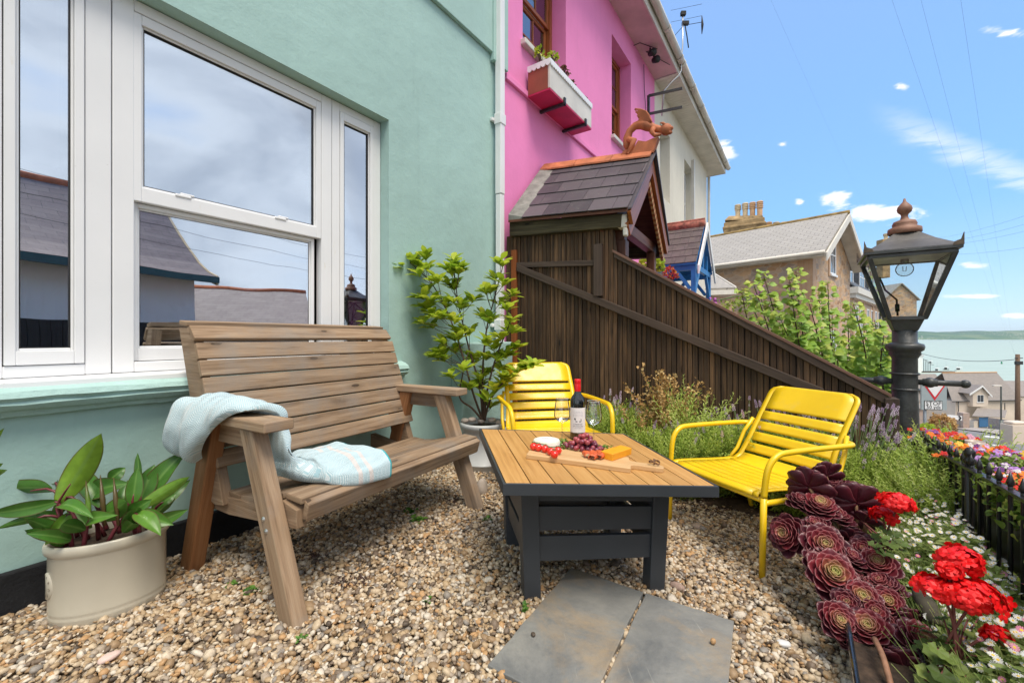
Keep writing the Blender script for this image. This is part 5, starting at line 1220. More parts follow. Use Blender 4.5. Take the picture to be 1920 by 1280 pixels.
def gabled(C, lg, gd, L, Wd, z0, ez, rz_, ov=.35, ovg=.3, label='', m_wall=None, m_roof=None, name='house'):
    """C near corner; lg long direction, gd gable direction (unit)"""
    root = thing(name, Vector((C.x, C.y, z0)), label, 'house')
    mb = MB(); t = .3
    a, b = lg * L, gd * Wd
    z = Vector((0, 0, 1)); P = lambda l, g, h: Vector((C.x, C.y, 0)) + lg * l + gd * g + z * h
    # shell as a closed solid with the gable
    vs = [P(0, 0, z0), P(L, 0, z0), P(L, Wd, z0), P(0, Wd, z0), P(0, 0, ez), P(L, 0, ez), P(L, Wd, ez), P(0, Wd, ez), P(0, Wd / 2, rz_ - .1), P(L, Wd / 2, rz_ - .1)]
    mb.add([tuple(v) for v in vs], [(0, 1, 5, 4), (2, 3, 7, 6), (0, 4, 8, 7, 3), (1, 2, 6, 9, 5), (4, 5, 9, 8), (7, 8, 9, 6)], uv=[[(0, 0)] * 4] * 2 + [[(0, 0)] * 5] * 2 + [[(0, 0)] * 4] * 2)
    mb.build('wall', m_wall, root)
    r = MB(); k = (rz_ - ez) / (Wd / 2); e0 = ez - ov * k
    roofquad(r, [P(-ovg, -ov, e0), P(L + ovg, -ov, e0), P(L + ovg, Wd / 2, rz_), P(-ovg, Wd / 2, rz_)]); roofquad(r, [P(-ovg, Wd + ov, e0), P(L + ovg, Wd + ov, e0), P(L + ovg, Wd / 2, rz_), P(-ovg, Wd / 2, rz_)]); r.build('roof', m_roof, root)
    return root, P, e0
def window(mb_parent, P0, ux, w_, h_, out, m_frame=None, bars=(1, 1), rec=.1):
    """sash window set in the face; P0 lower left corner on the face; ux along, out outward"""
    z = Vector((0, 0, 1)); f = MB(); q = lambda a, c, n: P0 + ux * a + z * c + out * n
    def bx_(a0, a1, c0, c1, n0, n1): f.hexa([q(a, c, n) for c in (c0, c1) for n in (n0, n1) for a in (a0, a1)])
    fw = .07
    bx_(0, fw, 0, h_, -.02, .03); bx_(w_ - fw, w_, 0, h_, -.02, .03); bx_(fw, w_ - fw, 0, fw, -.02, .03); bx_(fw, w_ - fw, h_ - fw, h_, -.02, .03)
    for i in range(bars[0]): x = w_ * (i + 1) / (bars[0] + 1); bx_(x - .02, x + .02, fw, h_ - fw, -.01, .02)
    for i in range(bars[1]): x = h_ * (i + 1) / (bars[1] + 1); bx_(fw, w_ - fw, x - .025, x + .025, -.012, .024)
    bx_(-.06, w_ + .06, -.08, -.001, -.02, .08)
    fo = f.build('window', m_frame or m_upvc, mb_parent); p = MB(); p.hexa([q(a, c, n) for c in (fw, h_ - fw) for n in (.002, .006) for a in (fw, w_ - fw)]); p.build('glass_pane', m_dkglass, fo); return fo
m_dkglass = N('far_glass'); m_dkglass.set(Base_Color=(.05, .06, .08, 1), Roughness=.05, Specular_IOR_Level=.9); m_dkglass = m_dkglass.m
# stone house above the fence
C0 = A(1524, 480, 16); lg = Vector((-.64, .77, 0)).normalized(); gd = Vector((.77, .64, 0)).normalized()
sh, P, e0 = gabled(C0, lg, gd, 13, 5.3, -5, 4.36, 6.02, .45, .5, 'rubble stone house with pale slate roof and white gable boards above the fence', m_rub, m_gslate)
mb = MB(); 
for g0, g1, h0, h1 in ((-.47, 2.65, e0 - .02, 6.02), (5.77, 2.65, e0 - .02, 6.02)):
    a, b = P(-.52, g0, h0), P(-.52, g1, h1); d = Vector((0, 0, -.3)); mb2 = MB(); mb2.hexa([a + d, a + d - lg * .05, b + d, b + d - lg * .05, a, a - lg * .05, b, b - lg * .05]); mb2.build('bargeboard', m_gut, sh)
    mb2 = MB(); a, b = P(-.5, g0, h0 - .08), P(-.5, g1, h1 - .08); mb2.hexa([a, a + lg * .49, b, b + lg * .49, a + V(0, 0, .03), a + lg * .49 + V(0, 0, .03), b + V(0, 0, .03), b + lg * .49 + V(0, 0, .03)]); mb2.build('soffit', m_upvcw, sh)
mb = MB(); mb.tube([P(-.5, -.52, e0 + .0), P(13, -.52, e0 + .0)], .07, 8); mb.build('gutter', m_gut, sh)
mb = MB(); mb.hexa([P(l, g, h) for h in (e0 - .12, e0 - .04) for g in (-.47, -.01) for l in (-.5, 13)]); mb.build('soffit', m_upvcw, sh)
mb = MB(); mb.tube([P(-.55, 2.65, 6.09), P(13, 2.65, 6.09)], .085, 8); mb.build('ridge_tile', flat('lichen_ridge', (.28, .19, .07), .9, var=.5, vs=3), sh)
for i, (l0, l1, g0, g1) in enumerate(((-.012, .5, -.012, .0), (-.012, -.0, -.0, .35))):
    q = MB(); q.hexa([P(l, g, h) for h in (-5, 4.3) for g in (g0 - .002, g1) for l in (l0 - .002, l1)]); q.build('brick_quoin', m_brick, sh)
for (g_, z_, w__, h__) in ((2.15, 3.6, .8, 1.6), (2.2, -.4, .8, 1.7)):
    window(sh, P(-.004, g_, z_), gd, w__, h__, -lg); q = MB()
    for (a0, a1, c0_, c1__) in ((-.2, -.01, -.1, h__ + .22), (w__ + .01, w__ + .2, -.1, h__ + .22), (-.01, w__ + .01, h__ + .02, h__ + .22)): q.hexa([P(l, g_ + a, z_ + c) for c in (c0_, c1__) for a in (a0, a1) for l in (-.03, .01)])
    q.build('brick_surround', m_brick, sh)
# chimneys
m_chim = flat('lichen_stack', (.32, .22, .11), .95, var=.6, vs=2.2, bump=.9, bs=8)
m_pot = flat('clay_pot', (.58, .36, .20), .8, var=.25, vs=6); m_pot2 = flat('buff_pot', (.62, .50, .33), .8, var=.2, vs=6)
def pot(par, p, h, r, m):
    mb = MB(); pr_ = [(r * .8, 0), (r * .85, h * .55)]
    for i in range(4): z = h * (.6 + .1 * i); pr_ += [(r * .85, z), (r * 1.12, z + h * .02), (r * 1.12, z + h * .05), (r * .85, z + h * .07)]
    pr_ += [(r * .9, h), (r * .6, h), (r * .6, h * .7)]; mb.lathe(pr_, 14, Matrix.Translation(p)); mb.build('chimney_pot', m, par)
yc = 24; k_ = yc / F
st = thing('chimney_stack', A(1395, 435, yc) - V(0, 0, 1), 'wide lichen covered chimney stack with four tall banded pots beyond the stone house roof', 'chimney')
mb = MB(); a, b = A(1357, 450, yc + .6), A(1434, 450, yc - .6); dv = Vector((.5, .9, 0)); upbox(mb, a, b - a, dv, A(0, 470, yc).z, A(0, 412, yc).z); 
q = [A(1358, 413, yc + .6), A(1434, 413, yc - .6)]; top = [A(1366, 403, yc + .6), A(1430, 401, yc - .6)]; mb.hexa([q[0], q[1], q[0] + dv, q[1] + dv, top[0] + dv * .2, top[1] + dv * .2, top[0] + dv * .8, top[1] + dv * .8])
a2, b2 = a - (b - a) * .03, b + (b - a) * .03; upbox(mb, a2 - dv * .06, b2 - a2, dv * 1.12, A(0, 425, yc).z, A(0, 420, yc).z); mb.build('stack', m_chim, st, bevel=.05)
for i, (u, vt) in enumerate(((1383, 379), (1397, 376), (1411, 375), (1425, 373))):
    p0 = A(u, 406, yc + .45 - .3 * i) + dv * .5; pot(st, p0, (406 - vt) * k_ , .16, (m_pot2, m_pot2, m_pot, m_pot)[i])
st = thing('chimney_stack', A(1470, 440, 27) - V(0, 0, 1), 'second chimney stack with five low pots, only their tops showing over the ridge', 'chimney')
mb = MB(); upbox(mb, A(1436, 450, 27), A(1505, 450, 26) - A(1436, 450, 27), dv, A(0, 470, 27).z, A(0, 430, 27).z); mb.build('stack', m_chim, st)
for i, u in enumerate((1442, 1456, 1470, 1481, 1496)): pot(st, A(u, 431, 26.5) + dv * .3, .55, .17, (m_pot, m_pot2, m_pot2, m_pot, m_pot)[i])
# low outbuilding in front of it
ob = thing('outbuilding', A(1340, 560, 12.5) - V(0, 0, 2), 'low outbuilding with pale roof and white fascia below the stone house, behind the fence', 'outbuilding')
mb = MB(); a, b = A(1300, 548, 12.5), A(1372, 540, 13.6); dv2 = Vector((.35, 2.5, 0)); upbox(mb, a, b - a, dv2, -4, a.z - .05); mb.build('wall', m_brick, ob)
mb = MB(); e0_, e1_ = A(1290, 546, 12.3), A(1378, 543, 13.4); t0__, t1__ = A(1290, 510, 15), A(1330, 512, 15.5); roofquad(mb, [e0_, e1_, t1__, t0__]); mb.build('roof', m_gslate, ob)
mb = MB(); h_ = V(0, 0, -.14); mb.hexa([e0_ + h_ - V(0, .06, 0), e1_ + h_ - V(0, .06, 0), e0_ + h_, e1_ + h_, e0_ - V(0, .06, 0), e1_ - V(0, .06, 0), e0_, e1_]); mb.hexa([e1_ + h_, e1_ + h_ + V(.05, 0, 0), t1__ + h_, t1__ + h_ + V(.05, 0, 0), e1_ + V(0, 0, .1), e1_ + V(.05, 0, .1), t1__ + V(0, 0, .1), t1__ + V(.05, 0, .1)]); mb.build('fascia', m_gut, ob)
# the brick terrace with slate hung dormers
td = Vector((.73, .68, 0)).normalized(); tn2 = Vector((td.y, -td.x, 0)); Ct = A(1598, 560, 24)
mt_ = slate('dark_slate_hanging', (.075, .085, .10), (.10, .11, .13), (.13, .14, .15), .3, .2, (.03, .03, .04), msize=.01)
tr_ = thing('terrace', Vector((Ct.x, Ct.y, -6)), 'brick and stone terrace with dark slate dormers and white cornice behind the lamp post', 'terrace')
ez = Ct.z + .3
mb = MB(); upbox(mb, Ct, td * 11, -tn2 * 7, -8, ez); mb.build('wall', m_rub, tr_)
mb = MB()
for l in (0, 3.6, 7.2, 10.7): mb.hexa([Ct.xy.to_3d() + td * a + tn2 * n + V(0, 0, h) for h in (-8, ez) for n in (0.003, .05) for a in (l, l + .3)])
for z in (ez - 3.0, ez - .35): mb.hexa([Ct.xy.to_3d() + td * a + tn2 * n + V(0, 0, h) for h in (z, z + .2) for n in (.055, .08) for a in (0, 11)])
mb.build('brick_band', m_brick, tr_)
mb = MB(); X0 = Ct.xy.to_3d(); mb.hexa([X0 + td * a + tn2 * n + V(0, 0, h) for h in (ez + .0, ez + .35) for n in (-.2, .3) for a in (-.2, 11.2)]); mb.hexa([X0 + td * a + tn2 * n + V(0, 0, h) for h in (ez - .25, ez - .003) for n in (-.2, .18) for a in (-.1, 11.1)]); mb.build('cornice', m_gut, tr_)
mb = MB(); p = [X0 + td * -.2 + tn2 * .1 + V(0, 0, ez + .35), X0 + td * 11.2 + tn2 * .1 + V(0, 0, ez + .35), X0 + td * 11.2 - tn2 * 2.5 + V(0, 0, ez + 2.9), X0 - td * .2 - tn2 * 2.5 + V(0, 0, ez + 2.9)]; roofquad(mb, p); p2_ = [X0 - td * .2 - tn2 * 7 + V(0, 0, ez), X0 + td * 11.2 - tn2 * 7 + V(0, 0, ez), p[2], p[3]]; roofquad(mb, p2_); mb.build('roof', mt_, tr_)
for l in (.5, 4.6, 8.4):
    mb = MB(); mb.hexa([X0 + td * a + tn2 * n + V(0, 0, h) for h in (ez + .36, ez + 2.5) for n in (-2.6, -.35) for a in (l, l + 2.2)]); dm = mb.build('dormer', mt_, tr_)
    mb = MB(); mb.hexa([X0 + td * a + tn2 * n + V(0, 0, h) for h in (ez + 2.503, ez + 2.65) for n in (-2.6, -.15) for a in (l - .15, l + 2.35)]); mb.build('dormer_roof', m_rubber, dm)
    window(dm, X0 + td * (l + .15) + tn2 * -.345 + V(0, 0, ez + .55), td, 1.9, 1.8, tn2)
for l in (.9, 2.4, 4.9, 6.5, 8.3, 9.8):
    for z in (ez - 2.4, ez - 5.6): window(tr_, X0 + td * l + tn2 * .004 + V(0, 0, z), td, .85, 1.75, tn2)
mb = MB(); mb.tube([X0 + td * 10.2 + tn2 * .12 + V(0, 0, ez), X0 + td * 10.2 + tn2 * .12 + V(0, 0, -8)], .08, 8); mb.build('downpipe', m_iron, tr_)
cs = thing('chimney_stack', A(1661, 460, 33) - V(0, 0, 2), 'small stone chimney stack just left of the lantern roof', 'chimney'); mb = MB(); upbox(mb, A(1655, 500, 33), V(.6, 0, 0), V(0, .6, 0), A(0, 520, 33).z, A(0, 448, 33).z); mb.build('stack', m_chim, cs, bevel=.04); pot(cs, A(1661, 449, 33.2), .45, .16, m_pot2)
# lower house farther down, half hidden by the post
h2_, P, e2 = gabled(A(1658, 700, 44), Vector((.05, 1, 0)).normalized(), Vector((1, -.05, 0)).normalized(), 7, 3.2, -14, A(0, 560, 44).z, A(0, 532, 44).z, .2, .2, 'narrow stone house with white sash windows seen left of the lamp post collar', m_rub, m_gslate)
for z in (A(0, 742, 44).z, A(0, 660, 44).z):
    for g_ in (.3, 1.7): window(h2_, P(-.004, g_, z), Vector((1, -.05, 0)).normalized(), .9, 2.0, Vector((0, -1, 0)))

# ---------------- houses by the harbour road
m_cream = stucco('cream_render', (.70, .60, .50), .3, .1); m_oldsl = slate('brown_grey_slates', (.22, .20, .19), (.27, .24, .22), (.24, .19, .15), .5, .3, (.12, .11, .1), lichen=(.33, .25, .14))
yb = 90; kb = yb / F
def at_(u, v, dy=0): return A(u, v, yb + dy)
X_b = Vector((1, .12, 0)).normalized(); Y_b = Vector((-.12, 1, 0)).normalized()
bh = thing('house', at_(1850, 800), 'cream house with gabled dormer and blue garage door by the road', 'house')
mb = MB(); zB_ = at_(0, 812).z; upbox(mb, at_(1792, 700), X_b * 15.5, Y_b * 7, zB_ - 2, at_(0, 752).z); mb.build('wall', m_cream, bh)
mb = MB(); ev = at_(0, 752).z; rv = at_(0, 708).z + .6; p0 = at_(1785, 700, -.4); p1 = p0 + X_b * 17; u_ = Y_b * 4.2
roofquad(mb, [V(p0.x, p0.y, ev), V(p1.x, p1.y, ev), V(p1.x, p1.y, rv) + u_, V(p0.x, p0.y, rv) + u_ + X_b * 3]); roofquad(mb, [V(p0.x, p0.y, ev) + u_ * 2, V(p1.x, p1.y, ev) + u_ * 2, V(p1.x, p1.y, rv) + u_, V(p0.x, p0.y, rv) + u_ + X_b * 3])
mb.build('roof', m_oldsl, bh)
mb = MB(); mb.tube([V(p0.x, p0.y, rv + .1) + u_ + X_b * 3, V(p1.x, p1.y, rv + .1) + u_], .16, 6); mb.build('ridge_tile', m_pot, bh)
mb = MB(); mb.tube([V(p0.x, p0.y - .1, ev), V(p1.x, p1.y - .1, ev)], .1, 6); mb.tube([at_(1797, 752, -.2), at_(1797, 790, -.2)], .08, 6); mb.tube([at_(1884, 755, -.2), at_(1884, 768, -.2)], .08, 6); mb.build('gutter', m_iron, bh)
# dormer gable
dc0, dc1 = at_(1824, 764, -.6), at_(1858, 764, -.6); apx = at_(1839, 722, -.6); dl = at_(1818, 738, -.6); dr = at_(1862, 743, -.6)
mb = MB(); pts = [at_(1824, 762, -.6), at_(1853, 762, -.6), at_(1853, 736, -.6), apx + V(0, 0, -.4), at_(1824, 736, -.6)]; b_ = Y_b * 3.4; k = 5
mb.add([tuple(q) for q in pts] + [tuple(q + b_) for q in pts], [tuple(range(5)), tuple(range(9, 4, -1))] + [(i, (i + 1) % 5, 5 + (i + 1) % 5, 5 + i) for i in range(5)]); dm = mb.build('dormer', m_cream, bh)
mb = MB(); q0, q1, q2 = at_(1818, 738, -.9), apx + V(0, -.3, 0), at_(1860, 742, -.9); roofquad(mb, [q0, q0 + b_ * 1.2, q1 + b_ * 1.2, q1]); roofquad(mb, [q2, q2 + b_ * 1.2, q1 + b_ * 1.2, q1]); mb.build('dormer_roof', m_oldsl, dm)
mb = MB()
for a, b in ((q0, q1), (q2, q1)): d = V(0, 0, -.35); mb.hexa([a + d, a + d + V(0, -.1, 0), b + d, b + d + V(0, -.1, 0), a, a + V(0, -.1, 0), b, b + V(0, -.1, 0)])
mb.build('bargeboard', m_upvc, dm); window(dm, at_(1832, 754, -.62) , V(1, 0, 0), 12.5 * kb, 14 * kb, V(0, -1, 0), bars=(1, 0))
# lean-to with garage door
mb = MB(); upbox(mb, at_(1826, 800, -3.5), X_b * 3.4, Y_b * 3.2, zB_ - 2, at_(0, 783).z); mb.build('porch_wall', m_cream, bh)
mb = MB(); roofquad(mb, [at_(1822, 780, -4), at_(1884, 783, -3.2), at_(1888, 769, -.3), at_(1832, 765, -.6)]); mb.build('porch_roof', m_oldsl, bh)
mb = MB(); q = at_(1836.5, 783, -3.6); upbox(mb, q, X_b * 2.15, Y_b * .08, at_(0, 800.5, -3.6).z, q.z + .1); mb.build('garage_door', flat('faded_blue_door', (.05, .16, .34), .5), bh)
# its boundary walls
def wallthing(u0, v0_, u1, v1_, y0_, y1_, h0, m, label, name='wall', cat='wall', th=.4):
    a, b = A(u0, v0_, y0_), A(u1, v1_, y1_); d = Vector((0, th, 0)); mb = MB(); mb.hexa([a - V(0, 0, h0 + 1), b - V(0, 0, h0 + 1), a + d - V(0, 0, h0 + 1), b + d - V(0, 0, h0 + 1), a, b, a + d, b + d]); o = mb.build(name, m, bevel=.03); return tag(o, label, cat)
m_pkst = stonemat('pink_grey_stone', (.33, .24, .20), (.46, .34, .28), (.40, .33, .29), 1.6)
wallthing(1857, 783, 1903, 789, 82, 70, 2.0, m_pkst, 'pinkish stone boundary wall right of the blue garage door')
wallthing(1770, 787, 1808, 789, 80, 80, 1.6, m_pkst, 'low stone wall behind the white arrow sign')
o = wallthing(1806, 774, 1818, 774, 78, 78, 2.8, m_pkst, 'square stone gate pillar beside the arrow sign', 'gate_pillar', 'pillar', 1.1)
pl = thing('gate_pillar', A(1912, 830, 30), 'cream rendered pillar with a rounded cap at the right edge, below the telegraph pole', 'pillar')
mb = MB(); a = A(1899, 797, 30); upbox(mb, a, V(1.3, 0, 0), V(0, .8, 0), a.z - 3, a.z); mb.build('shaft', m_cream, pl, bevel=.03); mb = MB(); upbox(mb, a + V(.1, .05, .002), V(1.1, 0, 0), V(0, .7, 0), a.z + .002, a.z + .22); mb.build('cap', m_cream, pl, bevel=.1)
# neighbours
def simplehouse(u0, u1, vr, ve, y, dep, m_w, m_r, label, wins=()):
    a = A(u0, ve, y); b = A(u1, ve, y); L = (b - a).length; z1 = A(0, ve, y).z; zr = A(0, vr, y).z + (A(0, vr, dep / 2).z - A(0, vr, 0).z)
    h, P, e = gabled(a, V(1, 0, 0), V(0, 1, 0), L, dep, z1 - 9, z1, zr, .2, .1, label, m_w, m_r)
    for (u, v, w_, hh) in wins: window(h, A(u, v, y) - V(0, .004, 0), V(1, 0, 0), w_, hh, V(0, -1, 0))
    return h
simplehouse(1716, 1790, 701, 750, 96, 9, m_cream, m_oldsl, 'long cream building with grey slate roof behind the give way sign', ((1775, 775, 1.5, 1.8),))
simplehouse(1895, 1990, 714, 742, 104, 9, m_cream, m_oldsl, 'cream house with a slate roof behind the telegraph pole')
simplehouse(1700, 1735, 742, 765, 62, 7, m_pkst, m_oldsl, 'stone cottage partly hidden behind the lamp post')
# telegraph pole, street lamp, signs
m_pole = wood('creosote_pole', (.07, .04, .025), (.14, .09, .06), (.2, .14, .1), .8)
tg = thing('telegraph_pole', A(1907, 662, 45) - V(0, 0, 10), 'dark wooden telegraph pole at the right edge of the view', 'telegraph pole')
mb = MB(); a = A(1908, 664, 45); mb.tube([a - V(0, 0, 11), a], [.24, .17], 12); mb.build('pole', m_pole, tg)
mb = MB(); mb.box(a - V(0, .1, .9), (.7, .2, .35)); mb.tube([a - V(.4, .1, .4), a + V(.4, -.1, -.4)], .05, 6); mb.build('terminal_box', m_iron, tg)
sl2 = thing('street_lamp', Gh(1875, 821), 'slim grey green street lamp post beside the road', 'street lamp'); g0 = Gh(1875, 821); yl = g0.y; a = A(1877, 725, yl)
m_lampg = flat('grey_green_metal', (.12, .14, .13), .5)
mb = MB(); mb.tube([V(a.x, yl, g0.z), V(a.x, yl, g0.z + (a.z - g0.z) * .35)], .11, 10); mb.tube([V(a.x, yl, g0.z + (a.z - g0.z) * .35), a, a + V(-.1, 0, .1)], .06, 10); mb.build('post', m_lampg, sl2)
mb = MB(); mb.box(a + V(-.4, 0, .1), (.75, .22, .12)); mb.build('lamp_head', m_gut, sl2, bevel=.03)
sg = thing('road_sign', A(1752, 790, 14) - V(0, 0, 1), 'grey backed give way sign reading STOP 50 yds, right of the lamp post', 'road sign')
ys_ = 14.0; ks = ys_ / F; sx_ = Vector((1, -.06, 0)).normalized(); sc0 = A(1752, 744, ys_)
S = lambda u, v, n=0: sc0 + sx_ * ((u - 1752) * ks) + V(0, -n, (744 - v) * ks)
m_sgrey = flat('sign_grey', (.32, .38, .40), .5, var=.05); m_redp = flat('sign_red', (.62, .02, .035), .4, var=.03); m_blk = flat('sign_black', (.012, .012, .012), .5)
def panel(pts, n, th, nm, m, par): mb = MB(); p = [S(u, v, n) for u, v in pts]; k = len(p); d = V(0, th, 0); mb.add([tuple(q) for q in p] + [tuple(q + d) for q in p], [tuple(range(k)), tuple(range(2 * k - 1, k - 1, -1))] + [(i, (i + 1) % k, k + (i + 1) % k, k + i) for i in range(k)]); return mb.build(nm, m, par, fix=True)
panel([(1729, 716), (1774, 717), (1774, 768.5), (1729, 768)], 0, .04, 'backing', m_sgrey, sg)
panel([(1774.6, 717), (1776, 717), (1776, 768.5), (1774.6, 768.5)], -.05, .2, 'backing_edge', m_lampg, sg)
panel([(1731.5, 719), (1773, 719.5), (1752.4, 750.5)], .006, .004, 'triangle', m_redp, sg); panel([(1737.5, 723), (1767, 723.4), (1752.3, 744)], .012, .004, 'triangle_field', m_upvc, sg)
panel([(1733.5, 750.8), (1766, 751), (1766, 768), (1733.5, 767.6)], .006, .004, 'plate_border', m_blk, sg); pp_ = panel([(1734.6, 751.9), (1764.9, 752.1), (1764.9, 766.9), (1734.6, 766.5)], .012, .004, 'plate', m_upvc, sg)
tx = MB(); put_text(tx, 'STOP', 8.2 * ks * 1.25, lambda x, y: S(1749.8, 756.2, .018) + sx_ * (x * 1.15) + V(0, 0, y)); put_text(tx, '50 yds', 7.4 * ks * 1.2, lambda x, y: S(1749.8, 763, .018) + sx_ * (x * 1.1) + V(0, 0, y)); tx.build('lettering', m_blk, pp_, fix=False)
mb = MB(); mb.tube([S(1739, 768, -.08) - V(0, 0, 3), S(1739, 718, -.08)], .045, 10); mb.build('pole', flat('galvanised', (.25, .28, .31), .45, .6), sg)
ar_ = thing('direction_sign', A(1792, 790, 76) - V(0, 0, 1), 'white horizontal sign with a black chevron arrow on the far side of the road', 'road sign')
ya = 76; ka = ya / F; S2 = lambda u, v, n=0: A(u, v, ya - n)
def pan2(pts, n, nm, m): mb = MB(); p = [S2(u, v, n) for u, v in pts]; k = len(p); d = V(0, .05, 0); mb.add([tuple(q) for q in p] + [tuple(q + d) for q in p], [tuple(range(k)), tuple(range(2 * k - 1, k - 1, -1))] + [(i, (i + 1) % k, k + (i + 1) % k, k + i) for i in range(k)]); return mb.build(nm, m, ar_)
pan2([(1777, 777), (1804, 779.5), (1804, 788), (1777, 785.5)], 0, 'board', m_upvc); pan2([(1797, 779), (1799.6, 779.3), (1803.3, 783.6), (1799.6, 787.6), (1797, 787.2), (1800.2, 783.4)], .08, 'chevron', m_blk)
mb = MB(); mb.tube([S2(1782, 786) - V(0, 0, 1.5), S2(1782, 783)], .05, 6); mb.tube([S2(1800, 786) - V(0, 0, 1.5), S2(1800, 783)], .05, 6); mb.build('post', m_lampg, ar_)
# harbour: white building, pontoon, moored boats
yh = 430
hb = thing('harbour_building', A(1724, 695, yh), 'white harbour building and gantry left of the moored boats', 'building'); mb = MB(); upbox(mb, A(1717, 700, yh), V(7, 0, 0), V(0, 8, 0), SEA, A(0, 668, yh).z); mb.build('wall', m_whitep, hb)
mb = MB(); upbox(mb, A(1716, 700, yh) + V(0, -.5, 0), V(8.5, 0, 0), V(0, 9, 0), A(0, 668, yh).z + .01, A(0, 665, yh).z); mb.build('roof', flat('pale_roof', (.5, .5, .5), .7), hb)
for i in range(4):
    u = 1732 + i * 4; mb = MB(); mb.tube([A(u, 700, yh), A(u, 672 + i * 3, yh)], .25, 5); mb.tube([A(u, 674 + i * 3, yh), A(u + 7, 675 + i * 3, yh)], .2, 5); mb.build('gantry', m_iron, hb)
mb = MB(); a = A(1728, 697.5, yh); upbox(mb, V(a.x, a.y, 0), V(34, 0, 0), V(0, 4, 0), SEA, a.z + .8); o = mb.build('pontoon', m_pole); tag(o, 'dark floating pontoon below the moored boats in the harbour', 'pontoon')
for i, (u, v, wd, lab) in enumerate(((1757, 695, 9, 'small white moored boat with a tall thin mast, nearest the pontoon'), (1774, 692, 9, 'white moored boat with flat canopy, middle of the harbour group'), (1798, 694, 14, 'larger white moored boat with flat wide canopy, rightmost in the harbour'), (1745, 680, 7, 'tiny white boat lying beyond the pontoon'), (1878, 681, 1.5, 'small green channel buoy alone on the open water'))):
    y_ = F * (H - SEA) / (v + 1 - V0); s_ = y_ / F; c = A(u, v, y_)
    if i == 4:
        mb = MB(); mb.lathe([(.01, 4 * s_), (.6, 3 * s_), (.9, 0), (.9, -1.5 * s_), (.01, -1.6 * s_)], 10, Matrix.Translation(c)); o = mb.build('buoy', flat('buoy_green', (.02, .2, .1), .5)); tag(o, lab, 'buoy'); continue
    bt = thing('boat', c, lab, 'boat', 'moored boats in the harbour'); L = wd * s_
    mb = MB(); z0 = SEA - .2; z1 = SEA + .28 * L * .5; mb.hexa([V(c.x - L / 2 * .8, c.y - .8, z0), V(c.x + L / 2 * .7, c.y - .8, z0), V(c.x - L / 2 * .8, c.y + .8, z0), V(c.x + L / 2 * .7, c.y + .8, z0), V(c.x - L / 2, c.y - 1.1, z1), V(c.x + L / 2, c.y - 1.1, z1), V(c.x - L / 2, c.y + 1.1, z1), V(c.x + L / 2, c.y + 1.1, z1)]); mb.build('hull', m_whitep if i != 1 else m_iron, bt)
    mb = MB(); mb.box(V(c.x - L * .1, c.y, z1 + .9), (L * .3, 1.4, 1.7)); mb.build('cabin', m_iron, bt); mb = MB(); mb.ball(V(c.x, c.y, z1 + 2.3), (L * .5, 1.5, .45), 12); mb.build('canopy', m_whitep, bt)
    mb = MB(); mb.tube([V(c.x, c.y, z1), V(c.x, c.y, z1 + 10)], .09, 5); mb.build('mast', m_alu, bt)
# overhead wires
def wire(p0, p1, sag, r, label):
    mb = MB(); pts = [p0.lerp(p1, t / 24) - V(0, 0, sag * 4 * (t / 24) * (1 - t / 24)) for t in range(25)]; mb.tube(pts, r, 4); o = mb.build('wire', m_rubber); return tag(o, label, 'wire', 'overhead telephone wires')
top = A(1908, 668, 45)
for (u, y0_, e, lb_) in ((1660, 5.4, 1, 'faint wire running up the middle of the sky'), (1585, 5.8, 1, 'faint wire left of the middle sky wire'), (1763, 5.1, 1, 'faint wire at the right, above the lantern'), (1330, 7.0, 0, 'faint wire crossing beside the aerial')):
    wire(A(u, -260, y0_), top + V(-.3, 0, .2) if e else A(1640, 420, 45), .3, .0011, lb_)
for (v0_, v1_, lb_) in ((388, 432, 'topmost of the wires right of the lantern'), (408, 440, 'second wire from the top right of the lantern'), (425, 446, 'third wire from the top right of the lantern'), (464, 462, 'lowest level wire right of the lantern')): wire(A(1760, v1_ + 14, 70), A(2010, v0_ - 14, 32), .4, .009, lb_)
wire(top + V(0, 0, -.3), A(1700, 652, 75), 1.0, .03, 'dark cable sagging from the telegraph pole across the bay view')

# ================================================================ street side seen in the windows: houses across the road
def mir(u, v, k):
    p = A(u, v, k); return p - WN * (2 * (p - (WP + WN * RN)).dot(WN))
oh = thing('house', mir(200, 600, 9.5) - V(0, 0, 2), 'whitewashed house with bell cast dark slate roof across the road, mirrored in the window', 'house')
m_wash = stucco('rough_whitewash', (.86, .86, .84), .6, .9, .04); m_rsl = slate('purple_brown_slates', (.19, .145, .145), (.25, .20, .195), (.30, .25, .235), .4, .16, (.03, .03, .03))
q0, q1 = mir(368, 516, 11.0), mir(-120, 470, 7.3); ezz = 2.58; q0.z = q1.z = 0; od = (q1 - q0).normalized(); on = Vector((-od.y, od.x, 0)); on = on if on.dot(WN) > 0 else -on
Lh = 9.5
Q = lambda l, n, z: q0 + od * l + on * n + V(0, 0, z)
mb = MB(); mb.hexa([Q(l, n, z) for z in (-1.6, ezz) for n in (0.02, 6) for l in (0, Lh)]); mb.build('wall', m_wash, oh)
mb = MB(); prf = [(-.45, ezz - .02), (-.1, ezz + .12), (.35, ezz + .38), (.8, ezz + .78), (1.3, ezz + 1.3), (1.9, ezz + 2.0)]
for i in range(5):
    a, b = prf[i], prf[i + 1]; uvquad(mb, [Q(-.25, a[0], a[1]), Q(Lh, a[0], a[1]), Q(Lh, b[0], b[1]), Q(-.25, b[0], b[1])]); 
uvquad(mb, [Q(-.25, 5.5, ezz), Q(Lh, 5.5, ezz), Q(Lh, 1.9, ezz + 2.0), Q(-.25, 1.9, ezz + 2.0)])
mb.build('roof', m_rsl, oh, solid=.08)
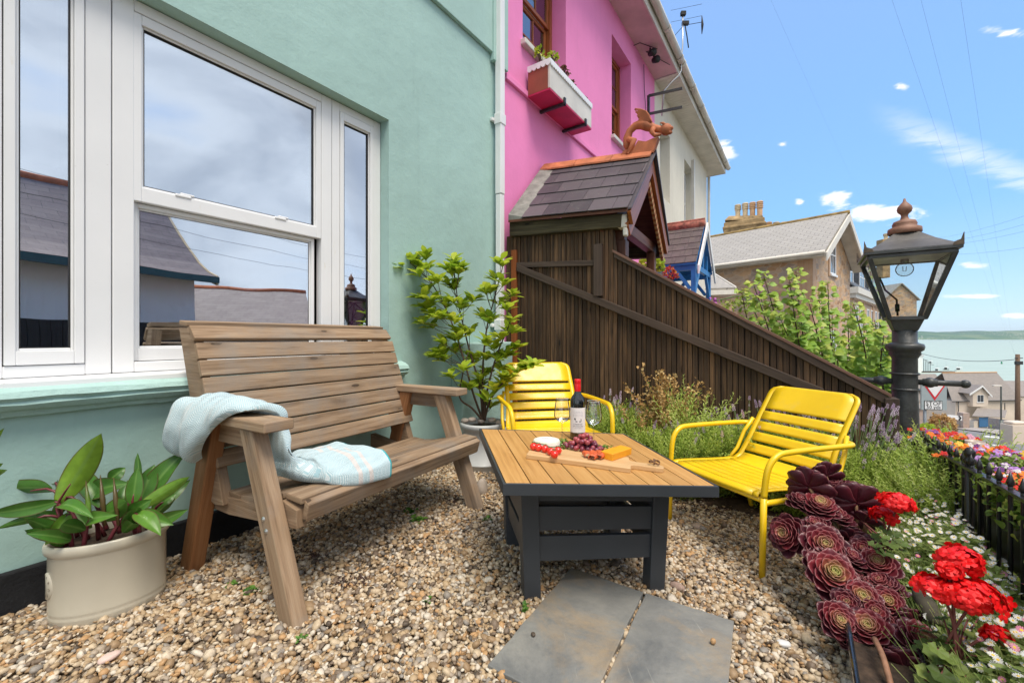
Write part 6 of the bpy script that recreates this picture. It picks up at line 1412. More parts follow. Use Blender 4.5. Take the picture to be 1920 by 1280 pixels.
mb = MB(); mb.tube([Q(-.3, 1.9, ezz + 2.02), Q(Lh, 1.9, ezz + 2.02)], .11, 8); mb.build('ridge_tile', m_terra, oh)
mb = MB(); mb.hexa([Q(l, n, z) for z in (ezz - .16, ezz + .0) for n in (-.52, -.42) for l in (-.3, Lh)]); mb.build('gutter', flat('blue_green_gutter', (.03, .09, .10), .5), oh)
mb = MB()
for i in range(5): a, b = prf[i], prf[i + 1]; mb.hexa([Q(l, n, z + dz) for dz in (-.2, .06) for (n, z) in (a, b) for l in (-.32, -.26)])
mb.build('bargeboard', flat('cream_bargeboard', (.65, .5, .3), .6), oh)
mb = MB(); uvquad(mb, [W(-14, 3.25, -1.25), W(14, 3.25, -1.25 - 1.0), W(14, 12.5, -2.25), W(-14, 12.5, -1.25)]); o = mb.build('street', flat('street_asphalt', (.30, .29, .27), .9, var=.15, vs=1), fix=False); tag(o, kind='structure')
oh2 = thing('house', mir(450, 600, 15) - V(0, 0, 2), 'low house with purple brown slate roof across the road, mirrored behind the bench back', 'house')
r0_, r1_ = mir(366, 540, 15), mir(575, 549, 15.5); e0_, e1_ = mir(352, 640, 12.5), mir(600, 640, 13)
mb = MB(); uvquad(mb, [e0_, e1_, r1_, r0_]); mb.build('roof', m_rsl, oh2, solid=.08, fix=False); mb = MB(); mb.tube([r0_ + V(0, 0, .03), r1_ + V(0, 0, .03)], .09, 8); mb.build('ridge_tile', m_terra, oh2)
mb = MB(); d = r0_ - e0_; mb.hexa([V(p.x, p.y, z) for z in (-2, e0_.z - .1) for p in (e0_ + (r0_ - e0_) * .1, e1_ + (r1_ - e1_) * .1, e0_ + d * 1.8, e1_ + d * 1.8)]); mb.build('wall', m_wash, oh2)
wl = thing('fence', Q(3, -1.5, -1), 'dark board fence added across the road to darken the lower window reflection', 'fence')  # added fence: keeps the lower part of the mirrored view dark
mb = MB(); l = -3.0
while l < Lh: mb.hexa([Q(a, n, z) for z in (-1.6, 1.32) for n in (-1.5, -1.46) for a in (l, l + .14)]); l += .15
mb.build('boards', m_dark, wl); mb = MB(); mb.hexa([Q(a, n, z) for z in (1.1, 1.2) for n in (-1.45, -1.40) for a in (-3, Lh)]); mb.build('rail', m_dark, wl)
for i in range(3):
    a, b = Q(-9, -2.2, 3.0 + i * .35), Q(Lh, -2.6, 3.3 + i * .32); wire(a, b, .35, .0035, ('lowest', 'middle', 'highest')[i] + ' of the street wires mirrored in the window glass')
# ---------------------------------------------------------------- the lamp post
LC = Vector((2.668, 2.9, 0)); le1, le2 = WN, WD; ly = 2.9
lamp = thing('lamp_post', Vector((LC.x, LC.y, -.2)), 'old cast iron lamp post with four sided glass lantern and terracotta coloured finial', 'lamp post')
Lz = lambda v: H + (V0 - v) / F * ly
LT = Matrix.Translation(LC)
m_cast = flat('cast_iron_paint', (.055, .058, .058), .38, var=.35, vs=12, bump=.6, bs=70)
mb = MB(); mb.lathe([(.075, -.3), (.075, Lz(800)), (.072, Lz(760)), (.069, Lz(740)), (.067, Lz(672)), (.074, Lz(668)), (.085, Lz(664)), (.082, Lz(659)), (.098, Lz(656)), (.103, Lz(650)), (.098, Lz(645)), (.075, Lz(643)), (.066, Lz(641)), (.066, Lz(619)), (.03, Lz(618))], 40, LT); mb.build('post', m_cast, lamp)
for v in (700, 729): mb = MB(); mb.lathe([(.0735, Lz(v + 2)), (.079, Lz(v + 1)), (.079, Lz(v - 1)), (.0735, Lz(v - 2))], 36, LT); mb.build('band', m_cast, lamp)
mb = MB()
for sgn, Ln in ((1, .29), (-1, .31)):
    c = LC + V(0, 0, Lz(715)); mb.tube([c + le1 * sgn * .06, c + le1 * sgn * (Ln - .02)], .0185, 14); mb.ball(c + le1 * sgn * .125, (.034, .034, .034), 16); mb.tube([c + le1 * sgn * .09, c + le1 * sgn * .16], .025, 12); mb.ball(c + le1 * sgn * Ln, .027, 14)
mb.build('ladder_bar', m_cast, lamp)
def sq(a, z): return [LC + le1 * x * a + le2 * y * a + V(0, 0, z) for x, y in ((-1, -1), (1, -1), (1, 1), (-1, 1))]
zt_, zb2 = 1.535, Lz(597); at, ab = .205, .088
T4, B4 = sq(at, zt_), sq(ab, zb2)
mb = MB(); a_, b_ = sq(ab + .006, zb2 + .012), sq(.060, Lz(620)); mb.hexa([b_[0], b_[1], b_[3], b_[2], a_[0], a_[1], a_[3], a_[2]]); mb.build('lantern_cup', m_cast, lamp, bevel=.006)
for i in range(4): mb = MB(); mb.beam(B4[i], T4[i], .026, .026, up=le1); mb.build('lantern_bar', m_cast, lamp, bevel=.003)
for QQ in (T4, B4):
    mb = MB()
    for i in range(4): mb.beam(QQ[i], QQ[(i + 1) % 4], .024, .02)
    mb.build('lantern_frame', m_cast, lamp)
for i in range(4):
    p = [B4[i], B4[(i + 1) % 4], T4[(i + 1) % 4], T4[i]]; g = sum(p, Vector()) / 4; mb = MB(); mb.add([tuple(LC + V(0, 0, q.z) + (q - LC - V(0, 0, q.z)) * .985) for q in p], [(0, 1, 2, 3)]); mb.build('glass_pane', glass_mat('lantern_glass', .03, (.95, .97, .96)) if i == 0 else bpy.data.materials['lantern_glass'], lamp, fix=False)
Tt = sq(at + .028, zt_ + .012); Tu = sq(at + .028, zt_ + .035); Rm = sq(.062, Lz(440) + .0)
mb = MB(); mb.hexa([Tt[0], Tt[1], Tt[3], Tt[2], Tu[0], Tu[1], Tu[3], Tu[2]]); mb.build('roof_rim', m_cast, lamp, bevel=.003)
m_lroof = flat('weathered_roof_metal', (.085, .078, .072), .45, var=.35, vs=7, bump=.3)
mb = MB(); Tv = sq(at + .02, zt_ + .036); Mi = sq(.13, zt_ + .036 + (Rm[0].z - zt_ - .036) * .52)
for i in range(4): j = (i + 1) % 4; mb.add([tuple(q) for q in (Tv[i], Tv[j], Mi[j], Mi[i])], [(0, 1, 2, 3)]); mb.add([tuple(q) for q in (Mi[i], Mi[j], Rm[j], Rm[i])], [(0, 1, 2, 3)])
mb.build('roof', m_lroof, lamp, solid=.004)
mb = MB(); a_ = sq(at - .01, zt_ - .001); mb.add([tuple(q) for q in a_], [(0, 1, 2, 3)]); mb.build('reflector', flat('cream_enamel', (.55, .52, .45), .5, var=.3), lamp, solid=.004)
for i in range(4):
    c = sq(at + .03, zt_ + .03)[i]; o_ = (c - LC - V(0, 0, c.z)).normalized(); s_ = Vector((-o_.y, o_.x, 0)); mb = MB()
    for sd in (1, -1):
        e_ = (T4[(i + sd) % 4] - T4[i]).normalized(); pts = [c, c + e_ * .05, c + e_ * .04 + V(0, 0, .022), c + e_ * .012 + V(0, 0, .034), c + V(0, 0, .075)]; n__ = o_ * .004
        mb.add([tuple(q) for q in pts] + [tuple(q - n__) for q in pts], [tuple(range(5)), tuple(range(9, 4, -1))] + [(a, (a + 1) % 5, 5 + (a + 1) % 5, 5 + a) for a in range(5)])
    mb.build('corner_ornament', flat('rusty_ornament', (.10, .075, .055), .7, var=.5, vs=30), lamp) 
m_fin = flat('red_oxide', (.26, .13, .085), .6, var=.3, vs=10, bump=.3)
z0 = Lz(437); sF = (Lz(372) - z0)
mb = MB(); mb.lathe([(.082, z0 - .008), (.090, z0 + .0), (.088, z0 + .03 * 1), (.062, z0 + .045), (.066, z0 + .058), (.058, z0 + .078), (.024, z0 + .092), (.018, z0 + .112), (.020, z0 + .125), (.036, z0 + .142), (.041, z0 + .16), (.037, z0 + .178), (.022, z0 + .198), (.010, z0 + .212), (.006, z0 + .232), (.0005, z0 + .236)], 32, LT); mb.build('finial', m_fin, lamp)
mb = MB(); c = LC + V(0, 0, 0); bz_ = Lz(505); pr = [(.0005, bz_ - .048)]; pr += [(.048 * math.sin(a), bz_ - .048 * math.cos(a)) for a in np.linspace(.2, 2.5, 12)] + [(.018, bz_ + .055), (.017, zt_ - .03)]
mb.lathe(pr, 28, LT); mb.build('bulb', glass_mat('bulb_glass', .04, (.93, .93, .91), 1.12), lamp)
mb = MB(); mb.lathe([(.022, bz_ + .05), (.022, zt_ - .004)], 20, LT); mb.tube([LC + V(-.012, 0, bz_ + .02), LC + V(-.01, 0, bz_ - .012), LC + V(.01, 0, bz_ - .012), LC + V(.012, 0, bz_ + .02)], .002, 6); mb.build('bulb_holder', flat('brown_holder', (.2, .17, .13), .5), lamp)
mb = MB(); mb.tube([LC - le1 * .13 + V(0, 0, 1.42), LC - le1 * .10 + V(0, 0, 1.33), LC - le1 * .04 + V(0, 0, 1.26), LC - le1 * .035 + V(0, 0, 1.15)], .006, 6); mb.tube([LC - le1 * .038 + V(0, 0, 1.23), LC - le1 * .036 + V(0, 0, 1.18)], .012, 8); mb.build('cable', m_rubber, lamp)
# ---------------------------------------------------------------- front railing and its flower troughs
RAn = 2.985
rl = thing('railing', W(.5, RAn, -.4), 'black iron spiked garden railing along the front edge of the terrace', 'railing')
rz1 = .455
def rlz(t): return .475 - .075 * (t - 1.75)
m_rail_i = flat('black_gloss_iron', (.018, .018, .02), .3, var=.3, bump=.4, bs=90)
mb = MB(); mb.beam(W(-.5, RAn, rlz(-.5)), W(3.4, RAn, rlz(3.4)), .03, .012, tone=.5); mb.build('rail', m_rail_i, rl, bevel=.002)
mb = MB(); mb.beam(W(-.5, RAn, -.05), W(3.4, RAn, -.05), .035, .012); mb.build('rail', m_rail_i, rl)
t = -.45
m_bar = flat('worn_bar', (.16, .16, .155), .4, var=.5, vs=30)
while t < 3.38:
    mb = MB(); b = W(t, RAn, 0); mb.tube([b + V(0, 0, -.3), b + V(0, 0, rlz(t) + .006), b + V(0, 0, rlz(t) + .02)], .0065, 8); mb.tube([b + V(0, 0, rlz(t) + .018), b + V(0, 0, rlz(t) + .028), b + V(0, 0, rlz(t) + .065)], [.007, .012, .002], 8)
    mb.build('bar', m_bar if 0 else m_rail_i, rl); t += .105
t = (wt(1818, RAn))
for tt_ in (t, t - 1.5):
    mb = MB(); b = W(tt_, RAn + .0, 0); mb.tube([b + V(0, 0, -.35), b + V(0, 0, rlz(tt_) + .02)], .015, 14); mb.lathe([(.015, .02), (.022, .025), (.022, .04), (.014, .047), (.019, .06), (.019, .075), (.010, .09), (.0005, .092)], 18, Matrix.Translation(b + V(0, 0, rlz(tt_)))); mb.build('post', m_rail_i, rl)
m_trough = flat('black_plastic', (.010, .010, .011), .35, var=.2)
for i, (t0, t1) in enumerate(((1.35, 2.25), (2.31, 3.18), (3.24, 3.8))):
    mb = MB(); wbox(mb, t0, t1, .16, .34, RAn + .03, RAn + .05); wbox(mb, t0, t1, .16, .34, RAn + .20, RAn + .22); wbox(mb, t0, t0 + .02, .16, .34, RAn + .051, RAn + .199); wbox(mb, t1 - .02, t1, .16, .34, RAn + .051, RAn + .199); wbox(mb, t0 + .02, t1 - .02, .28, .31, RAn + .051, RAn + .199)
    o = mb.build('flower_trough', m_trough); tag(o, ('black trough hung outside the railing, nearest the camera', 'black trough hung outside the railing, middle one', 'black trough hung outside the railing, nearest the lamp post')[i], 'trough', 'black troughs on the railing')
mb = MB(); wbox(mb, -.6, 4.3, -4, -.06, RAn - .12, RAn + .12); o = mb.build('wall', m_pkst); tag(o, 'low stone retaining wall carrying the black railing', 'wall')
# ================================================================ planting
def leaf_tpl(prof, droop=.15, fold=.12, wscale=1.0):
    """leaf along +Y, length 1; prof = half widths; returns verts, quads, uv"""
    n = len(prof); vs = []; uv = []
    for i, w_ in enumerate(prof):
        t = i / (n - 1); z = -droop * t * t
        for sx in (-1, 0, 1): vs.append((sx * w_ * wscale, t, z + abs(sx) * w_ * fold)); uv.append((sx * .5, t))
    fs = []
    for i in range(n - 1):
        for k in (0, 1): a = i * 3 + k; fs.append((a, a + 1, a + 4, a + 3))
    return np.array(vs), fs, np.array(uv)
def fr_mats(P, D, U, S):
    P, D, U = (np.asarray(a, float) for a in (P, D, U)); S = np.asarray(S, float)
    D = D / np.linalg.norm(D, axis=1, keepdims=True); X = np.cross(D, U); ln = np.linalg.norm(X, axis=1, keepdims=True); X = np.where(ln < 1e-6, np.array([[1., 0, 0]]), X / np.maximum(ln, 1e-9)); Z = np.cross(X, D)
    M = np.zeros((len(P), 4, 4)); S = S if S.ndim == 2 else np.repeat(S[:, None], 3, 1)
    M[:, :3, 0] = X * S[:, :1]; M[:, :3, 1] = D * S[:, 1:2]; M[:, :3, 2] = Z * S[:, 2:3]; M[:, :3, 3] = P; M[:, 3, 3] = 1; return M
def rdir(n, rg, zlo=-1, zhi=1):
    z = rg.uniform(zlo, zhi, n); a = rg.uniform(0, 2 * PI, n); r = np.sqrt(1 - z * z); return np.stack([r * np.cos(a), r * np.sin(a), z], 1)
def curve(pts, n=24):
    P = [tuple(p) for p in pts]; return [Vector(cr(P, t * (len(P) - 1) / n)) for t in range(n + 1)]
m_bark = flat('dark_twig', (.09, .055, .035), .8, var=.3); m_gstem = flat('green_stem', (.10, .16, .05), .7, var=.2)
m_soil = flat('potting_soil', (.055, .035, .022), .95, var=.6, vs=30, bump=1, bs=60)
m_leafbright = leafm('shrub_leaf', (.24, .40, .03), (.50, .62, .05), (.72, .74, .10), rough=.42, trans=.45)
m_canna = leafm('canna_leaf', (.045, .14, .02), (.08, .22, .03), (.24, .42, .04), edge=(.10, .03, .025), rough=.33, trans=.2, vein=(.20, .36, .09))
m_red_stem = flat('red_stem', (.13, .022, .03), .45, var=.3)
# ---- oval planter
pc = Vector((-1.498, 1.592, 0)); pa = math.radians(38); PM = Matrix.Translation(pc + V(0, 0, -.01)) @ Matrix.Rotation(pa, 4, 'Z')
m_stonew = flat('glazed_stoneware', (.52, .485, .395), .3, var=.06, vs=3, bump=.12, bs=18, coat=.3)
op = thing('planter', pc, 'cream glazed oval stoneware planter with an embossed oval badge, beside the bench', 'planter', rz=pa)
def ovl(prof): return [(r, z) for r, z in prof]
SX, SY = .168, .122
pr = [(.0005, .0), (.90, .0), (.945, .006), (.955, .03), (.965, .035), (.968, .040), (.962, .045), (.960, .05), (.968, .055), (.970, .060), (.964, .066), (.965, .25), (.985, .256), (1.02, .262), (1.035, .275), (1.025, .289), (.99, .295), (.95, .290), (.935, .27), (.93, .2)]
def ovlathe(mb, prof, n=64, **k):
    mb.lathe([(r, z) for r, z in prof], n, PM @ Matrix.Diagonal((SX, SY, 1, 1)), **k)
mb = MB(); ovlathe(mb, pr); mb.build('pot', m_stonew, op)
mb = MB(); ovlathe(mb, [(.0005, .268), (.5, .262), (.94, .262)]); mb.build('soil', m_soil, op)
def ovp(a, z, off=0): c_, s_ = math.cos(a), math.sin(a); n_ = Vector((c_ / SX, s_ / SY, 0)).normalized(); q = Vector((c_ * SX * .966, s_ * SY * .966, 0)) + n_ * off; return PM @ Vector((q.x, q.y, z))
camd = (Vector((0, 0, 0)) - pc); ba = math.radians(196)
def badge(x, y, off=.0015):                # x metres round the pot, y up
    a = ba + x / .135; return ovp(a, .155 + y, off)
mb = MB(); k = 40; vs = [tuple(badge(0, 0, .004))]
for i in range(k): a = 2 * PI * i / k; vs.append(tuple(badge(.032 * math.cos(a), .044 * math.sin(a), .004)))
for i in range(k): a = 2 * PI * i / k; vs.append(tuple(badge(.035 * math.cos(a), .047 * math.sin(a), -.001)))
mb.add(vs, [(0, 1 + i, 1 + (i + 1) % k) for i in range(k)] + [(1 + i, 1 + k + i, 1 + k + (i + 1) % k, 1 + (i + 1) % k) for i in range(k)], smooth=True); bdg = mb.build('badge', m_stonew, op)
mb = MB(); word = 'GARDEN'
for i, ch_ in enumerate(word):
    a = 1.95 - i * .72; cx_, cy_ = .0235 * math.cos(a), .034 * math.sin(a); ca, sa = math.cos(a - PI / 2), math.sin(a - PI / 2)
    put_text(mb, ch_, .014, lambda x, y: badge(cx_ + x * ca - y * sa, cy_ + x * sa + y * ca, .0048))
mb.build('badge_print', flat('brown_print', (.10, .07, .05), .6), bdg, fix=False)
# canna
cn = thing('canna_plant', pc + V(0, 0, .25), 'canna lily with broad green leaves and red stems growing in the oval planter', 'plant')
def bigleaf(mb, p0, p1, w_, arch, side, tone, n=14):
    p0, p1 = Vector(p0), Vector(p1); d = p1 - p0; L = d.length; s_ = (side - d * (side.dot(d) / d.length_squared)).normalized(); up = d.normalized().cross(s_)
    if up.z < 0: up = -up
    rows = []
    for i in range(n + 1):
        t = i / n; wd = w_ * (math.sin(PI * min(1, t * .97 + .03) ** .8) ** .8) * (1 if t < .85 else 1 - (t - .85) * 2.2); c = p0 + d * t + up * arch * L * 4 * t * (1 - t); ripple = .04 * w_ * math.sin(t * 17 + tone * 9)
        for j, x in enumerate((-1, -.5, 0, .5, 1)): rows.append((c + s_ * wd * x + up * (abs(x) ** 1.3 * wd * .38 + ripple * abs(x)), (x * .5, t)))
    fs = []; uv = []
    for i in range(n):
        for j in range(4): a = i * 5 + j; q = (a, a + 1, a + 6, a + 5); fs.append(q); uv.append([rows[k_][1] for k_ in q])
    mb.add([tuple(r[0]) for r in rows], fs, uv, tone, 0, True)
CL = [  # base px, tip px, depths, half width, arch, tone
 ((107, 948), (190, 812), 1.50, 1.50, .040, .10, 1.0), ((98, 918), (-40, 925), 1.54, 1.50, .028, .10, .45), ((108, 940), (-22, 962), 1.50, 1.42, .024, .12, .35), ((92, 966), (-10, 992), 1.48, 1.40, .014, .10, .3),
 ((105, 905), (64, 868), 1.62, 1.68, .028, .06, .1), ((128, 962), (84, 1022), 1.46, 1.40, .024, .08, .75), ((110, 948), (176, 972), 1.48, 1.42, .022, .14, .5), ((150, 900), (108, 870), 1.66, 1.70, .03, .1, .2),
 ((190, 950), (148, 880), 1.60, 1.68, .030, .14, .15), ((170, 925), (245, 905), 1.64, 1.64, .036, .16, .25), ((180, 975), (236, 940), 1.50, 1.47, .034, .10, .55), ((168, 975), (222, 965), 1.47, 1.43, .022, .16, .6),
 ((248, 945), (258, 876), 1.55, 1.58, .024, .02, .5), ((262, 940), (290, 870), 1.66, 1.72, .034, .05, .2), ((250, 958), (356, 893), 1.54, 1.58, .022, .14, .8), ((262, 950), (352, 842), 1.68, 1.78, .040, .10, .3),
 ((254, 962), (302, 1004), 1.50, 1.46, .026, .12, .65), ((262, 962), (326, 984), 1.53, 1.52, .026, .14, .5), ((240, 965), (285, 935), 1.52, 1.54, .026, .06, .4), ((262, 905), (258, 848), 1.64, 1.66, .013, .0, .1),
 ((205, 900), (235, 876), 1.70, 1.74, .024, .1, .1), ((130, 930), (95, 985), 1.52, 1.50, .018, .16, .2), ((300, 945), (330, 925), 1.62, 1.66, .018, .1, .35)]
mb = MB(); st_mb = MB(); rr = random.Random(3); cam0_ = Vector((0, 0, H))
for (b_, t_, y0_, y1_, w_, ar_, tn__) in CL:
    p0, p1 = A(*b_, y0_ + .03), A(*t_, y1_ + .03); side = (p1 - p0).cross((cam0_ - p0)).normalized() + Vector((rr.uniform(-.35, .35), rr.uniform(-.5, .1), rr.uniform(-.3, .35))); w_ *= 1.08
    bigleaf(mb, p0, p1, w_, ar_, side, tn__)
    a = rr.uniform(0, 6.28); q = PM @ Vector((SX * .6 * math.cos(a), SY * .6 * math.sin(a), .26)); q = q.lerp(Vector((p0.x, p0.y, .262)), .55); m_ = q.lerp(p0, .5) + V(0, 0, .02)
    st_mb.tube(curve([q, m_, p0, p0.lerp(p1, .3)], 8), [.0075, .007, .0065, .006, .005, .0045, .004, .003, .002], 8)
for u, v0_, v1_ in ((173, 990, 900), (200, 985, 890), (225, 985, 895)):                        # rolled new leaves
    mbq = MB(); p0, p1 = A(u - 3, v0_, 1.52), A(u - 12, v1_, 1.55); mbq.tube([p0, p0.lerp(p1, .5), p1], [.004, .008, .001], 8, tone=.7); mbq.build('rolled_leaf', m_canna, cn)
for i in range(16):
    a = rr.uniform(0, 6.28); q = PM @ Vector((SX * .75 * math.cos(a), SY * .75 * math.sin(a), .29 + rr.uniform(0, .05))); d = Vector((math.cos(a + pa) * .8, math.sin(a + pa) * .8, rr.uniform(.3, 1.1))).normalized(); L_ = rr.uniform(.09, .15); e = q + d * L_
    bigleaf(mb, q, e, rr.uniform(.018, .028), .1, (e - q).cross(q - cam0_).normalized() + Vector((rr.uniform(-.5, .5), rr.uniform(-.5, .5), rr.uniform(-.4, .4))), rr.uniform(0, .5))
mb.build('foliage', m_canna, cn, fix=False); st_mb.build('stem', m_red_stem, cn)
oc = thing('canna_plant', A(-60, 930, 1.4), 'tips of another leafy plant just entering the left edge of the view', 'plant')
for (b_, t_) in (((-60, 900), (8, 802)), ((-70, 920), (14, 880)), ((-60, 905), (6, 868))): mb = MB(); bigleaf(mb, A(*b_, 1.35), A(*t_, 1.38), .02, .1, V(.1, -.5, .9), .8); mb.build('leaf', m_canna, oc, fix=False); mb = MB(); mb.tube([A(-60, 1150, 1.4), A(-62, 905, 1.36)], .008, 8); mb.build('stem', m_gstem, oc)

# ---- white pot with the shrub
q0 = Gg(906, 884); yc_ = q0.y + .10; pw = Vector(((906 - U0) / F * yc_, yc_, gz(0, yc_))); Rw = .166; hw_ = A(0, 790, yc_).z - pw.z
wpt = thing('pot', pw, 'round pale grey pot with a thick rim between the bench and the coffee table', 'pot')
m_wpot = flat('pale_grey_pot', (.50, .52, .53), .45, var=.1, vs=5, bump=.15)
mb = MB(); mb.lathe([(.0005, 0), (Rw * .86, 0), (Rw * .9, .01), (Rw * .92, .05), (Rw * .95, .052), (Rw * .95, .062), (Rw * .92, .064), (Rw * .93, hw_ - .05), (Rw * .97, hw_ - .045), (Rw * 1.03, hw_ - .03), (Rw * 1.05, hw_ - .012), (Rw * 1.02, hw_), (Rw * .93, hw_), (Rw * .90, hw_ - .02), (Rw * .88, hw_ - .06), (.0005, hw_ - .055)], 48, Matrix.Translation(pw)); mb.build('body', m_wpot, wpt)
mb = MB(); mb.lathe([(.0005, hw_ - .035), (Rw * .885, hw_ - .04)], 24, Matrix.Translation(pw)); mb.build('soil', m_soil, wpt)
for i, (u, v) in enumerate(((885, 784), (902, 787), (922, 785), (935, 790), (872, 786))):
    stone(A(u, v + 2, yc_ - .03 + .02 * (i % 2)) , (.035, .03, .02), ('round pale stone at the left of the soil in the round pot', 'pale stone against the shrub stem in the round pot', 'pale stone at the front of the soil in the round pot', 'pale stone near the right rim of the round pot', 'pale stone touching the left rim of the round pot')[i], .9, 'stone', 20 + i, 'stones on the soil of the round pot', m_rock)
shb = thing('shrub', pw + V(0, 0, hw_ - .04), 'young bright green shrub with whorled leaves growing in the round pot', 'shrub')
ys2 = yc_ - .02
MS = [[(906, 788), (888, 740), (868, 668), (845, 600), (812, 535), (768, 492)], [(906, 788), (898, 720), (876, 640), (858, 560), (850, 488)], [(907, 788), (905, 700), (912, 620), (928, 555), (944, 495)], [(908, 788), (920, 748), (945, 715), (975, 690), (1008, 684)], [(907, 788), (914, 730), (930, 670), (948, 625), (958, 600)], [(905, 788), (885, 765), (862, 745), (868, 700), (878, 660)]]
yd = [-.02, .12, .04, -.16, -.10, -.12]; br = MB(); stems = []
for i, s_ in enumerate(MS):
    pts = [A(u, v, ys2 + yd[i] * (k / (len(s_) - 1))) for k, (u, v) in enumerate(s_)]; c = curve(pts, 20); stems.append(c); br.tube(c, [.0085 * (1 - .8 * k / 20) + .001 for k in range(21)], 7)
WH = [(768, 490), (742, 500), (798, 478), (782, 512), (800, 538), (838, 500), (850, 486), (862, 505), (820, 522), (850, 540), (808, 562), (835, 568), (865, 572), (820, 592), (850, 598), (792, 604), (944, 492), (928, 520), (945, 530), (912, 545), (938, 566), (905, 590), (890, 560), (958, 598), (940, 628), (970, 650), (925, 650), (955, 665), (1002, 684), (975, 695), (950, 705), (912, 668), (885, 668), (828, 640), (850, 655), (815, 668), (870, 690), (900, 708), (930, 728), (878, 722), (915, 745), (850, 632), (880, 620)]
WH += [(u + random.Random(u * 7 + v).uniform(-24, 24), v + random.Random(u + v * 3).uniform(-18, 26)) for u, v in WH if 770 < u < 990]
lt, lf, lu = leaf_tpl([.03, .09, .18, .245, .25, .17, .03], .2, .22); P = []; D = []; Uu = []; Sc = []; Tn = []; rg = np.random.default_rng(5); pyr = random.Random(5)
for (u, v) in WH:
    best = min((((Vector((U0 + F * q.x / q.y, V0 - F * (q.z - H) / q.y)) - Vector((u, v))).length, si, k) for si, c in enumerate(stems) for k, q in enumerate(c)), key=lambda a: a[0])
    q = stems[best[1]][best[2]]; w0_ = A(u, v, q.y + pyr.uniform(-.10, .08)); k0 = max(0, best[2] - 2); b0 = stems[best[1]][k0]
    if best[0] > 6: br.tube(curve([b0, b0.lerp(w0_, .5) + V(0, 0, -.008), w0_], 6), .0022, 5)
    ax_ = (w0_ - b0).normalized() + V(0, 0, .5)
    for k in range(pyr.randint(12, 18)):
        d = Vector(rdir(1, rg, -.3, .5)[0]) + ax_ * .55; P.append(w0_ - ax_ * pyr.uniform(0, .03)); D.append(d); Uu.append((pyr.uniform(-.3, .3), pyr.uniform(-.3, .3), 1)); L = pyr.uniform(.06, .115); Sc.append((L * pyr.uniform(.8, 1.1), L, L)); Tn.append(min(1, max(0, pyr.gauss(.5, .25))))
mb = MB(); mb.many(lt, lf, fr_mats(P, D, Uu, Sc), Tn, uvt=lu); mb.build('foliage', m_leafbright, shb, fix=False); br.build('stem', m_bark, shb)

# ---- feathery bed plants
def sprig(nl=26, L=1.0, ll=.17, lw=.012, spread=.9):
    vs = []; fs = []; r_ = random.Random(2)
    for i in range(nl):
        t = i / nl; z = t * L; a = i * 2.4; l = ll * (1 - .45 * t); d = Vector((math.cos(a) * spread, math.sin(a) * spread, .8)).normalized(); s_ = Vector((-math.sin(a), math.cos(a), 0)) * lw
        b = Vector((0, 0, z)); k = len(vs); vs += [tuple(b - s_ * .6), tuple(b + s_ * .6), tuple(b + d * l * .6 + s_), tuple(b + d * l * .6 - s_), tuple(b + d * l - V(0, 0, l * .15))]; fs += [(k, k + 1, k + 2, k + 3), (k + 3, k + 2, k + 4)]
    for i in range(3): a = i * 2.09; vs.append((.006 * math.cos(a), .006 * math.sin(a), 0)); 
    for i in range(3): a = i * 2.09; vs.append((.003 * math.cos(a), .003 * math.sin(a), L))
    k = len(vs) - 6; fs += [(k + i, k + (i + 1) % 3, k + 3 + (i + 1) % 3, k + 3 + i) for i in range(3)]
    return np.array(vs), fs
def rotz_to(D, P, S, spin):
    """matrices taking +Z to D"""
    D = np.asarray(D, float); D /= np.linalg.norm(D, axis=1, keepdims=True); a = np.stack([np.cos(spin), np.sin(spin), np.zeros(len(D))], 1); X = np.cross(a, D); X /= np.linalg.norm(X, axis=1, keepdims=True) + 1e-9; Y = np.cross(D, X)
    S = np.asarray(S, float); S = S if S.ndim == 2 else np.repeat(S[:, None], 3, 1); M = np.zeros((len(D), 4, 4)); M[:, :3, 0] = X * S[:, :1]; M[:, :3, 1] = Y * S[:, 1:2]; M[:, :3, 2] = D * S[:, 2:3]; M[:, :3, 3] = P; M[:, 3, 3] = 1; return M
m_lav = leafm('lavender_leaf', (.27, .41, .05), (.50, .62, .12), (.64, .72, .22), rough=.6, trans=.45); m_ros = leafm('rosemary_leaf', (.34, .50, .08), (.60, .72, .18), (.76, .80, .32), rough=.5, trans=.45)
m_purp = leafm('lavender_flower', (.52, .36, .58), (.78, .60, .78), (.88, .78, .86), rough=.8, trans=.2); m_dry = leafm('dried_leaf', (.38, .20, .07), (.62, .40, .16), (.76, .60, .30), rough=.8, trans=.25)
SPV, SPF = sprig(); SPR, SPRF = sprig(34, 1.0, .12, .009, 1.0)
def clump(c, R, h, n, seed, tv, tf, mat, parent, name='foliage', lean=.55, smin=.6):
    rg = np.random.default_rng(seed); a = rg.uniform(0, 2 * PI, n); r = np.sqrt(rg.uniform(0, 1, n)) * R; P = np.stack([c.x + r * np.cos(a) * .55, c.y + r * np.sin(a) * .55, np.full(n, c.z) + rg.uniform(0, h * .45, n)], 1)
    D = np.stack([np.cos(a) * r / R * lean + rg.normal(0, .22, n), np.sin(a) * r / R * lean + rg.normal(0, .22, n), np.ones(n)], 1); L = h * rg.uniform(smin, 1, n) * .62; S = np.stack([L * .9, L * .9, L], 1)
    mb = MB(); mb.many(tv, tf, rotz_to(D, P, S, rg.uniform(0, 6.28, n)), np.clip(rg.normal(.5, .25, n), 0, 1), smooth=False); return mb.build(name, mat, parent, fix=False)
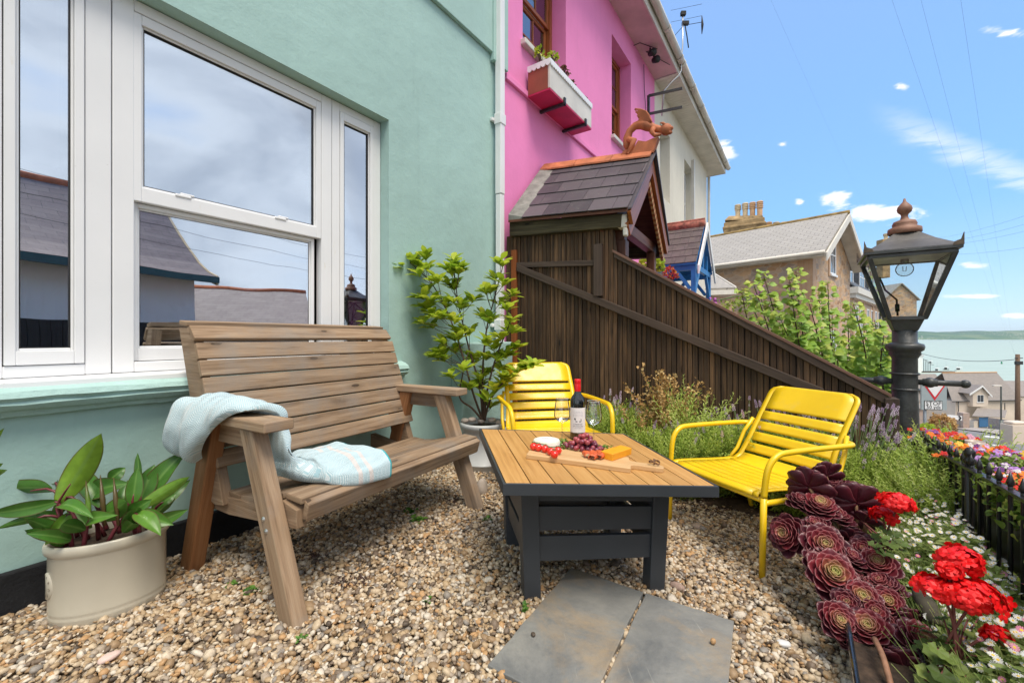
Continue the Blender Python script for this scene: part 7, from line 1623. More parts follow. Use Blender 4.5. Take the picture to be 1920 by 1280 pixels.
def fl_head():
    vs = []; fs = []; r_ = random.Random(1)
    for i in range(26):
        t = i / 26; a = i * 2.4; rr = .16 * (1 - .5 * t) * (1 if i % 7 else .5); c = Vector((rr * math.cos(a), rr * math.sin(a), t)); s_ = .085 * r_.uniform(.7, 1.2); k = len(vs)
        d = c.copy(); d.z = .1; d.normalize(); x = Vector((-d.y, d.x, 0)); vs += [tuple(c + x * s_), tuple(c + V(0, 0, s_)), tuple(c - x * s_), tuple(c - V(0, 0, s_)), tuple(c + d * s_ * 1.1)]; fs += [(k, k + 1, k + 4), (k + 1, k + 2, k + 4), (k + 2, k + 3, k + 4), (k + 3, k, k + 4)]
    return np.array(vs), fs
FHV, FHF = fl_head()
def lavender(c, R, h, n, nf, hf, seed, label, leafn=None, lean=.5):
    t_ = thing('lavender', c, label, 'lavender', 'lavender along the fence'); clump(c, R * 1.1, h * 1.42, int(n * 2.0), seed, SPV, SPF, m_lav, t_, lean=lean)
    r_ = random.Random(seed); sm_, P, D, S = MB(), [], [], []
    for i in range(nf):
        a = r_.uniform(0, 6.28); rr = R * math.sqrt(r_.random()); b = c + V(rr * .5 * math.cos(a), rr * .5 * math.sin(a), h * .4); hh = hf * r_.uniform(.6, 1.05); e = c + V(rr * 1.25 * math.cos(a), rr * 1.25 * math.sin(a), hh)
        m_ = b.lerp(e, .55) + V(r_.uniform(-.02, .02), r_.uniform(-.02, .02), .02); sm_.tube([b, m_, e], .0016, 4); d = (e - m_).normalized(); P.append(e - d * .01); D.append(d); L = r_.uniform(.03, .06); S.append((.048, .048, L))
        if r_.random() < .5: P.append(e - d * .055); D.append(d); S.append((.026, .026, .018))
    sm_.build('flower_stem', m_gstem, t_); mb = MB(); rg = np.random.default_rng(seed); mb.many(FHV, FHF, rotz_to(D, P, S, rg.uniform(0, 6, len(P))), rg.uniform(0, 1, len(P)), smooth=False); mb.build('flowers', m_purp, t_, fix=False); return t_
def bp_(u, n=-.3): s_ = (PL(u, 633, FP + FN * n, FD) - FP).dot(FD); p = FR(s_, n, 0); p.z = gz(p.x, p.y) - .01; return p
lavender(bp_(1130, -.28), .24, .33, 620, 26, .52, 1, 'lavender clump just behind the first yellow chair arm, by the wine glasses')
lavender(bp_(1215, -.42), .22, .30, 480, 16, .44, 2, 'low green lavender clump in front of the dried brown plant')
lavender(bp_(1330, -.34), .26, .36, 700, 20, .50, 3, 'lavender clump behind the far arm of the right yellow chair')
lavender(bp_(1395, -.22), .20, .34, 420, 22, .62, 4, 'tall lavender with pale mauve spikes against the fence brace')
lavender(bp_(1460, -.36), .24, .40, 600, 26, .66, 7, 'lavender between the tall spikes and the back of the right yellow chair')
lavender(bp_(1165, -.2), .24, .36, 600, 22, .56, 8, 'lavender clump against the fence between the bottle and the dried plant')
lavender(bp_(1275, -.5), .22, .32, 700, 12, .42, 9, 'leafy green lavender clump below the dried plant, by the table corner')
lavender(bp_(1500, -.30), .28, .36, 700, 24, .60, 5, 'lavender showing over the back of the right yellow chair')
lavender(bp_(1590, -.24), .24, .34, 460, 90, .66, 6, 'thickly flowering lavender beside the fence end post')
# dried plant
dp_ = thing('dried_plant', bp_(1240, -.25), 'tall dried brown and straw coloured plant in front of the dark fence', 'plant')
r_ = random.Random(9); c0_ = bp_(1240, -.25); sm_ = MB(); P, D, S, Tn = [], [], [], []; rg = np.random.default_rng(9)
for i in range(44):
    a = r_.uniform(0, 6.28); rr = r_.uniform(.02, .34); h = r_.uniform(.35, .92) * (1 - rr * .5); e = c0_ + V(rr * 1.0 * math.cos(a), rr * .55 * math.sin(a) - .02, h); c = curve([c0_ + V(r_.uniform(-.05, .05), r_.uniform(-.05, .05), 0), c0_.lerp(e, .5) + V(r_.uniform(-.04, .04), 0, .03), e], 14); sm_.tube(c, .002, 4)
    for k in range(5, 15):
        for q in range(r_.randint(6, 10)):
            o_ = Vector(rdir(1, rg)[0]) * r_.uniform(.0, .045); P.append(c[k] + o_); D.append(Vector(rdir(1, rg, -.8, .8)[0])); S.append(r_.uniform(.012, .027)); Tn.append(min(1, max(0, r_.gauss(.55, .3))))
lt2, lf2, lu2 = leaf_tpl([.1, .34, .42, .3, .03], .3, .6); mb = MB(); U_ = rdir(len(P), rg); mb.many(lt2, lf2, fr_mats(P, D, U_, np.array(S)), Tn, uvt=lu2); mb.build('seed_head', m_dry, dp_, fix=False); sm_.build('stem', flat('straw_stem', (.45, .30, .13), .8), dp_)
rs = thing('rosemary', bp_(1290, -.22), 'small rosemary sprigs standing up right of the dried plant', 'rosemary'); clump(bp_(1292, -.22), .2, .75, 130, 21, SPR, SPRF, m_ros, rs, lean=.8, smin=.8)
# big soft rosemary by the lamp post
rp0 = Vector((2.33, 2.25, gz(2.33, 2.25))); rs = thing('rosemary', rp0, 'big pale green rosemary bush hiding the foot of the lamp post', 'rosemary')
for i, (dx, dy, R, h, n) in enumerate(((0, 0, .42, .58, 1100), (-.28, .10, .26, .44, 480), (.18, .12, .30, .66, 500), (.02, -.32, .30, .36, 620))):
    clump(rp0 + V(dx, dy, .0), R, h, n, 30 + i, SPR, SPRF, m_ros, rs, lean=.85)
# ground cover between: low green
def groundcover(name, label, t0, t1, n0, n1, cnt, hfun, mat, seed, kind='stuff'):
    rg = np.random.default_rng(seed); t = rg.uniform(t0, t1, cnt); n = rg.uniform(n0, n1, cnt); x = WP.x + WD.x * t + WN.x * n; y = WP.y + WD.y * t + WN.y * n
    g0 = np.where(x > -.3, -.05 * (x + .3), 0); h = hfun(t, n); z = g0 + h * rg.uniform(.35, 1, cnt) ** .6; P = np.stack([x, y, z], 1); D = rdir(cnt, rg, -.1, .9); mb = MB(); L = rg.uniform(.018, .045, cnt)
    lt3, lf3, lu3 = leaf_tpl([.05, .12, .13, .02], .3, .2); mb.many(lt3, lf3, fr_mats(P, D, rdir(cnt, rg, .2, 1), L), np.clip(rg.normal(.5, .28, cnt), 0, 1), uvt=lu3); o = mb.build(name, mat, fix=False); tag(o, kind=kind); return o
def bedh(t, n): base = .05 + .27 * np.clip((n - 2.62) / .30, 0, 1) ** .8; return base * (1 + .22 * np.sin(t * 7) * np.sin(n * 11 + t)) * np.where(n > 2.93, .8, 1)
m_dl = leafm('daisy_leaf', (.17, .27, .06), (.38, .48, .14), (.60, .64, .26), rough=.6, trans=.45)
mb = MB(); mb.sheet(lambda a, b: (lambda p, t, n: V(p.x, p.y, -.05 * max(0, p.x + .3) + float(bedh(t, n)) * .5 - .03))(W(-.3 + 3.6 * b, 2.52 + .42 * a), -.3 + 3.6 * b, 2.52 + .42 * a), 10, 60); o = mb.build('bed_soil', m_soil, fix=False); tag(o, kind='structure')
groundcover('daisy_foliage', '', -.2, 3.15, 2.70, 3.0, 46000, bedh, m_dl, 41)
# fine stems
rg = np.random.default_rng(43); cnt = 5200; t = rg.uniform(-.2, 3.1, cnt); n = rg.uniform(2.7, 2.98, cnt); x = WP.x + WD.x * t + WN.x * n; y = WP.y + WD.y * t + WN.y * n; g0 = np.where(x > -.3, -.05 * (x + .3), 0); h = bedh(t, n)
blade = np.array([(-.006, 0, 0), (.006, 0, 0), (.005, .1, 1), (-.005, .1, 1)]); mb = MB(); mb.many(blade, [(0, 1, 2, 3)], rotz_to(np.stack([rg.normal(0, .45, cnt), rg.normal(0, .45, cnt), np.ones(cnt)], 1), np.stack([x, y, g0 + h * .4], 1), np.stack([np.full(cnt, .2), np.full(cnt, .2), rg.uniform(.08, .2, cnt)], 1), rg.uniform(0, 6, cnt)), rg.uniform(.3, 1, cnt), smooth=False); o = mb.build('daisy_stems', m_dl, fix=False); tag(o, kind='stuff')
# daisies: white rays and a yellow eye
def daisy_tpl(np_=13, cup=.12):
    vs = []; fs = []; mi = []
    for i in range(np_):
        a = 2 * PI * i / np_; d = Vector((math.cos(a), math.sin(a), 0)); s_ = Vector((-d.y, d.x, 0)); k = len(vs); vs += [tuple(d * .25 - s_ * .07), tuple(d * .25 + s_ * .07), tuple(d * .8 + s_ * .14 + V(0, 0, cup)), tuple(d * 1.0 + V(0, 0, cup * 1.1)), tuple(d * .8 - s_ * .14 + V(0, 0, cup))]; fs.append((k, k + 1, k + 2, k + 3, k + 4))
    return np.array(vs), fs
DV, DF = daisy_tpl(); ev = [(.30 * math.cos(i * .785), .30 * math.sin(i * .785), .04) for i in range(8)] + [(0, 0, .16)]; EF = [(i, (i + 1) % 8, 8) for i in range(8)]
def daisies(cnt, seed, big=1.0, pink=.12):
    rg = np.random.default_rng(seed); t = rg.uniform(.2, 3.05, cnt); n = 2.70 + .3 * rg.uniform(0, 1, cnt); x = WP.x + WD.x * t + WN.x * n; y = WP.y + WD.y * t + WN.y * n; g0 = np.where(x > -.3, -.05 * (x + .3), 0); h = bedh(t, n)
    P = np.stack([x, y, g0 + h + rg.uniform(.0, .055, cnt)], 1); D = np.stack([rg.normal(-.25, .35, cnt), rg.normal(-.35, .35, cnt), np.ones(cnt)], 1); S = rg.uniform(.0065, .0115, cnt) * big; sp = rg.uniform(0, 6, cnt); M = rotz_to(D, P, S, sp); k = rg.uniform(0, 1, cnt)
    return M, k
m_ray = leafm('daisy_petal', (.80, .78, .74), (.86, .85, .82), (.86, .85, .82), rough=.6, trans=.2); m_pinkray = leafm('pink_petal', (.70, .16, .33), (.80, .36, .50), (.82, .62, .66), rough=.6, trans=.2); m_eye = flat('yellow_eye', (.75, .48, .03), .7)
M, k = daisies(1100, 51); mb = MB(); mb.many(DV, DF, M[k > .13], np.ones((k > .13).sum()) * .7, smooth=False); mb.many(DV, DF, M[k <= .13], rg.uniform(0, 1, (k <= .13).sum()), mat=1, smooth=False); mb.many(np.array(ev), EF, M, np.ones(len(M)) * .5, mat=2); o = mb.build('daisy_flowers', [m_ray, m_pinkray, m_eye], fix=False); tag(o, kind='stuff')
# soil and mulch by the fence
mb = MB(); 
def msoil(a, b): s_ = .0 + 2.95 * a; p = FR(s_, -.62 + .60 * b); edge = .03 * math.sin(s_ * 9) + .02 * math.sin(s_ * 23); p = p + FN * edge * (1 - b); return V(p.x, p.y, gz(p.x, p.y) + .012 + .05 * b + .012 * mnoise.noise(Vector((p.x * 14, p.y * 14, 0))) - (.02 if b == 0 else 0))
mb.sheet(msoil, 120, 16); o = mb.build('flower_bed_soil', m_soil, fix=False); tag(o, kind='structure')
rg = np.random.default_rng(77)
def litter(c, R, n, seed):
    rg = np.random.default_rng(seed); a = rg.uniform(0, 6.28, n); r = R * np.sqrt(rg.uniform(0, 1, n)); x = c.x + r * np.cos(a) * 1.3; y = c.y + r * np.sin(a) * .7; z = np.array([gz(p, q) for p, q in zip(x, y)]) + rg.uniform(.008, .02, n); return randmats(np.stack([x, y, z], 1), np.stack([rg.uniform(.004, .012, n), rg.uniform(.001, .003, n), rg.uniform(.001, .003, n)], 1), .6, rg)
Ms = np.concatenate([litter(Gg(1320, 955), .16, 420, 1), litter(Gg(860, 940), .1, 120, 2), litter(Gg(660, 1095), .06, 60, 3), litter(Gg(560, 1045), .08, 60, 4)]); mb = MB(); mb.many(CB, CF, Ms, rg.uniform(0, 1, len(Ms))); o = mb.build('dark_litter', flat('leaf_litter', (.05, .022, .018), .9, var=.6), fix=False); tag(o, kind='stuff')
# weeds in the gravel
m_weed = leafm('weed_leaf', (.05, .14, .02), (.12, .27, .04), (.2, .38, .06), rough=.5)
for i, ((u, v), w_, lab) in enumerate((((782, 978), .045, 'small green weed in the gravel below the bench seat'), ((768, 962), .04, 'feathery weed in the gravel behind the bench front leg'), ((470, 1114), .03, 'low weed tuft in the gravel left of the near bench leg'), ((795, 1130), .022, 'single weed seedling in the gravel left of the slate slab'), ((985, 1146), .024, 'pair of bright weed leaves touching the left slate slab edge'), ((565, 1202), .02, 'tiny weed beside the near bench leg foot'), ((912, 975), .03, 'small weed by the rock at the right bench leg'), ((438, 1098), .022, 'tiny weed sprig between the planter and the near bench leg'), ((1490, 1010), .03, 'green weed patch under the front of the right yellow chair'))):
    p = Gg(u, v); rg = np.random.default_rng(60 + i); n = 26; P = np.stack([p.x + rg.normal(0, w_ * .35, n), p.y + rg.normal(0, w_ * .35, n), np.full(n, p.z + .008)], 1); mb = MB(); mb.many(lt2, lf2, fr_mats(P, rdir(n, rg, .1, .8), np.tile([0, 0, 1.], (n, 1)), rg.uniform(.4, .8, n) * w_), rg.uniform(0, 1, n), uvt=lu2); o = mb.build('weed', m_weed, fix=False); tag(o, lab, 'weed', 'weeds in the gravel')

# ---- shrub beyond the fence
rg = np.random.default_rng(88); r_ = random.Random(88)
big = thing('shrub', A(1540, 760, 4.3) - V(0, 0, 1.3), 'large bright green shrub with round leaves rising behind the sloping fence', 'shrub')
lt4, lf4, lu4 = leaf_tpl([.10, .34, .46, .47, .38, .20, .02], .12, .18)
SH = [(1390, 545), (1412, 530), (1430, 510), (1445, 560), (1460, 590), (1480, 525), (1492, 508), (1515, 560), (1535, 540), (1552, 530), (1560, 580), (1590, 590), (1600, 570), (1620, 615), (1640, 600), (1650, 640), (1658, 625), (1420, 600), (1480, 620), (1530, 620), (1570, 650), (1610, 670), (1650, 690), (1450, 640), (1500, 660), (1550, 690), (1600, 715), (1640, 730), (1655, 680), (1500, 600), (1540, 650), (1590, 640), (1628, 650)]
P, D, U2, S, Tn = [], [], [], [], []; sm_ = MB()
for (u, v) in SH:
    yy = 4.2 + r_.uniform(-.45, .5) - max(0, (u - 1560)) * .004; e = A(u, v, yy); bu = 1430 + (u - 1390) * .8 + 30; b = A(bu, 800, yy + .1); c = curve([b, b.lerp(e, .5) + V(r_.uniform(-.08, .08), 0, .05), e], 16); sm_.tube(c, [.008 * (1 - .85 * k / 16) + .0015 for k in range(17)], 6)
    for k in range(3, 17):
        top_ = k / 16; nn = r_.randint(8, 12)
        for q in range(nn):
            a = r_.uniform(0, 6.28); d = V(math.cos(a), math.sin(a), r_.uniform(-.3, .6)); L = r_.uniform(.05, .10) * (1.15 - .55 * top_); P.append(c[k] + d * .03); D.append(d + V(0, 0, -.35)); U2.append((r_.uniform(-.6, .6) - .4, -1.1 + r_.uniform(-.5, .5), .8)); S.append(L); Tn.append(min(1, max(0, r_.gauss(.35 + .45 * top_ ** 3, .2))))
mb = MB(); mb.many(lt4, lf4, fr_mats(P, D, U2, np.array(S)), Tn, uvt=lu4); mb.build('foliage', leafm('round_shrub_leaf', (.16, .34, .03), (.36, .56, .07), (.64, .68, .12), rough=.5, trans=.35, vein=(.3, .42, .15)), big, fix=False); sm_.build('stem', m_bark, big)
# foxglove-like purple spikes and small plants beyond
fx = thing('purple_flower', A(1400, 560, 5.2) - V(0, 0, .8), 'leaning plant with two magenta flower clusters beyond the fence, left of the green shrub', 'flower'); r_ = random.Random(5); sm_ = MB(); P, D, S, T2 = [], [], [], []
sm_.tube(curve([A(1440, 640, 5.2), A(1410, 575, 5.2), A(1390, 555, 5.2), A(1360, 560, 5.2), A(1340, 564, 5.2)], 14), .008, 5); sm_.tube(curve([A(1460, 650, 5.2), A(1430, 570, 5.2), A(1424, 545, 5.2)], 10), .006, 5)
for (u, v, n, sp_) in ((1425, 548, 46, 8), (1341, 564, 18, 6), (1430, 538, 12, 4)):
    for i in range(n): P.append(A(u + r_.gauss(0, sp_ * .5), v + r_.gauss(0, sp_ * .6), 5.2 + r_.gauss(0, .03))); D.append(Vector(rdir(1, rg)[0])); S.append(r_.uniform(.018, .03)); T2.append(r_.random())
mb = MB(); mb.many(lt2, lf2, fr_mats(P, D, rdir(len(P), rg), np.array(S)), T2, uvt=lu2); mb.build('petal', leafm('magenta_petal', (.45, .05, .45), (.62, .12, .60), (.75, .3, .7), trans=.2), fx, fix=False)
P, D, S, T2 = [], [], [], []
for i in range(170): u = r_.uniform(1345, 1470); P.append(A(u, 566 + r_.gauss(0, 6) + abs(u - 1390) * .35, 5.2 + r_.gauss(0, .05))); D.append(Vector(rdir(1, rg)[0])); S.append(r_.uniform(.025, .05)); T2.append(r_.random() * .6)
mb = MB(); mb.many(lt2, lf2, fr_mats(P, D, rdir(len(P), rg), np.array(S)), T2, uvt=lu2); mb.build('leaf', m_lav, fx, fix=False); sm_.build('stem', m_gstem, fx)
def bush(c, rx, ry, rz_, n, lmin, lmax, mat, name, label, cat, seed, tpl=(lt2, lf2, lu2), extra=None):
    rg = np.random.default_rng(seed); d = rdir(n, rg, -.4, 1); r = rg.uniform(.4, 1, n) ** .5; P = np.array(c)[None] + d * r[:, None] * np.array([rx, ry, rz_]) * (1 + .2 * np.sin(d[:, :1] * 7 + seed) * np.cos(d[:, 1:2] * 6)); root = thing(name, Vector(c) - V(0, 0, rz_ * .4), label, cat)
    mb = MB(); mb.many(tpl[0], tpl[1], fr_mats(P, d + rdir(n, rg) * .8, rdir(n, rg, .1, 1), rg.uniform(lmin, lmax, n)), np.clip(rg.normal(.5, .25, n), 0, 1), uvt=tpl[2]); mb.build('foliage', mat, root, fix=False); sm_ = MB()
    for i in range(7): e = Vector(P[i * 3 % n]); sm_.tube([Vector(c) - V(0, 0, rz_ * 1.1), Vector(c).lerp(e, .5), e], .006 * max(1, rz_), 5)
    sm_.build('stem', m_bark, root); return root
bush(A(1222, 500, 6.0), .16, .15, .16, 260, .03, .07, m_leafbright, 'plant', 'leafy hanging basket plant under the slate porch, just above the fence', 'plant', 91)
b_ = bush(A(1256, 516, 6.4), .09, .09, .12, 120, .03, .05, leafm('crimson_petal', (.35, .01, .03), (.6, .05, .08), (.75, .45, .05)), 'plant', 'crimson and orange flowers by the blue porch, above the fence', 'flower', 92)
bush(A(1766, 796, 13), .28, .3, .30, 900, .03, .07, m_dry, 'hydrangea', 'pinkish brown faded bush right below the give way sign', 'bush', 94)
bush(A(1728, 822, 9), .45, .4, .24, 900, .05, .12, m_leafbright, 'bush', 'dark leafy bush at the foot of the give way sign', 'bush', 95)
bush(A(1660, 745, 6.5), .2, .3, .42, 1200, .05, .1, m_leafbright, 'bush', 'leafy bush showing between the fence end and the lamp post', 'bush', 96)
# window box plants
for i, (u, v, s_) in enumerate(((1012, 92, .07), (1036, 102, .10), (1058, 128, .08), (1070, 150, .05), (1092, 178, .05), (1100, 188, .05))):
    p = PL(u, v, WP + WN * .16, WD); bush((p.x, p.y, p.z - .06), s_ * .6, s_ * .6, s_ * .9, 44, .02, .045, m_leafbright if i < 2 else leafm('bronze_leaf%d' % i, (.12, .06, .03), (.25, .13, .08), (.4, .25, .15)), 'plant', ('slender green plant at the near end of the window box', 'bushy green plant near the start of the window box', 'bronze leaved plant in the middle of the window box', 'small bronze plant past the middle of the window box', 'small bronze plant near the far end of the window box', 'last bronze plant at the far end of the window box')[i], 'plant', 100 + i)

# ---- aeonium trough
at0, at1 = .70, 1.98; TN0, TN1 = 2.50, 2.68
zg = lambda t, n: gz(W(t, n).x, W(t, n).y)
m_gloss = flat('glossy_black_plastic', (.010, .010, .012), .12, var=.2, coat=.6)
tro = thing('trough', W(1.3, 2.59, -.06), 'glossy black trough planted with dark aeoniums along the gravel edge', 'trough')
mb = MB()
for (n0_, n1_) in ((TN0, TN0 + .016), (TN1 - .016, TN1)): wbox(mb, at0, at1, -.10, .085, n0_, n1_)
wbox(mb, at0, at0 + .016, -.10, .085, TN0 + .017, TN1 - .017); wbox(mb, at1 - .016, at1, -.10, .085, TN0 + .017, TN1 - .017); mb.build('side', m_gloss, tro, bevel=.006)
mb = MB(); wbox(mb, at0 + .017, at1 - .017, -.09, .04, TN0 + .017, TN1 - .017); mb.build('soil', m_soil, tro)
def aeonium_leaf():
    n = 7; wd = [.05, .07, .11, .19, .27, .30, .0]; vs = []; uv = []
    wd = [.06, .09, .16, .26, .34, .36, .27, .08]; n = 8
    for i, w_ in enumerate(wd):
        t = i / (n - 1); z = .05 * t + .10 * t * t
        for sx in (-1, -.5, 0, .5, 1): vs.append((sx * w_, t, z + (abs(sx) ** 2) * w_ * .32 + (.02 if i == n - 1 else 0))); uv.append((sx * .5, t))
    fs = [(i * 5 + k, i * 5 + k + 1, i * 5 + k + 6, i * 5 + k + 5) for i in range(n - 1) for k in range(4)]
    return np.array(vs), fs, np.array(uv)
AV, AF, AU = aeonium_leaf()
def aeo_mat():
    m = N('aeonium_leaf'); t = m.attr(); s = m.n('ShaderNodeSeparateXYZ'); m.l(m.tc.outputs['UV'], s.inputs[0]); ax_ = m.math('ABSOLUTE', s.outputs[0])
    base = m.ramp(t, [(0, (.42, .60, .08)), (.28, (.46, .50, .10)), (.45, (.38, .13, .07)), (.66, (.20, .014, .024)), (1, (.065, .007, .014))])
    tip = m.ramp(t, [(0, (.42, .54, .10)), (.28, (.44, .26, .12)), (.5, (.23, .03, .04)), (1, (.06, .010, .018))])
    c = m.mix(m.rng(s.outputs[1], .35, .9, 0, 1), base, tip); e = m.math('MAXIMUM', m.rng(ax_, .44, .5, 0, .5), m.rng(s.outputs[1], .96, 1, 0, .4)); c = m.mix(e, c, (.26, .09, .09)); n = m.noise(m.map(), 26, 4); c = m.mix(m.rng(n, .5, .8, 0, .3), c, (.16, .09, .12)); m.col(c); m.set(Roughness=.36, Specular_IOR_Level=.35); return m.m
m_aeo = aeo_mat()
aeo = thing('aeonium', W(1.3, 2.59, .04), 'clump of dark purple aeoniums with green centred rosettes in the glossy black trough', 'aeonium')
def rosette(c, ax_, R, seed, dark=0.0, nlv=46):
    rg = np.random.default_rng(seed); i = np.arange(nlv); f = i / (nlv - 1); a = i * 2.39996; el = np.radians(82 - 78 * f ** .85 - (14 if dark > .4 else 0) * f); L = R * (.30 + .75 * f ** .8) * rg.uniform(.92, 1.06, nlv)
    q = (ax_.normalized() + Vector(rdir(1, rg)[0]) * .28).normalized(); x = q.orthogonal().normalized(); y = q.cross(x); X, Y, Z = np.array(x), np.array(y), np.array(q)
    rad = np.cos(a)[:, None] * X + np.sin(a)[:, None] * Y; D = rad * np.cos(el)[:, None] + Z * np.sin(el)[:, None]; Uv = -rad * np.sin(el)[:, None] + Z * np.cos(el)[:, None]
    P = np.array(c)[None] + rad * (.02 * R) - Z * (R * .35 * f)[:, None]
    tn_ = np.clip(f * .95 + dark + rg.normal(0, .05, nlv), 0, 1); mb = MB(); mb.many(AV, AF, fr_mats(P, D, Uv, np.stack([L * 1.0, L, L], 1)), tn_, uvt=AU); return mb.build('rosette', m_aeo, aeo, solid=.0022, fix=False)
cam0 = Vector((0, 0, H)); RS = [(1536, 947, 1.80, 27, .35, .1), (1518, 905, 1.86, 30, -.1, .5), (1545, 885, 1.9, 22, -.1, .6), (1566, 915, 1.88, 28, .0, .6), (1604, 935, 1.80, 32, -.25, .6), (1476, 1002, 1.76, 30, .25, .15), (1545, 1022, 1.66, 33, .5, .12), (1598, 1004, 1.76, 24, -.1, .5), (1645, 1056, 1.60, 28, .5, .12), (1562, 1076, 1.56, 37, .45, .02), (1594, 1046, 1.62, 24, .2, .4),
      (1615, 1120, 1.48, 29, .75, .08), (1663, 1128, 1.48, 25, .65, .1), (1571, 1162, 1.40, 29, .7, .08), (1628, 1178, 1.37, 32, .85, .06), (1664, 1170, 1.42, 16, .7, .1), (1727, 1202, 1.30, 33, .35, .15), (1694, 1238, 1.27, 30, -.2, .6), (1706, 1160, 1.42, 24, -.1, .5), (1632, 1098, 1.55, 22, .1, .5), (1650, 1092, 1.54, 22, .3, .3), (1586, 1128, 1.47, 20, .6, .25), (1600, 1080, 1.58, 20, .1, .45), (1530, 985, 1.74, 22, .3, .35), (1570, 968, 1.78, 22, .3, .3), (1622, 972, 1.78, 20, -.1, .6), (1668, 1100, 1.52, 20, .3, .45), (1500, 938, 1.84, 20, .1, .5), (1640, 1145, 1.43, 20, .6, .2), (1600, 1205, 1.36, 18, .5, .4), (1700, 1195, 1.33, 22, .4, .3), (1740, 1232, 1.27, 20, .2, .5), (1622, 1030, 1.66, 24, .3, .35), (1530, 1050, 1.62, 20, .3, .4)]
sm_ = MB()
for i, (u, v, y, r, face, dk) in enumerate(RS):
    if not r: continue
    c = A(u, v, y); tocam = (cam0 - c).normalized(); ax_ = tocam * max(face, 0) * 1.2 + V(.15 * math.sin(i * 2.1), .25 if face < 0 else -.05, .55) + (V(-.5, -.2, 0) if i == 5 else V(0, 0, 0)) + (V(.35, .5, 0) if face < 0 else V(0, 0, 0))
    R = r * y / F * 1.32; rosette(c, ax_, R, 200 + i, dk, 52 if r > 26 else 38); base_ = W((c - WP).dot(WD) + .05, 2.60, .0); m_ = c.lerp(base_, .5) + V(0, 0, -.02); sm_.tube(curve([base_, m_, c - ax_.normalized() * R * .3], 8), [.009, .009, .009, .008, .008, .008, .007, .007, .007], 8)
sm_.build('stem', flat('aeonium_stem', (.30, .17, .09), .75, var=.35, vs=40, bump=.6), aeo)
mb = MB(); mb.tube(curve([A(1640, 1185, 1.30) - V(0, 0, .02), A(1656, 1232, 1.22), A(1672, 1290, 1.16)], 8), .008, 10); o = mb.build('stem', flat('bare_stem', (.26, .13, .075), .7, var=.3, vs=40), aeo); o['label'] = 'long bare brown stem lying along the trough'
# rocks between trough and daisies
m_rk = flat('weathered_rock', (.065, .055, .035), .9, var=.5, vs=8, bump=1, bs=22)
stone(A(1738, 1135, 1.42) , (.03, .13, .03), 'long mossy rock lying between the trough and the daisies', .5, 'rock', 31, m=m_rk)
stone(A(1835, 1238, 1.22), (.07, .10, .03), 'flat grey brown rock edging at the bottom right beneath the geranium', .5, 'rock', 32, m=m_rk)
stone(A(1900, 1175, 1.32), (.06, .09, .03), 'grey stone at the right edge half hidden by daisies', .5, 'rock', 33, m=m_rk)
# ---- geraniums
def petals(n=5):
    vs = []; fs = []
    for i in range(n):
        a = 2 * PI * i / n; d = Vector((math.cos(a), math.sin(a), 0)); s_ = Vector((-d.y, d.x, 0)); k = len(vs)
        vs += [tuple(d * .06), tuple(d * .45 + s_ * .34 + V(0, 0, .10)), tuple(d * .9 + s_ * .36 + V(0, 0, .02)), tuple(d * 1.05 + V(0, 0, .08)), tuple(d * .9 - s_ * .36 + V(0, 0, .02)), tuple(d * .45 - s_ * .34 + V(0, 0, .10)), tuple(d * .6 + V(0, 0, .16))]; fs += [(k, k + 1, k + 6), (k + 1, k + 2, k + 6), (k + 2, k + 3, k + 6), (k + 3, k + 4, k + 6), (k + 4, k + 5, k + 6), (k + 5, k, k + 6)]
    return np.array(vs), fs
PV, PF = petals()
m_ger = leafm('geranium_petal', (.70, .002, .004), (.86, .006, .008), (.92, .015, .015), rough=.5, trans=.15); m_gl = leafm('geranium_leaf', (.05, .085, .015), (.12, .18, .035), (.22, .27, .06), rough=.6, trans=.2)
def gleaf(n=22):
    vs = [(0, 0, 0)]; uv = [(0, 0)]
    for ring in (.45, .8, 1.0):
        for i in range(n):
            a = -PI * .92 + 2 * PI * .92 * i / (n - 1) + PI / 2; r = ring * (1 + .10 * math.cos(i * 2 * PI / 4.2) * (ring > .9)); vs.append((r * math.cos(a) * .5, r * math.sin(a) * .5 + .15, .10 * ring + .05 * math.sin(i * 1.5) * ring)); uv.append((0.2, ring))
    fs = [(0, 1 + i, 2 + i) for i in range(n - 1)]
    for q in range(2): fs += [(1 + q * n + i, 1 + (q + 1) * n + i, 2 + (q + 1) * n + i, 2 + q * n + i) for i in range(n - 1)]
    return np.array(vs), fs, np.array(uv)
GV, GF, GU = gleaf()
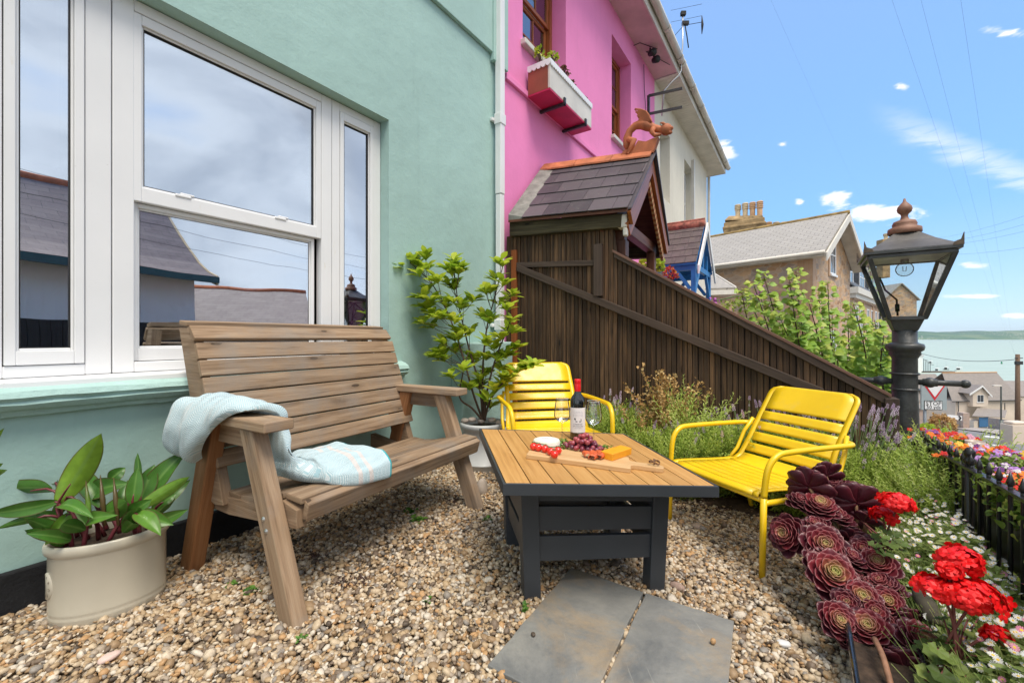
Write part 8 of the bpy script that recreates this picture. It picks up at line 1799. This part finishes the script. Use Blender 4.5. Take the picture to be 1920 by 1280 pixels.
def geranium(root_p, label, heads, leaves, seed):
    t_ = thing('geranium', root_p, label, 'geranium', 'red geraniums'); r_ = random.Random(seed); rg = np.random.default_rng(seed); sm_ = MB()
    for (u, v, y, rx, rz_) in heads:
        c = A(u, v, y); sx, sz = .87 * rx * y / F, .82 * rz_ * y / F; n = int(12 + 620 * sx); d = rdir(n, rg, -.35, 1); P = np.array(c)[None] + d * np.array([sx, sx * .9, sz]) * rg.uniform(.45, 1.08, n)[:, None]
        mb = MB(); mb.many(PV, PF, rotz_to(d * np.array([1, 1, 1.3]) + rg.normal(0, .2, (n, 3)), P, np.full(n, .022) * rg.uniform(.85, 1.15, n), rg.uniform(0, 6, n)), rg.uniform(0, 1, n), smooth=False); mb.build('flower_head', m_ger, t_, fix=False)
        b = root_p + V(r_.uniform(-.03, .03), r_.uniform(-.03, .03), .03); e = c - V(0, 0, sz * .8); sm_.tube(curve([b, b.lerp(e, .6) + V(r_.uniform(-.015, .015), 0, .02), e], 8), .0035, 7)
        for k in range(8): q = Vector(P[k]); sm_.tube([e, q], .0012, 4)
    P, D, Uv, S = [], [], [], []
    leaves = leaves + [(u + r_.uniform(-22, 22), v + r_.uniform(-16, 16), y + r_.uniform(-.04, .04), s_ * .8) for (u, v, y, s_) in leaves]
    for (u, v, y, s_) in leaves:
        p = A(u, v, y); b = root_p + V(0, 0, .02); sm_.tube([b, b.lerp(p, .6) + V(0, 0, .015), p], .002, 5); d = (p - b); d.z = 0; d = d.normalized() if d.length > .01 else V(0, -1, 0); P.append(p); D.append(d + V(r_.uniform(-.5, .5), -.4, -.3)); Uv.append(V(r_.uniform(-.3, .3), -.35, 1)); S.append(s_ * y / F * .9)
    mb = MB(); mb.many(GV, GF, fr_mats(P, D, Uv, np.array(S) * 1.9), rg.uniform(0, 1, len(P)), uvt=GU); mb.build('foliage', m_gl, t_, fix=False); sm_.build('stem', flat('geranium_stem', (.20, .06, .05), .7, var=.3), t_)
g1 = A(1672, 1040, 1.66); geranium(g1, 'red geranium with two flower heads rising behind the aeoniums', [(1680, 943, 1.60, 34, 20), (1656, 966, 1.66, 22, 16), (1583, 950, 1.86, 16, 10), (1604, 965, 1.84, 14, 9)], [(1650, 1008, 1.66, 14), (1668, 1018, 1.6, 16), (1640, 1020, 1.6, 12), (1690, 1018, 1.6, 12), (1676, 1000, 1.66, 12), (1660, 1035, 1.58, 14)], 1)
g2 = A(1790, 1262, 1.17); geranium(g2, 'red geranium with large flat flower heads at the bottom right corner', [(1800, 1052, 1.22, 40, 26), (1822, 1118, 1.16, 58, 26), (1765, 1102, 1.20, 46, 14), (1868, 1192, 1.15, 18, 12), (1778, 1068, 1.2, 16, 12)],
    [(1745, 1186, 1.24, 17), (1772, 1168, 1.25, 18), (1800, 1180, 1.22, 20), (1725, 1176, 1.28, 14), (1755, 1225, 1.16, 22), (1785, 1240, 1.13, 24), (1820, 1225, 1.15, 22), (1765, 1262, 1.1, 26), (1810, 1268, 1.1, 26), (1740, 1260, 1.12, 22), (1840, 1255, 1.12, 20), (1780, 1205, 1.18, 20), (1815, 1160, 1.24, 14), (1735, 1205, 1.22, 16)], 2)
# ---- bedding flowers in the railing troughs
cols = [((.62, .01, .008), (.80, .03, .015)), ((.80, .16, .01), (.90, .32, .02)), ((.16, .03, .22), (.32, .10, .42)), ((.46, .22, .60), (.62, .36, .74)), ((.80, .74, .74), (.86, .8, .8)), ((.80, .50, .04), (.88, .62, .08)), ((.72, .34, .48), (.82, .5, .6))]
m_bed = [leafm('bedding_petal_%s' % nm, a, b, rough=.6, trans=.2) for nm, (a, b) in zip(('red', 'orange', 'purple', 'lilac', 'white', 'yellow', 'pink'), cols)]
m_bleaf = leafm('bedding_leaf', (.07, .14, .02), (.20, .30, .05), (.42, .48, .10), rough=.55, trans=.3)
def bedding(t0, t1, label, seed, wts, h=.12):
    t_ = thing('bedding_flowers', W((t0 + t1) / 2, RAn + .12, .38), label, 'flowers', 'bedding flowers in the railing troughs'); rg = np.random.default_rng(seed); n = int(4200 * (t1 - t0)); t = rg.uniform(t0, t1, n); nn = RAn + .12 + rg.normal(0, .05, n); zt = .37 - .06 * (t - 2) + h * (.7 + .3 * np.sin(t * 13)); z = .28 - .06 * (t - 2) + (zt - .28 + .06 * (t - 2)) * rg.uniform(.1, 1, n)
    P = np.stack([WP.x + WD.x * t + WN.x * nn, WP.y + WD.y * t + WN.y * nn, z], 1); mb = MB(); mb.many(lt2, lf2, fr_mats(P, rdir(n, rg, -.2, 1), rdir(n, rg, .2, 1), rg.uniform(.018, .036, n)), np.clip(rg.normal(.5, .28, n), 0, 1), uvt=lu2); mb.build('foliage', m_bleaf, t_, fix=False)
    k = int(300 * (t1 - t0)); mb = MB(); cl_ = rg.uniform(t0, t1, 26); cc = rg.choice(7, 26, p=wts)
    for i in range(k):
        j = rg.integers(26); tt__ = cl_[j] + rg.normal(0, .025); n_ = RAn + .12 + rg.normal(0, .05); z_ = .385 - .06 * (tt__ - 2) + h * (.7 + .3 * math.sin(tt__ * 13)) + rg.uniform(-.03, .025); p = W(tt__, n_, z_)
        mb.many(PV, PF, rotz_to([[rg.normal(-.5, .4), rg.normal(-.6, .4), 1]], [tuple(p)], [rg.uniform(.009, .018)], np.array([rg.uniform(0, 6)])), [rg.uniform(0, 1)], mat=int(cc[j]), smooth=False)
    mb.build('flower', m_bed, t_, fix=False)
bedding(1.4, 2.25, 'lilac pink and red bedding flowers in the nearest railing trough', 301, [.2, .1, .1, .3, .1, .05, .15], .10)
bedding(2.31, 3.18, 'orange white and purple bedding flowers in the middle railing trough', 302, [.2, .28, .12, .14, .12, .1, .04], .12)
bedding(3.24, 3.8, 'red orange and violet bedding flowers in the railing trough nearest the lamp post', 303, [.34, .2, .2, .1, .08, .05, .03], .08)
cg = MB(); cp_ = W(wt(1828, RAn + .1), RAn + .1, .42); cg.lathe([(.0005, 0), (.028, .0), (.036, .075), (.034, .075), (.026, .004), (.0005, .004)], 20, Matrix.Translation(cp_)); o = cg.build('plastic_cup', flat('milky_plastic', (.6, .5, .44), .3, Transmission_Weight=.3)); tag(o, 'small translucent cup standing among the railing flowers by the black post', 'cup')

# ================================================================ sea air
mb = MB(); mb.hexa([(x, y, z) for z in (SEA - 8, 262) for y in (-200, 11500) for x in (-15000, 23000)])
hzm = bpy.data.materials.new('haze'); hzm.use_nodes = True; hzm.node_tree.nodes.clear()
ho = hzm.node_tree.nodes.new('ShaderNodeOutputMaterial'); hv = hzm.node_tree.nodes.new('ShaderNodeVolumePrincipled'); hv.inputs['Color'].default_value = (.80, .88, 1, 1); hv.inputs['Density'].default_value = 2.6e-5; hv.inputs['Anisotropy'].default_value = .3
hzm.node_tree.links.new(hv.outputs[0], ho.inputs['Volume'])
hb_ = mb.build('haze', hzm); tag(hb_, kind='stuff')
